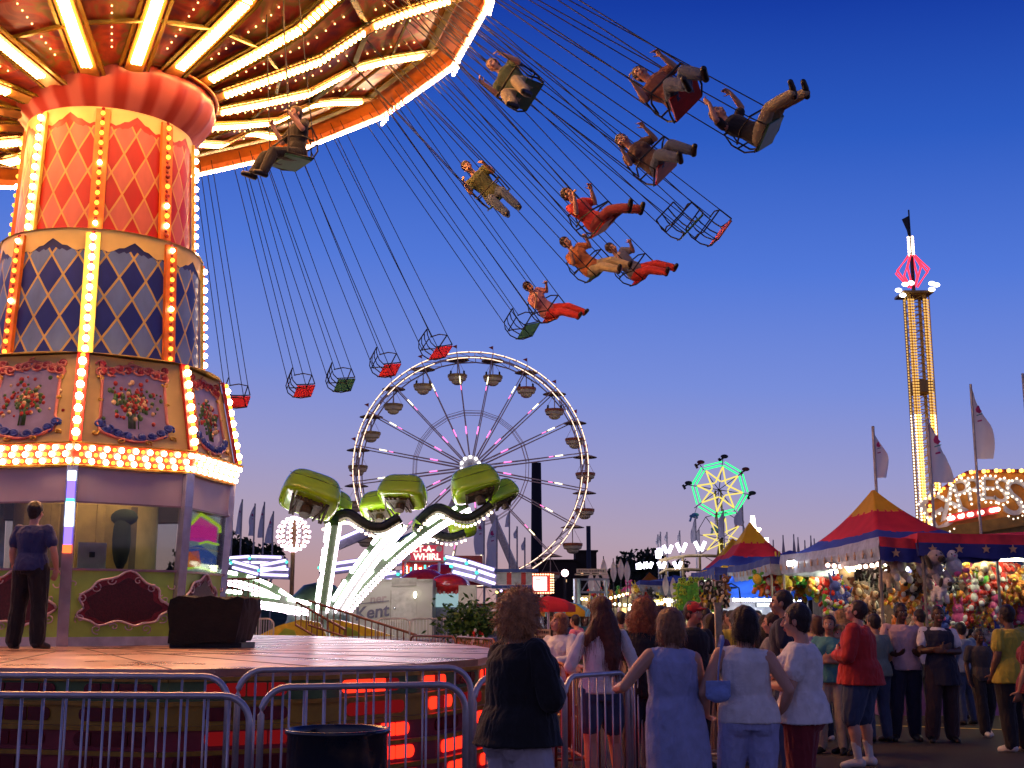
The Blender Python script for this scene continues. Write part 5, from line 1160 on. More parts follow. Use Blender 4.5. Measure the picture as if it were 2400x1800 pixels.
for i, (u, vt, vb, w_, fl) in enumerate([(547, 1163, 1240, 9, -1), (568, 1172, 1252, 12, -1), (598, 1182, 1256, 14, -1), (620, 1178, 1260, 12, -1), (641, 1200, 1273, 16, -1)]):
    flag(u, vt, vb, 75, w_, ['leftmost white feather flag with a plum emblem by the booth', 'second white feather flag from the booth', 'middle white feather flag of the five by the trees', 'fourth white feather flag from the booth', 'white feather flag nearest the bulb globe'][i], 'white feather flags by the trees', fl, i, bend=.2)
flag(2046, 1005, 1120, 23.25, 28, 'white feather flag on the peak of the nearest striped tent', None, 1, 5, 3.85, bend=.3)
flag(2174, 985, 1130, 26, 46, 'white feather flag hanging in front of the drop tower', None, 1, 8, 2.9, bend=.4); flag(2275, 905, 1075, 30, 40, 'tall white feather flag between drop tower and orange marquee', None, 1, 9, 3, bend=.35); flag(2397, 880, 1060, 29, 40, 'white feather flag cut by the right edge of the picture', None, 1, 11, 3)
for i, (u, vt, vb, w_) in enumerate([(1135, 1205, 1300, 22), (1165, 1210, 1330, 26), (1194, 1200, 1235, 10), (1212, 1236, 1262, 8), (1230, 1262, 1290, 8)]):
    flag(u, vt, vb, 62, w_, ['large white flag drooping below the green tubs', 'widest white flag under the big wheel leg', 'small flag upper right of the drooping white flags', 'small flag between wheel leg and chimney', 'smallest flag low beside the chimney'][i], 'white flags under the big wheel', -1, 30+i, emb=i < 2)
for i, (u, vt, vb, w_) in enumerate([(1542, 1254, 1276, 5), (1548, 1248, 1272, 5), (1563, 1248, 1268, 6), (1593, 1245, 1268, 6), (1630, 1212, 1272, 12), (1638, 1242, 1265, 6), (1695, 1195, 1260, 14), (1740, 1185, 1230, 20)]):
    flag(u, vt, vb, 90, w_, ['far white flag, leftmost over the V lights', 'far white flag second over the V lights', 'far white flag third over the V lights', 'far white flag over the fourth V light', 'tall grey flag left of the double wheel', 'small flag right of the tall grey one', 'pale flag hanging under the green octagon', 'pale flag right below the green octagon'][i], 'far flags around the double wheel', -1, 40+i, emb=False)
# white spires (furled flags) on the right
for i, u in enumerate((1860, 1870, 1886, 1900, 1908, 1921, 1795, 1812, 1835, 1770)):
    p = at(u, 1252+(i*7) % 18, 100); t = thing('furled_flag', 'pale furled flag like a thin spire, %s from the left in its row' % {0: 'fifth', 1: 'sixth', 2: 'seventh', 3: 'eighth', 4: 'ninth', 5: 'tenth', 6: 'second', 7: 'third', 8: 'fourth', 9: 'first'}[i], 'flag', (p.x, 100, 0), 0, 'furled flags beyond the tents'); mb = MB(); mb.tube([(p.x, 100, p.z-3.2), (p.x, 100, p.z-1.6), (p.x, 100, p.z)], [.5, .36, .02], 8, flat=.4); mb.build('furled_cloth', MT('flag_dusk', (.7, .6, .6), .5), t, True, True); mb = MB(); mb.cyl((p.x, 100, 0), (p.x, 100, p.z), .05, n=6); mb.build('flag_pole', M('pole_grey', (.35, .35, .38), .4, .5), t, world=True)
# V shaped neon rows
vr = at(1600, 1320, 88); vt = thing('neon_roof_ride', 'ride with two rows of V shaped white neon lights on its roof ring', 'fairground ride', (vr.x, 88, 0))
for (u, v, s_) in [(1543, 1300, 16), (1547, 1294, 15), (1565, 1288, 16), (1597, 1284, 18), (1641, 1281, 19), (1497, 1328, 12), (1505, 1326, 12), (1521, 1325, 12), (1551, 1325, 13), (1588, 1325, 14)]:
    mb = MB(); c = at(u, v, 88); k_ = 88/2900
    nar = .35 if u in (1543, 1547, 1497) else 1
    mb.tube([c+V((-s_*k_*.62*nar, 0, s_*k_*.6)), c+V((-.06, 0, -s_*k_*.5))], .13, 6); mb.tube([c+V((s_*k_*.62*nar, 0, s_*k_*.6)), c+V((.06, 0, -s_*k_*.5))], .13, 6); mb.build('v_tube', E('v_tube', (.85, .78, 1.), 7.), vt, world=True)
mb = MB()
for pts, r_ in (([(1545, 1315), (1575, 1308), (1610, 1303), (1650, 1302), (1690, 1304)], .12), ([(1545, 1345), (1560, 1336), (1600, 1334), (1640, 1336)], .12)): mb.tube([at(u, v, 88.4) for u, v in pts], r_, 6)
for u in (1560, 1600, 1640): a = at(u, 1306, 88.4); mb.cyl((a.x, 88.4, 0), a, .1, n=6)
mb.build('roof_ring', M('ring_ochre', (.3, .22, .08), .5), vt, world=True)
# lit torch tower
lp_ = at(1765, 1240, 80); lt = thing('torch_tower', 'slender tower with a glowing white column over a lit crown, right of the double wheel', 'light tower', (lp_.x, 80, 0))
c = lp_; mb = MB(); mb.tube([c+V((0, 0, .1)), c+V((0, 0, .85))], [.20, .13], 10); mb.build('glow_column', E('glow_column', (1, .86, .75), 6.), lt, world=True)
mb = MB()
for j in range(12): a = 2*pi*j/12; mb.bulb(c+V((.42*cos(a), .42*sin(a), 0)), .09); mb.bulb(c+V((.36*cos(a), .36*sin(a), -.13)), .07)
for s_ in (-1, -.3, .3, 1): mb.tube([c+V((s_*.3, -.1, -.25)), c+V((s_*.16, -.1, -.6))], .04, 6)
mb.build('crown_lamps', WHITE, lt, world=True); mb = MB(); mb.lathe([(.1, -6), (.12, -.7), (.4, -.15), (.42, 0), (.1, .1)], c, 12); mb.cyl((c.x, 80, 0), (c.x, 80, c.z-.6), .15); mb.build('tower_post', M('post_white', (.5, .45, .42), .5), lt, world=True)
p = at(1800, 1275, 70); mb = MB(); mb.cyl(p+V((-.05, 0, -.2)), p+V((-.1, 0, .35)), .13); mb.cyl((p.x, 70, 0), (p.x, 70, p.z-.3), .05, mi=1); tag(mb.build('tube_light', [E('v_tube', (.85, .78, 1.), 7.), DARKM]), 'upright violet-white tube light between torch tower and spires', 'light')
p = at(1324, 1343, 70); mb = MB(); mb.ball(p, .2); mb.ball(p+V((0, 0, .0)), .15); mb.cyl((p.x, 70.1, 0), (p.x, 70.1, p.z), .06, mi=1); tag(mb.build('flood_lamp', [E('flood', (1., .55, .6), 14.), DARKM]), 'bright pinkish lamp on a post before the dark building', 'light')
# ---------------------------------------------------------------- row of game tents on the right
EZ = 2.83
TYEL = MT('tent_yellow', (.8, .45, .02), .3); TRED = MT('tent_red', (.66, .03, .06), .3); TBLU = MT('tent_blue', (.04, .07, .42), .25); SILV = M('valance_silver', (.34, .38, .48), .5, .2, .3, 9); STAR = M('star_tan', (.55, .36, .22), .7); TORG = MT('tent_orange', (.9, .3, .02), .6)
def tent(name, label, cx, cy, hw, hd, peak, cols, val=True, vmat=None, ez=EZ, rot=0):
    """peaked square tent: concave roof in colour bands, hanging valance with stars, four posts"""
    t = thing('game_tent', label, 'tent', (cx, cy, 0)); N = 14
    cr_, sr_ = cos(radians(rot)), sin(radians(rot)); cor = [(x*cr_-y*sr_, x*sr_+y*cr_) for x, y in ((-hw, -hd), (hw, -hd), (hw, hd), (-hw, hd))]; edge = []
    for k in range(4):
        for j in range(N): edge.append(V((lerp(cor[k][0], cor[(k+1) % 4][0], j/N), lerp(cor[k][1], cor[(k+1) % 4][1], j/N), 0)))
    n = len(edge); R_ = 44; mb = MB()
    for i in range(R_+1):
        f = i/R_; z = ez+(peak-ez)*(1-f)**1.85
        for j, e in enumerate(edge): w_ = f*.985+.015; sag = -.06*sin(pi*((j % N)/N))*f+.012*sin(j*1.9+3*f)*f; mb.v.append((cx+e.x*w_, cy+e.y*w_, z+sag))
    bounds = [.26, .58, 1.01] if len(cols) == 3 else [.28, .52, .78, 1.01]
    for i in range(R_):
        for j in range(n):
            f = (i+.5)/R_+.022*abs(sin((j+.5)*pi/3.5)); mi = next(k for k, b in enumerate(bounds) if f < b or k == len(bounds)-1)
            mb.f.append((i*n+j, i*n+(j+1) % n, (i+1)*n+(j+1) % n, (i+1)*n+j)); mb.m.append(mi)
    mb.build('roof', cols, t, True)if False else mb.build('roof', cols, t, True, True)
    if val:
        for k in range(4):
            a = V((cx+cor[k][0], cy+cor[k][1], ez+.0)); b = V((cx+cor[(k+1) % 4][0], cy+cor[(k+1) % 4][1], ez)); nr = (b-a).cross(V((0, 0, 1))).normalized(); mb = MB(); m = 28
            vs = []
            for j in range(m+1):
                f = j/m; p = a.lerp(b, f)+nr*.02*sin(f*m*1.3); sg_ = -.05*sin(pi*f)
                vs += [p+V((0, 0, .03+sg_)), p+nr*.03+V((0, 0, -.13+sg_)), p+nr*.02*sin(f*40)+V((0, 0, -.34+sg_-.025*abs(sin(f*m/2*pi/2))))]
            mb.add(vs, [(3*j, 3*j+1, 3*j+4, 3*j+3) for j in range(m)], 0); mb.add(vs, [(3*j+1, 3*j+2, 3*j+5, 3*j+4) for j in range(m)], 1)
            L = (b-a).length; d = (b-a).normalized(); ns = int(L/.42)
            vb = mb.build('valance', vmat[k] if vmat else [TBLU, TBLU], t, True, True)
            sm_ = MB()
            for q in range(ns):
                c = a+d*(q+.5)*L/ns+nr*.05+V((0, 0, -.24)); pts = []
                for s_ in range(10): r_ = .075 if s_ % 2 == 0 else .032; an = pi/2+s_*pi/5; pts.append(c+d*r_*cos(an)+V((0, 0, r_*sin(an))))
                sm_.prism(pts, nr, .012)
            sm_.build('valance_stars', STAR, vb, world=True)
    for (x, y) in cor: mb = MB(); mb.cyl((cx+x*.97, cy+y*.97, 0), (cx+x*.97, cy+y*.97, ez), .026, n=8); mb.build('tent_post', M('post_pale', (.25, .23, .2), .5), t, world=True)
    return t
VRED = M('valance_red', (.6, .03, .05), .7); VBLU = M('valance_blue', (.025, .04, .26), .7); VS = [VRED, VBLU]; SV = [VBLU, SILV]
t1 = tent('game_tent', 'nearest striped tent with yellow peak, red band and blue skirt, silver trimmed valance', 6.78, 23.2, 1.0, 3.0, 3.92, [TYEL, TRED, TBLU], True, [VS, VS, SV, [SILV, SILV]], rot=3)
t1b = tent('game_tent', 'low blue awning tent with a starred silver valance between nearest and middle striped tents', 6.5, 29.2, 1.0, 2.6, 3.12, [TBLU, VBLU, TBLU], True, [[VBLU, SILV]]*4)
t0 = tent('game_tent', 'low red and blue roofed booth with tan stars on its valance at the right edge', 9.35, 21.7, 2.8, 1.6, 3.08, [TRED, TRED, TRED], True, [VS]*4, EZ+.06)
t2 = tent('game_tent', 'striped tent with tall yellow, red, blue and ochre bands in the middle of the row', 6.55, 34.2, 1.35, 2.1, 4.15, [TYEL, TRED, TBLU, TYEL], True, [[VBLU, VBLU]]*4)
t3 = tent('game_tent', 'striped tent half hidden behind the middle one in the row', 7.0, 39.5, 1.5, 2.0, 4.05, [TYEL, TRED, TBLU, TYEL], True, [[VBLU, SILV]]*4)
t4 = tent('game_tent', 'small flat blue starred awning tent left of the middle striped tents', 5.9, 45.5, 1.5, 2.4, 3.1, [TBLU, TBLU, SILV], True, [[VBLU, SILV]]*4)
t5 = tent('game_tent', 'small tent glowing orange and red like a lantern', 6.7, 61, 1.5, 2.6, 3.75, [TORG, MT('tent_salmon', (.85, .14, .08), .6), TORG], True, [[VBLU, VBLU]]*4)
t6 = tent('game_tent', 'smallest ochre topped tent beside the glowing orange one', 6.5, 69, 1.5, 2.6, 3.5, [TYEL, TRED, TBLU], True, [[VBLU, VBLU]]*4)
# lamps inside the booths: fluorescent tubes, each hanging under its roof
def tube_lamp(a, b, mat, label, r=.035):
    mb = MB(); a = V(a); b = V(b); mb.tube([a, b], r, 8, 0); mb.bar(a+V((0, 0, .07)), b+V((0, 0, .07)), .10, .04, 1); o = mb.build('tube_lamp', [mat, PALE]); tag(o, label, 'light', 'tube lamps under the booth roofs'); return o
FG = E('tube_greenish', (1., 1., .62), 30.); FW = E('tube_whitish', (.95, .95, 1.), 22.)
tube_lamp((6.9, 20.6, 2.52), (10.6, 20.6, 2.52), FG, 'long greenish tube lamp over the toys behind the starred valance'); tube_lamp((6.75, 21.2, 2.50), (6.65, 27.5, 2.5), FG, 'long tube lamp behind the silver valance'); tube_lamp((7.2, 24.4, 2.5), (8.6, 24.4, 2.5), FW, 'tube lamp deep under the nearest striped tent')
tube_lamp((9.2, 22.4, 1.65), (9.85, 22.4, 1.72), FG, 'short bright tube lamp low on the right of the toy booth', .05); tube_lamp((9.95, 22.2, 1.30), (10.4, 22.2, 1.30), FG, 'lowest short tube lamp on the counter at right', .05)
p = at(1878, 1318, 25); tube_lamp(p+V((-.28, 0, -.03)), p+V((.28, 0, .06)), FW, 'white tube lamp hanging at the left corner of the nearest striped tent', .05)
tube_lamp((6.2, 33.0, 2.35), (7.1, 33.0, 2.4), FG, 'bright tube lamp in the middle striped tent', .06); tube_lamp((5.9, 35.4, 2.4), (6.1, 31.8, 2.4), FG, 'tube lamp along the left side of the middle striped tent', .05)
tube_lamp((5.4, 44.5, 2.2), (6.6, 44.5, 2.2), FG, 'tube lamp in the flat blue awning tent', .07); tube_lamp((6.0, 39, 2.3), (7.4, 39, 2.3), FG, 'tube lamp in the half hidden striped tent', .06)
# booth bodies
def panel(name, label, cat, pts, mat, th=.06, nrm=(0, -1, 0)):
    o = MB().prism([V(p) for p in pts], nrm, th).build(name, mat); return tag(o, label, cat)
bkt = thing('prize_booth', 'open prize booth stuffed with plush toys under the starred valance', 'booth', (8.5, 23, 0))
mb = MB(); mb.box((9.2, 24.9, 1.4), (5.4, .1, 2.8)); mb.build('back_wall', M('booth_back', (.22, .12, .07), .8, 0, .5, 6), bkt, world=True)
mb = MB(); mb.box((6.95, 26.4, 1.5), (.08, 5., 1.9)); mb.build('side_wall', M('booth_side', (.16, .10, .08), .8, 0, .5, 6), bkt, world=True)
mb = MB(); mb.box((8.6, 21.1, .48), (5.2, .6, .96)); mb.build('counter', M('counter_paint', (.25, .12, .35), .5, 0, .4, 3), bkt, world=True)
mb = MB(); mb.box((9.3, 23.2, 2.80), (4.8, 4, .04)); mb.build('booth_ceiling', M('booth_liner', (.5, .45, .4), .8), bkt, world=True)
mb = MB()
for x, mi in ((10.15, 0), (10.45, 1), (10.75, 0), (11.05, 1)): 
    vs = []
    for j in range(9): vs.append(V((x+.04*sin(j*1.7), 19.62-.05*cos(j), 2.5-1.75*j/8)))
    for j in range(8): mb.bar(vs[j], vs[j+1], .2, .05, mi)
mb.build('curtain', [REDC, M('curtain_black_green', (.02, .035, .02), .8)], bkt, world=True)
# --- plush toys: every one its own object
PL = {'cream': (.75, .62, .42), 'brown': (.30, .14, .05), 'black': (.02, .02, .02), 'white': (.8, .78, .76), 'red': (.65, .03, .02), 'pink': (.8, .12, .35), 'green': (.10, .50, .06), 'orange': (.8, .28, .04), 'yellow': (.8, .6, .05), 'blue': (.06, .12, .5), 'grey': (.35, .33, .36), 'lime': (.42, .72, .05)}
PM = {k: M('plush_'+k, v, .95, 0, .25, 20, .5, 60, sheen=.4) for k, v in PL.items()}
def plush(kind, col, col2):
    mb = MB()
    if kind == 'bear':
        mb.ell((0, 0, 0), (.12, .10, .15), 10, 8); mb.ell((0, -.02, .21), (.10, .095, .095), 10, 8); mb.ell((0, -.11, .19), (.045, .04, .035), 8, 6, 1)
        for s in (-1, 1): mb.ell((s*.08, 0, .29), (.035, .02, .035), 8, 6); mb.tube([(s*.1, -.01, .08), (s*.19, -.06, .0)], [.045, .035], 8); mb.ell((s*.19, -.06, 0), (.045, .045, .045), 8, 6); mb.tube([(s*.07, -.02, -.1), (s*.1, -.12, -.2)], [.06, .045], 8); mb.ell((s*.1, -.13, -.2), (.05, .04, .055), 8, 6, 1); mb.ell((s*.035, -.105, .235), (.012, .01, .012), 6, 4, 2)
        mb.ell((0, -.07, -.01), (.07, .05, .09), 8, 6, 1); mb.ell((0, -.15, .20), (.014, .01, .01), 6, 4, 2)
    elif kind == 'dog':
        mb.ell((0, .02, 0), (.10, .14, .10), 10, 8); mb.ell((0, -.12, .12), (.085, .09, .085), 10, 8); mb.ell((0, -.21, .09), (.045, .05, .04), 8, 6, 1)
        for s in (-1, 1): mb.ell((s*.09, -.1, .10), (.025, .045, .085), 8, 6, 1); mb.tube([(s*.06, -.07, -.05), (s*.07, -.12, -.19)], [.04, .035], 8); mb.tube([(s*.06, .1, -.03), (s*.07, .06, -.19)], [.045, .035], 8); mb.ell((s*.03, -.195, .145), (.011, .01, .011), 6, 4, 2)
        mb.tube([(0, .14, .04), (0, .22, .12)], [.025, .015], 6); mb.ell((0, -.26, .1), (.016, .01, .012), 6, 4, 2)
    elif kind == 'turtle':
        mb.ell((0, .02, 0), (.15, .09, .18), 10, 8, 0); mb.ell((0, -.03, -.0), (.12, .07, .15), 10, 8, 1); mb.ell((0, -.03, .22), (.07, .07, .07), 8, 7)
        for s in (-1, 1): mb.ell((s*.17, -.02, .1), (.07, .03, .045), 8, 6); mb.ell((s*.14, -.02, -.15), (.06, .03, .045), 8, 6); mb.ell((s*.03, -.09, .24), (.015, .01, .018), 6, 4, 2)
    else:
        mb.ell((0, 0, 0), (.13, .12, .14), 10, 8); mb.ell((0, -.03, .17), (.11, .1, .1), 10, 8)
        for s in (-1, 1): mb.tube([(s*.05, 0, .24), (s*.075, 0, .42)], [.03, .02], 8); mb.ell((s*.08, -.12, -.1), (.05, .07, .04), 8, 6, 1); mb.ell((s*.035, -.12, .19), (.012, .01, .014), 6, 4, 2)
        mb.ell((0, -.12, .15), (.02, .012, .012), 6, 4, 1)
    return mb
kinds = [('bear', 'brown', 'cream'), ('bear', 'cream', 'white'), ('bear', 'pink', 'white'), ('bear', 'white', 'cream'), ('bear', 'red', 'white'), ('bear', 'black', 'white'), ('dog', 'white', 'black'), ('dog', 'cream', 'brown'), ('dog', 'grey', 'black'), ('dog', 'black', 'white'), ('dog', 'orange', 'yellow'),
         ('turtle', 'green', 'yellow'), ('turtle', 'lime', 'yellow'), ('rabbit', 'pink', 'white'), ('rabbit', 'white', 'pink'), ('rabbit', 'blue', 'white'), ('rabbit', 'yellow', 'orange'), ('bear', 'orange', 'yellow'), ('turtle', 'lime', 'green'), ('rabbit', 'grey', 'white')]
PME = {}
for (k, a, b) in kinds:
    o = plush(k, a, b).build('plush_'+k, [PM[a], PM[b], PM['black']], None, smooth=True); PME[(k, a)] = o.data; bpy.data.objects.remove(o)
def put_plush(key, p, s, rz, tilt, label, group):
    k, a = key; o = bpy.data.objects.new('plush_'+k, PME[key]); COL.objects.link(o); o.location = p; o.scale = (s, s, s); o.rotation_euler = (tilt, random.uniform(-.4, .4), rz); tag(o, label, 'plush toy', group)
ORD = 'first second third fourth fifth sixth seventh eighth ninth tenth eleventh twelfth thirteenth fourteenth fifteenth sixteenth seventeenth eighteenth nineteenth twentieth twenty-first twenty-second twenty-third twenty-fourth twenty-fifth twenty-sixth twenty-seventh twenty-eighth twenty-ninth thirtieth'.split()
rp_ = random.Random(5); keys = [k for k in PME if k[1] != 'grey']+[('bear', 'red'), ('rabbit', 'yellow'), ('dog', 'orange'), ('bear', 'pink')]; G1 = 'plush toys filling the prize booth'
for row in range(11):
    z = 2.38-.165*row; n = 27
    for j in range(n):
        x = 6.35+3.9*(j+.5*(row % 2))/n+rp_.uniform(-.05, .05); y = 20.65+.03*row+rp_.uniform(0, .8)+max(0, 6.8-x)*3.5
        if row > 7 and rp_.random() < .35: continue
        key = keys[rp_.randrange(len(keys))] if not (x < 6.9) else rp_.choice([('dog', 'cream'), ('bear', 'brown'), ('bear', 'cream'), ('dog', 'orange'), ('bear', 'black'), ('bear', 'orange'), ('dog', 'black')])
        if 8.1 < x < 8.6 and row < 5: key = rp_.choice([('dog', 'orange'), ('bear', 'red'), ('bear', 'orange')])
        if 9.0 < x < 9.4 and row < 7: key = rp_.choice([('bear', 'pink'), ('rabbit', 'pink')])
        if 8.6 < x < 8.95 and row < 5: key = ('rabbit', 'yellow') if row % 2 else ('bear', 'white')
        put_plush(key, (x, y, z), rp_.uniform(.55, .95), rp_.uniform(-1, 1)+pi*.0, rp_.uniform(-.4, .3), '%s plush %s, %s row of booth toys, %s from the left' % (key[1], key[0], ORD[row], ORD[j]), G1)
for (u, v, Y, s, key, lab) in [(2188, 1335, 20.2, 1.5, ('dog', 'grey'), 'big grey plush dog hanging in front at the booth valance'), (2165, 1318, 20.3, 1.0, ('dog', 'white'), 'big white plush dog with dark ears hanging left of the grey one'), (2236, 1328, 20.2, 1.1, ('rabbit', 'white'), 'large white plush rabbit right of the big grey dog'), (2105, 1325, 20.6, 1.2, ('bear', 'cream'), 'large cream plush bear under the silver valance'), (2085, 1352, 20.8, 1.2, ('dog', 'cream'), 'large cream plush dog low at the booth corner'), (2205, 1385, 20.0, 1.0, ('dog', 'white'), 'white plush dog with dark ears hanging below the big grey dog')]:
    put_plush(key, at(u, v, Y), s, .3, -.1, lab, G1)
for j in range(26):   # garland column of green toys at the booth corner and toys at the middle tents
    f = j/26; u = 1960+rp_.uniform(-22, 22); v = 1385+f*95;  key = rp_.choice([('turtle', 'green'), ('rabbit', 'blue'), ('turtle', 'lime'), ('bear', 'red')]); put_plush(key, at(u, v, 22.5), rp_.uniform(.7, 1.1), rp_.uniform(-1, 1), 0, '%s plush %s, %s from the top of the hanging toy column' % (key[1], key[0], ORD[j]), 'toys in the hanging column')
for j in range(30):
    u = 1775+150*(j+rp_.uniform(0, .6))/30; v = 1330+rp_.uniform(0, 55); key = rp_.choice([('bear', 'red'), ('dog', 'orange'), ('turtle', 'green'), ('rabbit', 'yellow'), ('bear', 'orange'), ('bear', 'red')]); put_plush(key, at(u, v, 27+rp_.uniform(0, 2)), rp_.uniform(.7, 1.2), rp_.uniform(-1, 1), 0, '%s plush %s, %s from the left in the strings by the blue awning' % (key[1], key[0], ORD[j]), 'toys on strings by the blue awning')
for j in range(30):
    u = 1598+(j % 6)*10+rp_.uniform(-3, 3); v = 1378+(j//6)*11+rp_.uniform(-2, 2); put_plush(('turtle', 'lime'), at(u, v, 30), rp_.uniform(.75, 1.), rp_.uniform(-.5, .5), 0, 'lime plush turtle in the bright bunch, %s row, %s from the left' % (ORD[j//6], ORD[j % 6]), 'lime turtles hanging at the middle tent')
for j in range(26):
    u = 1650+(j % 6)*9+rp_.uniform(-4, 4); v = 1378+(j//6)*10+rp_.uniform(-3, 3); key = rp_.choice([('turtle', 'green'), ('dog', 'black'), ('bear', 'brown')]); put_plush(key, at(u, v, 29), rp_.uniform(.7, .95), rp_.uniform(-.5, .5), 0, '%s plush %s on the round rack, %s row, %s from the left' % (key[1], key[0], ORD[j//6], ORD[j % 6]), 'toys on the round rack')
for j in range(30):
    u = 1380+210*(j+rp_.uniform(0, .6))/30; v = 1400+rp_.uniform(-18, 34); key = keys[rp_.randrange(len(keys))]; put_plush(key, at(u, v, 42+rp_.uniform(0, 8)), rp_.uniform(.8, 1.3), rp_.uniform(-1, 1), 0, '%s plush %s, %s from the left at the far game stalls' % (key[1], key[0], ORD[j]), 'toys at the far game stalls')
# blue awning stall
aw = thing('food_stall', 'white lit stall with a bright blue scalloped awning far down the aisle', 'stall', (6.0, 31, 0))
a, b = at(1702, 1388, 30.5), at(1920, 1395, 29.2); mb = MB(); N = 24; vs = []
for j in range(N+1):
    f = j/N; p = a.lerp(b, f); vs += [p+V((0, .7, .42)), p+V((0, 0, .0)), p+V((0, 0, -.11-.03*abs(sin(j*pi/2))))]
mb.add(vs, [(3*j, 3*j+1, 3*j+4, 3*j+3) for j in range(N)]+[(3*j+1, 3*j+2, 3*j+5, 3*j+4) for j in range(N)]); mb.build('awning', MT('awning_blue', (.04, .16, .85), .6), aw, True, True)
mb = MB(); mb.box(((a.x+b.x)/2, 31.6, 1.2), (b.x-a.x, .1, 2.4)); mb.build('stall_wall', M('stall_white', (.75, .8, .85), .5), aw, world=True)
mb = MB(); mb.box(((a.x+b.x)/2, 30.6, .45), (b.x-a.x, .5, .9)); mb.build('counter', M('stall_grey', (.4, .42, .45), .5), aw, world=True)
mb = MB(); mb.tube([(a.x+.2, 30.7, 2.0), (b.x-.2, 30.2, 2.0)], .035, 8); mb.build('stall_tube', FW, aw, world=True)
mb = MB()
for f in (.15, .45, .75): mb.box((lerp(a.x, b.x, f), 31.5, 1.5), (.35, .03, .5))
mb.build('menu_board', E('menu_glow', (.9, .95, 1.), 1.6), aw, world=True)
# pole with scrolled iron rack and pale wooden post
p = ground_xy = at(1683, 1450, 13.9); mb = MB(); mb.box((p.x, 13.9, .85), (.07, .07, 1.7)); mb.box((p.x, 13.9, 1.71), (.09, .09, .03)); tag(mb.build('wooden_post', M('post_wood', (.50, .42, .26), .6, 0, .3, 20)), 'pale square wooden post standing in the crowd', 'post')
t = thing('toy_rack', 'dark wire rack with curled arms above the crowd', 'rack', (at(1690, 1400, 29.5).x, 29.5, 0)); q = at(1690, 1378, 29.5)
mb = MB(); mb.cyl((q.x, 29.5, 0), (q.x, 29.5, q.z+.3), .03); mb.build('rack_pole', DARKM, t, world=True)
mb = MB(); mb.tube([q+V((.35*cos(a_), .35*sin(a_), 0)) for a_ in [2*pi*i/20 for i in range(20)]], .018, 6, closed=True)
for s in (-1, 1): mb.tube([q+V((0, 0, .05)), q+V((s*.25, 0, .1)), q+V((s*.42, 0, .0)), q+V((s*.45, 0, -.35))], .018, 6)
mb.build('rack_arms', DARKM, t, world=True)
# orange bulb marquee
MY = 31.; m0, m1, m2 = at(2177, 1255, MY), at(2177, 1167, MY), at(2266, 1108, MY); m3, m4, m5 = at(2330, 1104, MY), at(2399, 1104, MY), at(2420, 1215, MY)
mq = thing('bulb_marquee', 'orange arched marquee with big bulb letters above the red roofed booth', 'sign', (m0.x+2, MY, 0))
outl = [m0, m1, at(2215, 1142, MY), at(2245, 1120, MY), m2, m3, m4, at(2425, 1104, MY), m5, at(2300, 1235, MY)]
mb = MB(); mb.prism(outl, (0, 1, 0), .25); mb.build('sign_board', M('marquee_orange', (.75, .30, .03), .4), mq, world=True)
mb = MB(); mb.tube([p+V((0, -.02, 0)) for p in outl], .05, 6, closed=True); mb.build('sign_edge', M('edge_red', (.5, .08, .02), .4), mq, world=True)
mb = MB(); mb.bar(at(2170, 1256, MY-.1), at(2425, 1214, MY-.1), .1, .28); mb.bar(at(2180, 1270, MY+.5), at(2425, 1236, MY+.5), .9, .3); mb.build('lower_beam', M('beam_ochre', (.5, .30, .05), .5), mq, world=True)
for x in (m0.x+.3, m5.x-.4): mb = MB(); mb.cyl((x, MY+.3, 0), (x, MY+.3, m0.z+.6), .08); mb.build('sign_post', STEEL, mq, world=True)
def chain(pts, step):
    out = []; carry = 0
    for a, b in zip(pts[:-1], pts[1:]):
        L = (b-a).length; d = carry
        while d < L: out.append(a.lerp(b, d/L)); d += step
        carry = d-L
    return out
mb = MB()
for i, p in enumerate(chain([m0, m1, outl[2], outl[3], m2, m3, m4, outl[7], m5], .105)): mb.bulb(p+V((0, -.08, 0)), .045 if i % 3 else .06, 0 if i % 3 == 0 else 1 if i % 3 == 1 else 2)
mb.build('edge_bulbs', [GLD, AMBER, OFFB], mq, world=True)
MLT = M('letter_pale', (.72, .7, .72), .5); 
def rowb(parent_pts, r=.065):
    m_ = MB()
    for p in parent_pts: m_.ball(p+V((0, -.10, 0)), r)
    return m_
lets = 'EXPRESS'
c0, c1 = at(2178, 1205, MY), at(2385, 1160, MY)
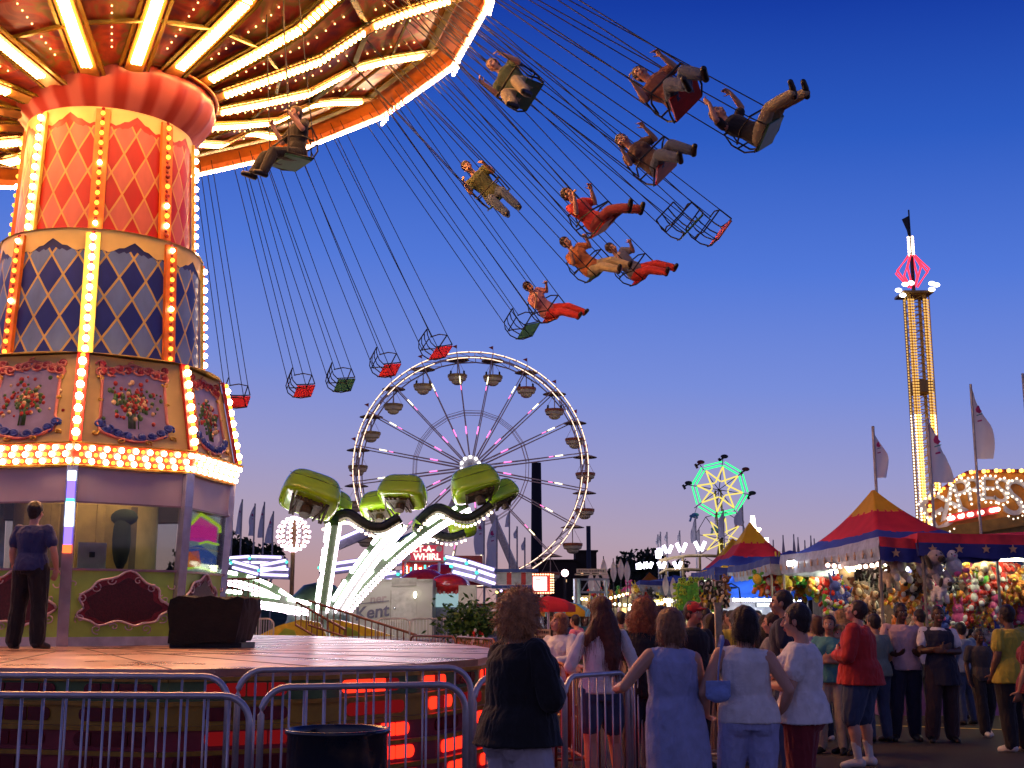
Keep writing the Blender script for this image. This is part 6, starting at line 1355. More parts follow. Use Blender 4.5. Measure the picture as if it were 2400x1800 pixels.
for i, ch_ in enumerate(lets):
    f = i/(len(lets)-1); x = lerp(at(2194, 1200, MY).x, at(2378, 1150, MY).x, f); vz = [1208, 1180, 1158, 1150, 1147, 1152, 1170][i]; hh = [92, 84, 72, 62, 62, 66, 98][i]/2900*MY; p = at(2194+f*184, vz, MY-.06)
    rot = Matrix.Rotation(radians([-30, -22, -14, -4, 2, 6, 8][i]), 4, 'Y'); t_ = text(ch_, hh*1.25, MLT, mq, Matrix.Translation(p+V((0, .03, 0))) @ rot @ RX, name='letter', ext=.03, bold=0)
    st_ = {'E': [[(.8, 1), (0, 1), (0, .5), (.65, .5)], [(0, .5), (0, 0), (.8, 0)]], 'X': [[(0, 1), (.8, 0)], [(.8, 1), (0, 0)]], 'P': [[(0, 0), (0, 1), (.65, 1), (.75, .75), (.65, .5), (0, .5)]], 'R': [[(0, 0), (0, 1), (.65, 1), (.75, .75), (.65, .5), (0, .5)], [(.4, .5), (.75, 0)]], 'S': [[(.75, .9), (.4, 1), (.05, .85), (.1, .6), (.7, .42), (.75, .15), (.4, 0), (.02, .1)]]}[ch_]
    m_ = MB(); w2 = hh*.62
    for s_ in st_:
        pts = [p+(rot.to_3x3() @ V(((x_-.4)*w2, 0, (z_-.5)*hh))) for x_, z_ in s_]
        for q in chain(pts, .13): m_.ball(q+V((0, -.07, 0)), .031)
    m_.build('letter_bulbs', E('letter_bulb', (1., .80, .6), 2.6), t_, world=False) if False else m_.build('letter_bulbs', E('letter_bulb', (1., .80, .6), 2.6), mq, world=True)
mb = MB(); pa, pb = at(2222, 1216, MY-.08), at(2337, 1194, MY-.08); mb.bar(pa, pb, .05, .2); mb.build('red_bar', M('bar_red', (.7, .05, .04), .4), mq, world=True)
mb = MB()
for f in (0, .04, .08, .22, .27, .41, .46, .62, .67, .86, .91, .96, 1.): mb.ball(pa.lerp(pb, f)+V((0, -.07, 0)), .055)
mb.build('bar_bulbs', E('bar_bulb', (1., .72, .6), 5.), mq, world=True)
# base ring at the foot of the drop tower
# small bulb framed sign, umbrellas, gate, banners in the middle
p = at(1270, 1368, 40); t = thing('light_box', 'bright white light box in a red frame with bulbs behind the puffy hair', 'sign', (p.x, 40, 0))
mb = MB(); mb.box(p+V((0, .08, 0)), (.62, .1, .66)); mb.build('box_frame', M('frame_red', (.7, .05, .05), .4), t, world=True)
mb = MB(); mb.box(p+V((-.06, 0, 0)), (.44, .06, .44)); mb.build('light_panel', E('panel_glow', (1., .92, .85), 2.2), t, world=True)
mb = MB(); mb.box(p+V((-.12, -.04, .12)), (.18, .01, .03)); mb.build('panel_line', REDP, t, world=True)
mb = MB()
for i in range(8):
    f = i/7; mb.bulb(p+V((lerp(-.28, .28, f), -.02, .29)), .03); mb.bulb(p+V((lerp(-.28, .28, f), -.02, -.29)), .03); mb.bulb(p+V((.29, -.02, lerp(-.28, .28, f))), .03); mb.bulb(p+V((.36, -.02, lerp(-.28, .28, f))), .03)
mb.build('frame_bulbs', WARM if False else E('frame_bulb', (1., .6, .3), 4.), t, world=True)
mb = MB(); mb.cyl((p.x, 40.1, 0), (p.x, 40.1, p.z-.3), .05); mb.build('sign_post', STEEL, t, world=True)
def umbrella(u, v, Y, r, mats, label):
    p = at(u, v, Y); t = thing('parasol', label, 'parasol', (p.x, Y, 0)); mb = MB(); n = 8
    for k in range(n):
        a0, a1 = 2*pi*k/n, 2*pi*(k+1)/n; top_ = p; vs = [p]
        mid = [(p+V((r*.6*cos(a), r*.6*sin(a), -.13*r))) for a in (a0, a1)]; lo = [(p+V((r*cos(a), r*sin(a), -.36*r))) for a in (a0, a1)]; dn = [q-V((0, 0, .12)) for q in lo]
        mb.add([p, mid[0], mid[1], lo[0], lo[1], dn[0], dn[1]], [(0, 1, 2), (1, 3, 4, 2), (3, 5, 6, 4)], k % len(mats))
    mb.build('parasol_cloth', mats, t, True, True); mb = MB(); mb.cyl((p.x, Y, 0), p, .025); mb.build('parasol_pole', STEEL, t, world=True)
umbrella(1285, 1396, 24, .52, [TRED], 'red parasol right of the puffy haired person'); umbrella(1322, 1408, 27, .6, [TYEL, M('para_cyan', (.1, .5, .7), .6)], 'yellow and cyan parasol behind the red one')
umbrella(1248, 1412, 30, .5, [M('para_violet', (.3, .2, .6), .6), WHT], 'small violet and white parasol low beside the red one')
gx = at(1395, 1370, 36); gt = thing('steel_gate', 'grey steel gantry carrying a pale name board in front of the far building', 'gantry', (gx.x, 36, 0))
mb = MB(); l, r_ = at(1362, 1335, 36), at(1425, 1335, 36)
for q in (at(1352, 1357, 36), at(1420, 1357, 36)): mb.cyl((q.x, 36, 0), (q.x, 36, q.z), .11 if q.x < gx.x else .05, n=10)
for v in (1358, 1388): mb.bar(at(1345, v, 36), at(1428, v, 36), .06)
mb.bar(at(1362, 1388, 36), at(1380, 1358, 36), .03); mb.bar(at(1395, 1358, 36), at(1412, 1388, 36), .03)
mb.build('gantry_frame', M('gantry_steel', (.25, .30, .36), .35, .7), gt, world=True)
mb = MB(); q = at(1386, 1338, 35.9); mb.box(q, (.85, .05, .12)); mb.box(q+V((0, .05, -.1)), (.95, .05, .04)); mb.build('name_board', PALE, gt, world=True)
mb = MB(); rr = random.Random(3); x = -.38
while x < .38: w_ = rr.choice((.02, .03, .035)); mb.box(q+V((x, -.03, rr.uniform(-.005, .005))), (w_, .01, rr.choice((.04, .06, .06)))); x += w_+.018
mb.build('board_marks', M('mark_grey', (.12, .12, .14), .6), gt, world=True)
# white folded banners over the gate
for i, (u, v) in enumerate([(1385, 1366), (1400, 1370), (1421, 1362), (1415, 1335), (1438, 1340), (1455, 1335), (1470, 1340), (1560, 1372), (1578, 1378)]):
    a = at(u, v, 37); mb = MB(); vs = []
    for j in range(7):
        f = j/6; w_ = .12*(.25+sin(pi*f)*.9); w_ *= .7; vs += [a+V((-w_, 0, .3-.6*f)), a+V((0, -.07, .3-.6*f)), a+V((w_, 0, .3-.6*f))]
    mb.add(vs, [(3*j+k, 3*j+k+1, 3*j+k+4, 3*j+k+3) for j in range(6) for k in range(2)]); mb.cyl((a.x, 37.05, 0), a+V((0, .05, .4)), .015, n=5, mi=1); tag(mb.build('hanging_banner', [MT('banner_pale', (.8, .72, .68), .5), DARKM], None, True), 'pale limp banner, %s of those by the steel gate' % ORD[i], 'banner', 'limp banners by the steel gate')
# dark service tent between wheel leg and light box with red and white stripes
a, b = at(1165, 1350, 48), at(1255, 1350, 48); st_ = thing('striped_stall', 'stall with red and white striped curtain under a blue roof strip below the wheel leg', 'stall', ((a.x+b.x)/2, 48, 0))
for k in range(8): mb = MB(); x = lerp(a.x, b.x, (k+.5)/8); mb.box((x, 48, a.z-.1), ((b.x-a.x)/8.1, .06, .46)); mb.build('curtain_strip', REDP if k in (2, 5) else M('curtain_cream', (.5, .5, .42), .7), st_, world=True)
mb = MB(); mb.box(((a.x+b.x)/2, 47.9, a.z+.2), (b.x-a.x+.2, .3, .12)); mb.box(((a.x+b.x)/2, 47.7, a.z-.42), (b.x-a.x+.4, .5, .12)); mb.build('roof_strip', M('strip_blue', (.04, .08, .25), .5), st_, world=True)
mb = MB(); mb.box(((a.x+b.x)/2, 48.6, (a.z-.5)/2), (b.x-a.x, 1, a.z-.5)); mb.build('stall_body', M('stall_dark', (.12, .09, .08), .7, 0, .5, 4), st_, world=True)
mb = MB()
for k in range(10): mb.bulb((lerp(a.x, b.x, k/9), 47.6, a.z-.62+.05*(k % 2)), .06, k % 3)
mb.build('stall_lamp', [E('lamp_y', (1, .8, .2), 4.), COOL, REDB], st_, world=True)
# stalls body line behind the crowd on the aisle (lit shelves)
for i, (u0, u1, v0, v1, Y, c, lab) in enumerate([(1365, 1450, 1395, 1450, 50, (1., .92, .7), 'brightly lit far stall front behind the long brown hair'), (1455, 1590, 1400, 1450, 46, (.95, 1., .7), 'glowing stall front under the flat blue tent'), (1600, 1700, 1428, 1452, 33, (.9, 1., .75), 'lit counter strip under the lime turtles')]):
    a, b = at(u0, v0, Y), at(u1, v1, Y); t = thing('game_stall', lab, 'stall', ((a.x+b.x)/2, Y, 0)); mb = MB(); mb.box(((a.x+b.x)/2, Y+.6, a.z/2), (b.x-a.x, .1, a.z)); mb.build('stall_wall', M('shelf_tan', (.45, .35, .22), .7, 0, .6, 5), t, world=True)
    rr = random.Random(i)
    for k in range(9): mb = MB(); x = lerp(a.x, b.x, (k+.5)/9); z = lerp(b.z, a.z, rr.uniform(.3, .95)); mb.box((x, Y+.3, z), (rr.uniform(.08, .22), .05, rr.uniform(.06, .2))); mb.build('stall_lamp', E('stall_glow_%d' % i, c, 9.) if k % 3 else E('stall_glow_warm', (1., .6, .2), 2.5), t, world=True)
# strings of bulbs and small lit signs over the far stalls
for i, (p0, p1, Y, c, lab) in enumerate([((1345, 1398), (1470, 1388), 43, (1., .7, .3), 'string of warm bulbs over the far stalls behind the long brown hair'), ((1440, 1412), (1600, 1398), 40, (1., .95, .6), 'string of yellow-white bulbs under the flat blue tent'), ((1590, 1366), (1700, 1362), 32.5, (.9, 1., .6), 'string of greenish bulbs along the middle striped tent'), ((1940, 1318), (2130, 1290), 22.2, (1., .6, .45), 'string of pinkish bulbs under the silver valance')]):
    a, b = at(*p0, Y), at(*p1, Y); n = 13; mb = MB(); pts = [a.lerp(b, j/n)-V((0, 0, .12*sin(pi*j/n))) for j in range(n+1)]; mb.tube(pts, .008, 5, 1)
    for q in pts: mb.ball(q-V((0, 0, .05)), .05 if Y > 25 else .04)
    tag(mb.build('bulb_string', [E('string_bulb_%d' % i, c, 9.), DARKM]), lab, 'light')
for i, (u, v, w_, h_, Y, c, lab) in enumerate([(1625, 1372, 26, 14, 31.5, (.9, 1., .7), 'left bright lamp panel above the lime turtles'), (1660, 1368, 22, 16, 31.6, (.9, 1., .75), 'middle bright lamp panel above the round toy rack'), (1724, 1360, 46, 11, 31., (1., .9, 1.), 'wide whitish-pink lamp box above the blue awning'), (1532, 1412, 28, 12, 41, (1., .85, .3), 'yellow lit menu sign over the curly hair'), (1390, 1420, 20, 14, 44, (1., .9, .7), 'small lit sign behind the long brown hair'), (1800, 1418, 50, 8, 29., (.8, .9, 1.), 'cool white light strip under the blue awning')]):
    p = at(u, v, Y); mb = MB(); mb.box(p, (w_/2900*Y, .06, h_/2900*Y)); mb.box(p+V((0, .05, 0)), (w_/2900*Y*1.1, .06, h_/2900*Y*1.2), 0, 1); tag(mb.build('lamp_box', [E('lamp_box_%d' % i, c, 3.5), DARKM]), lab, 'light')
# shrub planter
p = at(1108, 1470, 30); t = thing('planter_shrub', 'leafy dark green shrub with white and red flowers beside the puffy haired person', 'plant', (p.x, 30, 0)); mb = MB(); rr = random.Random(2)
for q in range(1500):
    c = V((p.x+rr.gauss(0, .33), 30+rr.gauss(0, .3), max(.4, 1.35+rr.gauss(0, .24)+(.12 if rr.random() < .2 else 0)))); u_ = V((rr.gauss(0, 1), rr.gauss(0, 1), rr.gauss(.4, .6))).normalized(); v_ = u_.cross(V((rr.gauss(0, 1), rr.gauss(0, 1), rr.gauss(0, 1)))).normalized(); s_ = rr.uniform(.05, .12); mb.add([c, c+u_*s_+v_*s_*.4, c+u_*s_*2, c+u_*s_-v_*s_*.4], [(0, 1, 2, 3)])
mb.build('foliage', M('shrub_leaf', (.05, .14, .02), .6, 0, .5, 3), t, world=True)
mb = MB()
for q in range(22): c = V((p.x+rr.gauss(0, .3), 29.5+rr.gauss(0, .1), 1.15+rr.gauss(0, .15))); mb.ell(c, (.035, .03, .05), 6, 5, q % 2)
mb.build('blossom', [WHT, REDC], t, world=True); mb = MB(); mb.lathe([(.3, 0), (.42, .75), (.38, .75), (.1, .7)], (p.x, 30, 0), 16); mb.build('pot', M('pot_clay', (.2, .08, .05), .7), t, True, True)
# ---------------------------------------------------------------- crowd barriers
def barrier(a, b, h, label, group, n=None, r=.021, mat=STEEL, arch=True):
    a = V((a[0], a[1], 0)); b = V((b[0], b[1], 0)); d = (b-a); L = d.length; d.normalize(); Z = V((0, 0, 1)); t = thing('barrier', label, 'barrier', tuple(a), 0, group)
    R = .16; mb = MB(); pts = [a+Z*.12]
    for k in range(7): th = pi-pi/2*k/6; pts.append(a+d*(R+R*cos(th))+Z*(h-R+R*sin(th)))
    for k in range(7): th = pi/2-pi/2*k/6; pts.append(b+d*(-R+R*cos(th))+Z*(h-R+R*sin(th)))
    pts.append(b+Z*.12); mb.tube(pts, r, 10); mb.tube([a+Z*.14, b+Z*.14], r*.8, 8); mb.build('frame', mat, t, True, True)
    n = n or int(L/.125); mb = MB()
    for k in range(1, n):
        p = a+d*L*k/n; x = L*k/n; top_ = h-.01 if R < x < L-R else h-R+math.sqrt(max(0, R*R-(R-min(x, L-x))**2)); mb.cyl(p+Z*.14, p+Z*top_, .0075, n=6)
    mb.build('bars', mat, t, True, True)
    for q in (a+d*.25, b-d*.25):
        mb = MB(); nr = d.cross(Z); mb.tube([q-nr*.28, q-nr*.2+Z*.05, q+nr*.2+Z*.05, q+nr*.28], .018, 6); mb.tube([q+Z*.05, q+Z*.14], .02, 6); mb.build('foot', mat, t, True, True)
    return t
GB = 'steel crowd barriers around the swing ride'
def g2(u, Y): p = at(u, 1500, Y); return (p.x, Y)
# front line
barrier(g2(-360, 7.75), g2(592, 7.55), 1.10, 'nearest steel barrier at the lower left, its rounded end left of the barrel', GB)
barrier(g2(-300, 8.35), g2(540, 8.05), 1.19, 'steel barrier standing just behind the nearest one at lower left', GB, n=16)
barrier(g2(618, 7.7), g2(1092, 8.1), 1.14, 'steel barrier behind the blue-black barrel', GB)
barrier(g2(562, 8.3), g2(1104, 8.75), 1.22, 'shinier steel barrier one step behind the one at the barrel', GB, n=14)
barrier(g2(1112, 8.85), g2(1320, 9.7), 1.14, 'steel barrier hidden behind the black jacket', GB)
barrier(g2(1323, 10.05), g2(1468, 10.9), 1.10, 'steel barrier in front of the shorts of the long-haired person', GB)
barrier(g2(1476, 11.0), g2(1560, 12.4), 1.10, 'steel barrier behind the pale blue dress', GB)
barrier(g2(1566, 12.5), g2(1668, 14.0), 1.10, 'steel barrier right of the pale blue dress near the wooden post', GB)
barrier(g2(1672, 14.2), g2(1745, 16.5), 1.10, 'steel barrier beyond the wooden post', GB)
# second lines: brown looking rails further back
barrier(g2(1235, 15.0), g2(1330, 14.3), 1.05, 'rust coloured barrier the blond person leans on', GB, mat=RUST)
barrier(g2(1330, 14.2), g2(1400, 12.6), 1.05, 'rust coloured barrier turning toward the long-haired person', GB, mat=RUST)
barrier(g2(1225, 14.2), g2(1300, 12.6), 1.05, 'rust coloured barrier right of the black jacket', GB, mat=RUST)
barrier(g2(962, 26.5), g2(1068, 25.0), 1.2, 'low rail behind the back edge of the ride deck', GB, mat=RUST); barrier(g2(1070, 24.9), g2(1160, 22), 1.2, 'rail behind the deck beside the shrub', GB, mat=RUST)
WF = M('white_picket', (.62, .6, .55), .5)
for i, (u0, u1, Y) in enumerate([(560, 640, 31), (880, 960, 33), (960, 1070, 32.5)]): barrier(g2(u0, Y), g2(u1, Y), 1.55, ['pale picket fence left under the spider arms', 'pale picket fence below the trailer', 'pale picket fence right of the trailer foot'][i], 'pale picket fences by the spider ride', n=14, mat=WF)
barrier(g2(1240, 19.5), g2(1340, 20.5), 1.25, 'cream barrier with lettered panel behind the blond person', GB, mat=M('cream_rail', (.5, .42, .25), .5))
p = at(1258, 1487, 19.3); t = thing('lettered_banner', 'cream banner with small black lettering on the far barrier', 'banner', tuple(p)); mb = MB(); mb.box(p, (.42, .02, .16)); mb.build('banner_cloth', M('banner_cream', (.6, .5, .28), .7), t, world=True)
text('HOT   TAMALES', .065, DARKM, t, Matrix.Translation(p+V((0, -.02, .02))) @ RX, ext=.002) if False else None
mb = MB(); rr = random.Random(9)
for k in range(14):
    if k in (4, 5): continue
    for z_ in (.035, -.04): mb.box(p+V((-.18+.027*k, -.014, z_)), (.016, .006, .04 if z_ > 0 else .03))
mb.build('banner_marks', DARKM, t, world=True)
# barrel in front
bp = at(792, 1712, 7.3); BR = .285; zt_ = bp.z; t = thing('barrel', 'glossy blue-black steel drum used as a rubbish bin in front of the barrier', 'rubbish bin', (bp.x, 7.3, 0))
mb = MB(); mb.lathe([(BR, .0), (BR, .25), (BR+.012, .27), (BR, .29), (BR, .52), (BR+.014, .55), (BR, .58), (BR, zt_-.02), (BR+.014, zt_-.01), (BR+.014, zt_+.012), (BR-.006, zt_+.012), (BR-.012, zt_-.02), (BR-.014, .1), (.01, .08)], (bp.x, 7.3, 0), 48)
def drum_m():
    m, t_, b = principled('drum_enamel'); tc = t_.nodes.new('ShaderNodeTexCoord'); n = t_.nodes.new('ShaderNodeTexNoise'); n.inputs['Scale'].default_value = 4; n.inputs['Detail'].default_value = 8; t_.links.new(tc.outputs['Object'], n.inputs[0])
    r = t_.nodes.new('ShaderNodeValToRGB'); r.color_ramp.elements[0].position = .55; r.color_ramp.elements[0].color = (.012, .018, .035, 1); r.color_ramp.elements[1].position = .75; r.color_ramp.elements[1].color = (.10, .07, .05, 1); t_.links.new(n.outputs[0], r.inputs[0]); t_.links.new(r.outputs[0], b.inputs['Base Color'])
    b.inputs['Roughness'].default_value = .22; b.inputs['Coat Weight'].default_value = .5; bp_ = t_.nodes.new('ShaderNodeBump'); bp_.inputs['Strength'].default_value = .25; n2 = t_.nodes.new('ShaderNodeTexNoise'); n2.inputs['Scale'].default_value = 9; t_.links.new(tc.outputs['Object'], n2.inputs[0]); t_.links.new(n2.outputs[0], bp_.inputs['Height']); t_.links.new(bp_.outputs[0], b.inputs['Normal']); return m
mb.build('barrel_shell', drum_m(), t, True, True)
mb = MB(); mb.ell((bp.x, 7.3, zt_-.22), (BR-.03, BR-.03, .12), 16, 8); mb.build('bin_bag', M('bag_black', (.02, .02, .02), .3, bump=.6, bsc=12), t, True, True)
# dark covered seat stack on the deck
cvx = at(500, 1513, 15.6); t = thing('covered_bundle', 'dark tarpaulin-covered bundle on a low black base on the ride deck', 'tarpaulin', (cvx.x, 15.6, DZ))
mb = MB(); prof = [(at(u, v, 15.6)) for u, v in ((408, 1510), (408, 1475), (410, 1430), (414, 1404), (432, 1396), (470, 1400), (510, 1396), (548, 1400), (580, 1398), (592, 1402), (590, 1430), (584, 1455), (576, 1480), (568, 1508), (500, 1511), (450, 1511))]
N = 10; vs = []
for j in range(N):
    f = j/(N-1); s_ = .93+.05*sin(pi*f); y = 15.2+1.1*f; c = sum(prof, V((0, 0, 0)))/len(prof)
    for p in prof: q = c+(p-c)*s_; q.y = y; q.z = max(q.z, DZ+.05); q += V((noise.noise(q*7), 0, noise.noise(q*7+V((5, 5, 5)))))*.035; vs.append(q)
k = len(prof); mb.add(vs, [(j*k+i, j*k+(i+1) % k, (j+1)*k+(i+1) % k, (j+1)*k+i) for j in range(N-1) for i in range(k)]+[tuple(range(k))[::-1], tuple(range((N-1)*k, N*k))])
o = mb.build('cover', M('tarp_brown', (.006, .004, .003), .85, 0, .6, 9, bump=1., bsc=30), t, False, True); recalc(o)
mb = MB(); a, b = at(405, 1510, 15.5), at(572, 1510, 15.5); mb.box(((a.x+b.x)/2, 15.75, DZ+.03), (b.x-a.x, .8, .06)); mb.build('base', DARKM, t, world=True)
# ---------------------------------------------------------------- the people in front
CR = dict
FOLD = dict(elR=(.24, .04, 1.12), elL=(-.24, .04, 1.12), wrR=(.02, .22, 1.16), wrL=(-.02, .24, 1.12), hR=(-.10, .21, 1.20), hL=(.10, .23, 1.14), palmR=(0, -1, 0), palmL=(0, -1, 0), curl=.35)
jk = person('person with puffy reddish hair in a black jacket and pale trousers, standing at the barrier', ground_at(1218, 7.0), radians(-55), 1.70,
    [('trousers', cloth('stone', (.5, .47, .55)), {}), ('jacket', cloth('deep_black', (.006, .006, .008)), {'sleeve': .98, 'g': .042, 'drop': .05, 'flare': .02}), ('shoes', WSH)], hair=('puffy', (.60, .27, .11)), pose={**FOLD, 'yaw': 12, 'tilt': 6}, fat=1.2, res=.0065)
person('person with very long brown hair in a white long-sleeved top and dark shorts', ground_at(1410, 10.9), radians(12), 1.74,
    [('shorts', DEN, {'len': .3}), ('shirt', WHT, {'sleeve': .97, 'g': .008, 'drop': .02}), ('shoes', WSH)], hair=('long', (.14, .04, .02)), pose=dict(elR=(.29, .02, 1.12), elL=(-.28, .0, 1.12), wrR=(.34, .22, 1.04), wrL=(-.20, .26, 1.08), hR=(.36, .30, 1.02), hL=(-.15, .34, 1.07), yaw=10), res=.007)
person('person with big curly red-brown hair in a black top, back turned', ground_at(1508, 11.4), radians(-8), 1.72,
    [('trousers', NAVY, {}), ('shirt', BLK, {'sleeve': .5}), ('shoes', BSH)], hair=('curly', (.34, .10, .04)), pose=dict(tilt=8), fat=1.1, res=.008)
person('person in a sleeveless pale blue dress with a brown bob, back turned, elbow out', ground_at(1572, 8.7), radians(14), 1.62,
    [('dress', PBL, {'sleeve': 0, 'drop': .42, 'flare': .035, 'g': .02}), ('shoes', BSH)], hair=('bob', (.32, .15, .07)), pose=dict(elL=(-.36, .02, 1.15), wrL=(-.34, .26, 1.12), hL=(-.32, .34, 1.12), elR=(.24, .03, 1.13), wrR=(.16, .24, 1.05), hR=(.10, .31, 1.04), yaw=-14), fat=1.13, res=.0065)
wt = person('person with a dark bob in a white sleeveless top and pale blue trousers, back turned', ground_at(1741, 8.7), radians(-4), 1.63,
    [('trousers', cloth('powder_blue', (.40, .45, .78)), {'g': .02}), ('shirt', WHT, {'sleeve': 0, 'g': .014, 'drop': .03}), ('shoes', WSH)], hair=('bob', (.03, .012, .01)), pose=dict(elR=(.30, -.06, 1.12), wrR=(.26, .1, .95), hR=(.24, .18, .9), elL=(-.30, -.06, 1.10), wrL=(-.27, .1, .94), hL=(-.24, .18, .90)), fat=1.13, res=.0065)
bag = thing('shoulder_bag', 'light blue quilted shoulder bag hanging at the left side of the white sleeveless top', 'bag', (0, 0, 0), mat=wt.matrix_basis.copy())
mb = MB(); mb.ell((-.20, -.17, 1.05), (.085, .04, .055), 14, 9); mb.box((-.20, -.165, 1.10), (.16, .05, .08)); bm_ = remesh(mb, .01, 'bag_body', 1, .004, 2, 9); bm_.materials.append(cloth('bag_blue', (.25, .36, .75))); bo = bpy.data.objects.new('bag_body', bm_); COL.objects.link(bo); bo.parent = bag
mb = MB(); mb.tube([(-.20, -.15, 1.1), (-.19, -.165, 1.25), (-.155, -.12, 1.40), (-.15, -.02, 1.435), (-.16, .08, 1.38), (-.22, .05, 1.15)], .014, 8, flat=.4); mb.build('bag_strap', cloth('bag_blue', (.25, .36, .75)), bag, True)
person('person in a white T-shirt and dark red trousers, facing left with folded arms', ground_at(1873, 8.9), radians(68), 1.66,
    [('trousers', MRN, {'g': .02}), ('shirt', WHT, {'sleeve': .5, 'g': .024, 'drop': .06, 'flare': .01}), ('shoes', BSH)], hair=('short', (.02, .01, .01)), pose={**FOLD, 'yaw': 6, 'tilt': -3}, fat=1.15, res=.0065)
LOOKUP = {**FOLD, 'yaw': 10, 'tilt': -22, 'head': (0, .0, 1.575)}
LOOKUP['tilt'] = 22
person('person in a loose red shirt, denim shorts and white socks looking up', ground_at(2008, 13.7), radians(58), 1.76,
    [('shorts', DEN, {'len': .5, 'g': .03}), ('shirt', REDC, {'sleeve': .95, 'g': .04, 'drop': .10, 'flare': .02}), ('socks', WSH), ('shoes', WSH)], hair=('short', (.04, .02, .015)), pose=LOOKUP, fat=1.3, sex='m', res=.008)
FR = radians(178)
person('person in a dark open jacket over a pale pink T-shirt, facing the camera', ground_at(2110, 16.6), FR, 1.76,
    [('trousers', NAVY, {'g': .025}), ('shirt', cloth('pale_pink', (.62, .42, .46)), {'sleeve': .5, 'g': .02}), ('shoes', BSH)], 'dark', ('crop', (.01, .008, .008)), pose=dict(wrR=(.14, .22, 1.05), hR=(.08, .30, 1.08), wrL=(-.14, .22, 1.05), hL=(-.08, .3, 1.08)), sex='m', res=.008, fat=1.1)
mbj = None
person('person in a navy sports shirt over a white T-shirt, arms folded, facing the camera', ground_at(2196, 16.4), radians(176), 1.72,
    [('trousers', cloth('dark_brown', (.05, .03, .035)), {'g': .03}), ('shirt', WHT, {'sleeve': .5, 'g': .012}), ('jacket', NAVY, {'sleeve': 0, 'g': .030, 'drop': .22, 'low': 1, 'flare': .02}), ('shoes', BSH)], 'dark', ('crop', (.01, .008, .008)), pose=FOLD, sex='m', res=.008, fat=1.05)
person('child in a dark T-shirt with a pale print and dark trousers walking toward the camera', ground_at(2292, 17.2), radians(185), 1.42,
    [('trousers', BLK, {'g': .03}), ('shirt', cloth('charcoal', (.05, .05, .06)), {'sleeve': .6, 'g': .025}), ('shoes', WSH)], 'dark', ('crop', (.01, .008, .008)), pose=dict(kR=(.1, .14, .5), aR=(.1, .2, .09), fR=(.1, .33, .05), aL=(-.1, -.18, .12), fL=(-.11, -.05, .03)), sex='m', res=.009)
person('person in a big mustard yellow shirt and dark trousers near the right edge', ground_at(2362, 15.2), radians(25), 1.72,
    [('trousers', BLK, {'g': .025}), ('shirt', YEL, {'sleeve': .5, 'g': .035, 'drop': .14}), ('shoes', WSH)], 'brown', ('short', (.02, .01, .008)), sex='m', res=.009, fat=1.2)
person('person in a dark maroon shirt partly cut off by the right edge', ground_at(2425, 12.6), radians(30), 1.62,
    [('shorts', BLK, {'len': .5}), ('shirt', MRN, {'sleeve': .5, 'g': .03}), ('shoes', BSH)], 'tan', ('short', (.02, .01, .008)), sex='f', res=.009, fat=1.2)
# staff person on the ride deck
dp_ = at(60, 1517, 14.9); person('person in blue shirt and black trousers standing on the ride deck by the booth', (dp_.x, 14.9, DZ), radians(-10), 1.74,
    [('trousers', cloth('deep_black', (.006, .006, .008)), {'g': .03}), ('shirt', cloth('work_blue', (.02, .035, .15)), {'sleeve': .5, 'g': .028, 'drop': .04}), ('shoes', BSH)], 'light', ('short', (.012, .008, .01)), pose=dict(elR=(.27, 0, 1.12), wrR=(.26, .1, .92), aR=(.15, -.02, .085), kR=(.13, .01, .5), fR=(.2, .1, .03), aL=(-.15, -.02, .085), kL=(-.13, .01, .5), fL=(-.18, .1, .03)), sex='m', res=.008, fat=1.05)
person('person with reddish-blond hair in a white blouse leaning on the rail', ground_at(1312, 15.2), radians(150), 1.62,
    [('shorts', cloth('rust', (.35, .1, .06)), {'len': .5}), ('shirt', WHT, {'sleeve': .9, 'g': .02}), ('shoes', WSH)], 'light', ('bob', (.42, .18, .07)), pose=dict(elR=(.25, .16, 1.12), wrR=(.05, .34, 1.08), hR=(-.05, .38, 1.07), elL=(-.25, .16, 1.12), wrL=(-.05, .36, 1.1), hL=(.05, .40, 1.1), tilt=14, yaw=-35), res=.009, fat=1.1)
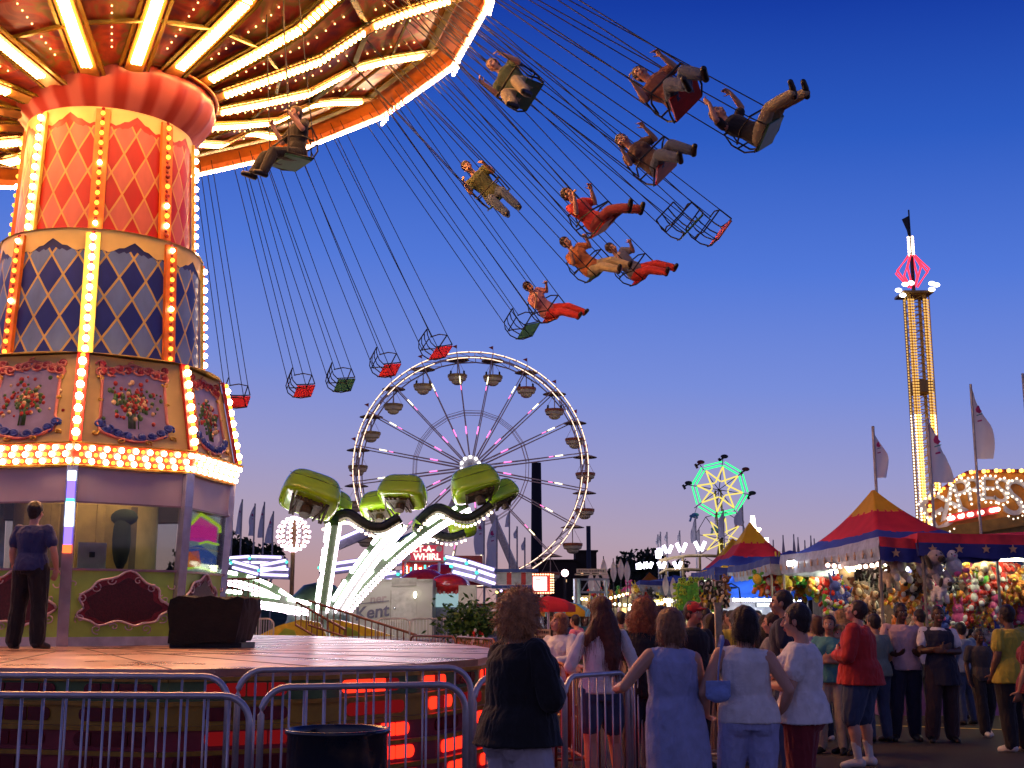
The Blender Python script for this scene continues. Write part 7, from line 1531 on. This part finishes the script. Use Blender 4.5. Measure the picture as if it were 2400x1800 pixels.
# middle distance people, each with its own clothes
MID = [
 (1665, 14.2, 1.6, 10, 'person in a plum T-shirt with dark hair, just left of the pale wooden post', 'f', 'bob', (.02, .01, .01), cloth('plum', (.12, .05, .10)), BLK, .5, 'tan'),
 (1622, 13.6, 1.74, -150, 'person wearing a black T-shirt and red cap beside the pale wooden post', 'm', 'short', (.02, .01, .01), BLK, BLK, .5, 'tan'),
 (1652, 17.5, 1.7, 15, 'person with a dark short crop in a black sweater left of the pale post', 'm', 'short', (.01, .01, .01), BLK, NAVY, .95, 'tan'),
 (1838, 12.6, 1.84, 70, 'tall person in a dark shirt whose head rises behind the white T-shirt', 'm', 'crop', (.02, .012, .01), NAVY, DEN, .5, 'tan'),
 (1812, 13.2, 1.62, 62, 'person in a grey T-shirt looking left behind the white sleeveless top', 'f', 'short', (.03, .015, .01), GRY, DEN, .5, 'light'),
 (1790, 17.0, 1.6, 10, 'person with long black hair and a tan skirt walking away', 'f', 'long', (.012, .008, .008), BLK, KHA, 0, 'tan'),
 (1775, 22.0, 1.7, 160, 'person in a pale shirt far down the aisle under the blue awning', 'm', 'crop', (.02, .02, .02), GRY, KHA, .5, 'tan'),
 (1942, 15.0, 1.6, 150, 'person in a teal top with cream trousers and white shoes holding a drink', 'f', 'short', (.05, .02, .015), TEAL, cloth('cream', (.55, .5, .38)), .5, 'tan'),
 (1915, 16.5, 1.58, 30, 'person with brown hair in a lilac shirt behind the teal top', 'f', 'bob', (.1, .04, .02), cloth('lilac', (.35, .25, .4)), NAVY, .5, 'light'),
 (1972, 15.0, 1.48, 120, 'child with straight blond hair beside the red shirt', 'f', 'bob', (.5, .3, .1), cloth('rose', (.5, .2, .2)), DEN, .5, 'light'),
 (2048, 16.4, 1.62, 30, 'person in a grey-green shirt half hidden behind the red shirt', 'm', 'short', (.02, .01, .01), cloth('sage', (.22, .28, .24)), DEN, .5, 'tan'),
 (2155, 19.5, 1.7, 20, 'person in a pale blue shirt at the prize counter, back turned', 'm', 'short', (.02, .01, .01), cloth('sky_shirt', (.38, .42, .6)), KHA, .5, 'tan'),
 (2252, 19.0, 1.5, 20, 'person in a light blue shirt and dark cap behind the child', 'm', 'short', (.01, .01, .01), cloth('washed_blue', (.2, .28, .42)), DEN, .5, 'tan'),
 (2236, 20.0, 1.45, 20, 'person with a pink cap standing at the counter', 'f', 'short', (.1, .05, .03), BLK, DEN, .5, 'light'),
 (1240, 21.5, 1.7, 20, 'person in dark clothes behind the blond person on the rail', 'm', 'short', (.02, .01, .01), NAVY, BLK, .9, 'tan'),
 (1478, 19.0, 1.66, 30, 'person in an olive shirt between the long-haired and the curly-haired one', 'm', 'short', (.03, .02, .01), cloth('olive', (.12, .13, .06)), KHA, .5, 'tan'),
 (1545, 12.5, 1.68, 40, 'person with a dark cap behind the curly red-brown hair', 'm', 'short', (.01, .01, .01), BLK, DEN, .5, 'tan'),
 (1905, 18.0, 1.62, 160, 'person wearing a straw hat further back in the aisle', 'm', 'crop', (.05, .03, .02), cloth('sand', (.4, .32, .2)), KHA, .5, 'tan'),
 (1500, 26, 1.7, 10, 'person in a white shirt far back between two heads of curly hair', 'm', 'short', (.02, .02, .02), WHT, DEN, .5, 'tan'),
 (1370, 27, 1.66, 160, 'person in a teal shirt beyond the far railing', 'f', 'bob', (.1, .05, .03), TEAL, DEN, .5, 'light'),
 (1600, 24, 1.7, 60, 'person in a red shirt far back under the green turtle toys', 'm', 'short', (.02, .01, .01), REDC, DEN, .5, 'tan'),
 (1700, 25, 1.72, 200, 'person in a brown shirt far back under the blue awning', 'm', 'short', (.02, .01, .01), cloth('cocoa', (.14, .07, .04)), KHA, .5, 'brown'),
]
for (u, Y, h_, rz, lab, sex, hs, hc, top_, bot, sl, sk_) in MID:
    wear = [('trousers', bot, {'len': 1.0}), ('shirt', top_, {'sleeve': sl, 'g': .022}), ('shoes', WSH if (u % 2) else BSH)]
    if 'red cap' in lab: wear.append(('cap', REDC))
    if 'dark cap' in lab: wear.append(('cap', BLK))
    if 'pink cap' in lab: wear.append(('cap', cloth('pink', (.7, .2, .35))))
    if 'straw' in lab: wear.append(('cap', cloth('straw', (.5, .38, .2))))
    person(lab, ground_at(u, Y), radians(rz), h_, wear, sk_, (hs, hc), sex=sex, res=.010 if Y < 15 else .014, fat=1.08, pose=FOLD if 'drink' in lab else dict(wrR=(.22, .16, .95), hR=(.2, .24, .95)))

# more people further down the aisle between the stalls
rr = random.Random(21); CN = [('white', WHT), ('black', BLK), ('navy', NAVY), ('red', REDC), ('grey', GRY), ('teal', TEAL), ('mustard', YEL), ('maroon', MRN), ('pink', cloth('pink', (.7, .2, .35))), ('sand', cloth('sand', (.4, .32, .2))), ('olive', cloth('olive', (.12, .13, .06))), ('lilac', cloth('lilac', (.35, .25, .4)))]
BN = [('denim', DEN), ('khaki', KHA), ('black', BLK)]; HN = [('short dark hair', 'short', (.02, .012, .01)), ('a brown bob', 'bob', (.12, .05, .02)), ('long fair hair', 'long', (.4, .24, .1)), ('cropped black hair', 'crop', (.01, .008, .008))]
spots = [(1455, 20), (1440, 30), (1520, 22), (1560, 28), (1590, 19), (1635, 21), (1716, 18.5), (1735, 28), (1762, 21.5), (1800, 24), (1846, 19.5), (1868, 23), (1892, 20.5), (1972, 19.5), (1940, 24), (2325, 22.8), (1350, 23), (1290, 26), (1410, 22)]
for i, (u, Y) in enumerate(spots):
    (cn, cm), (bn, bm2), (hn, hs, hc) = CN[(i*5) % 12], BN[(i*2+i//3) % 3], HN[(i*3+i//4) % 4]; sx = 'm' if hs in ('crop', 'short') and i % 3 else 'f'
    person('person with %s, %s top and %s trousers, %s in the crowd' % (hn, cn, bn, ['facing away', 'turned left', 'turned right'][i % 3]), ground_at(u, Y), radians([8, 80, -75][i % 3]+rr.uniform(-20, 20)), rr.uniform(1.52, 1.74),
        [('trousers', bm2), ('shirt', cm, {'sleeve': .5 if i % 4 else .9, 'g': .02}), ('shoes', WSH)], ['tan', 'light', 'brown'][i % 3], (hs, hc), sex=sx, res=.014, fat=rr.uniform(.98, 1.2), pose=dict(wrR=(.20, .18, 1.0), hR=(.17, .26, 1.02)) if i % 2 else {}, group='people in the aisle crowd')
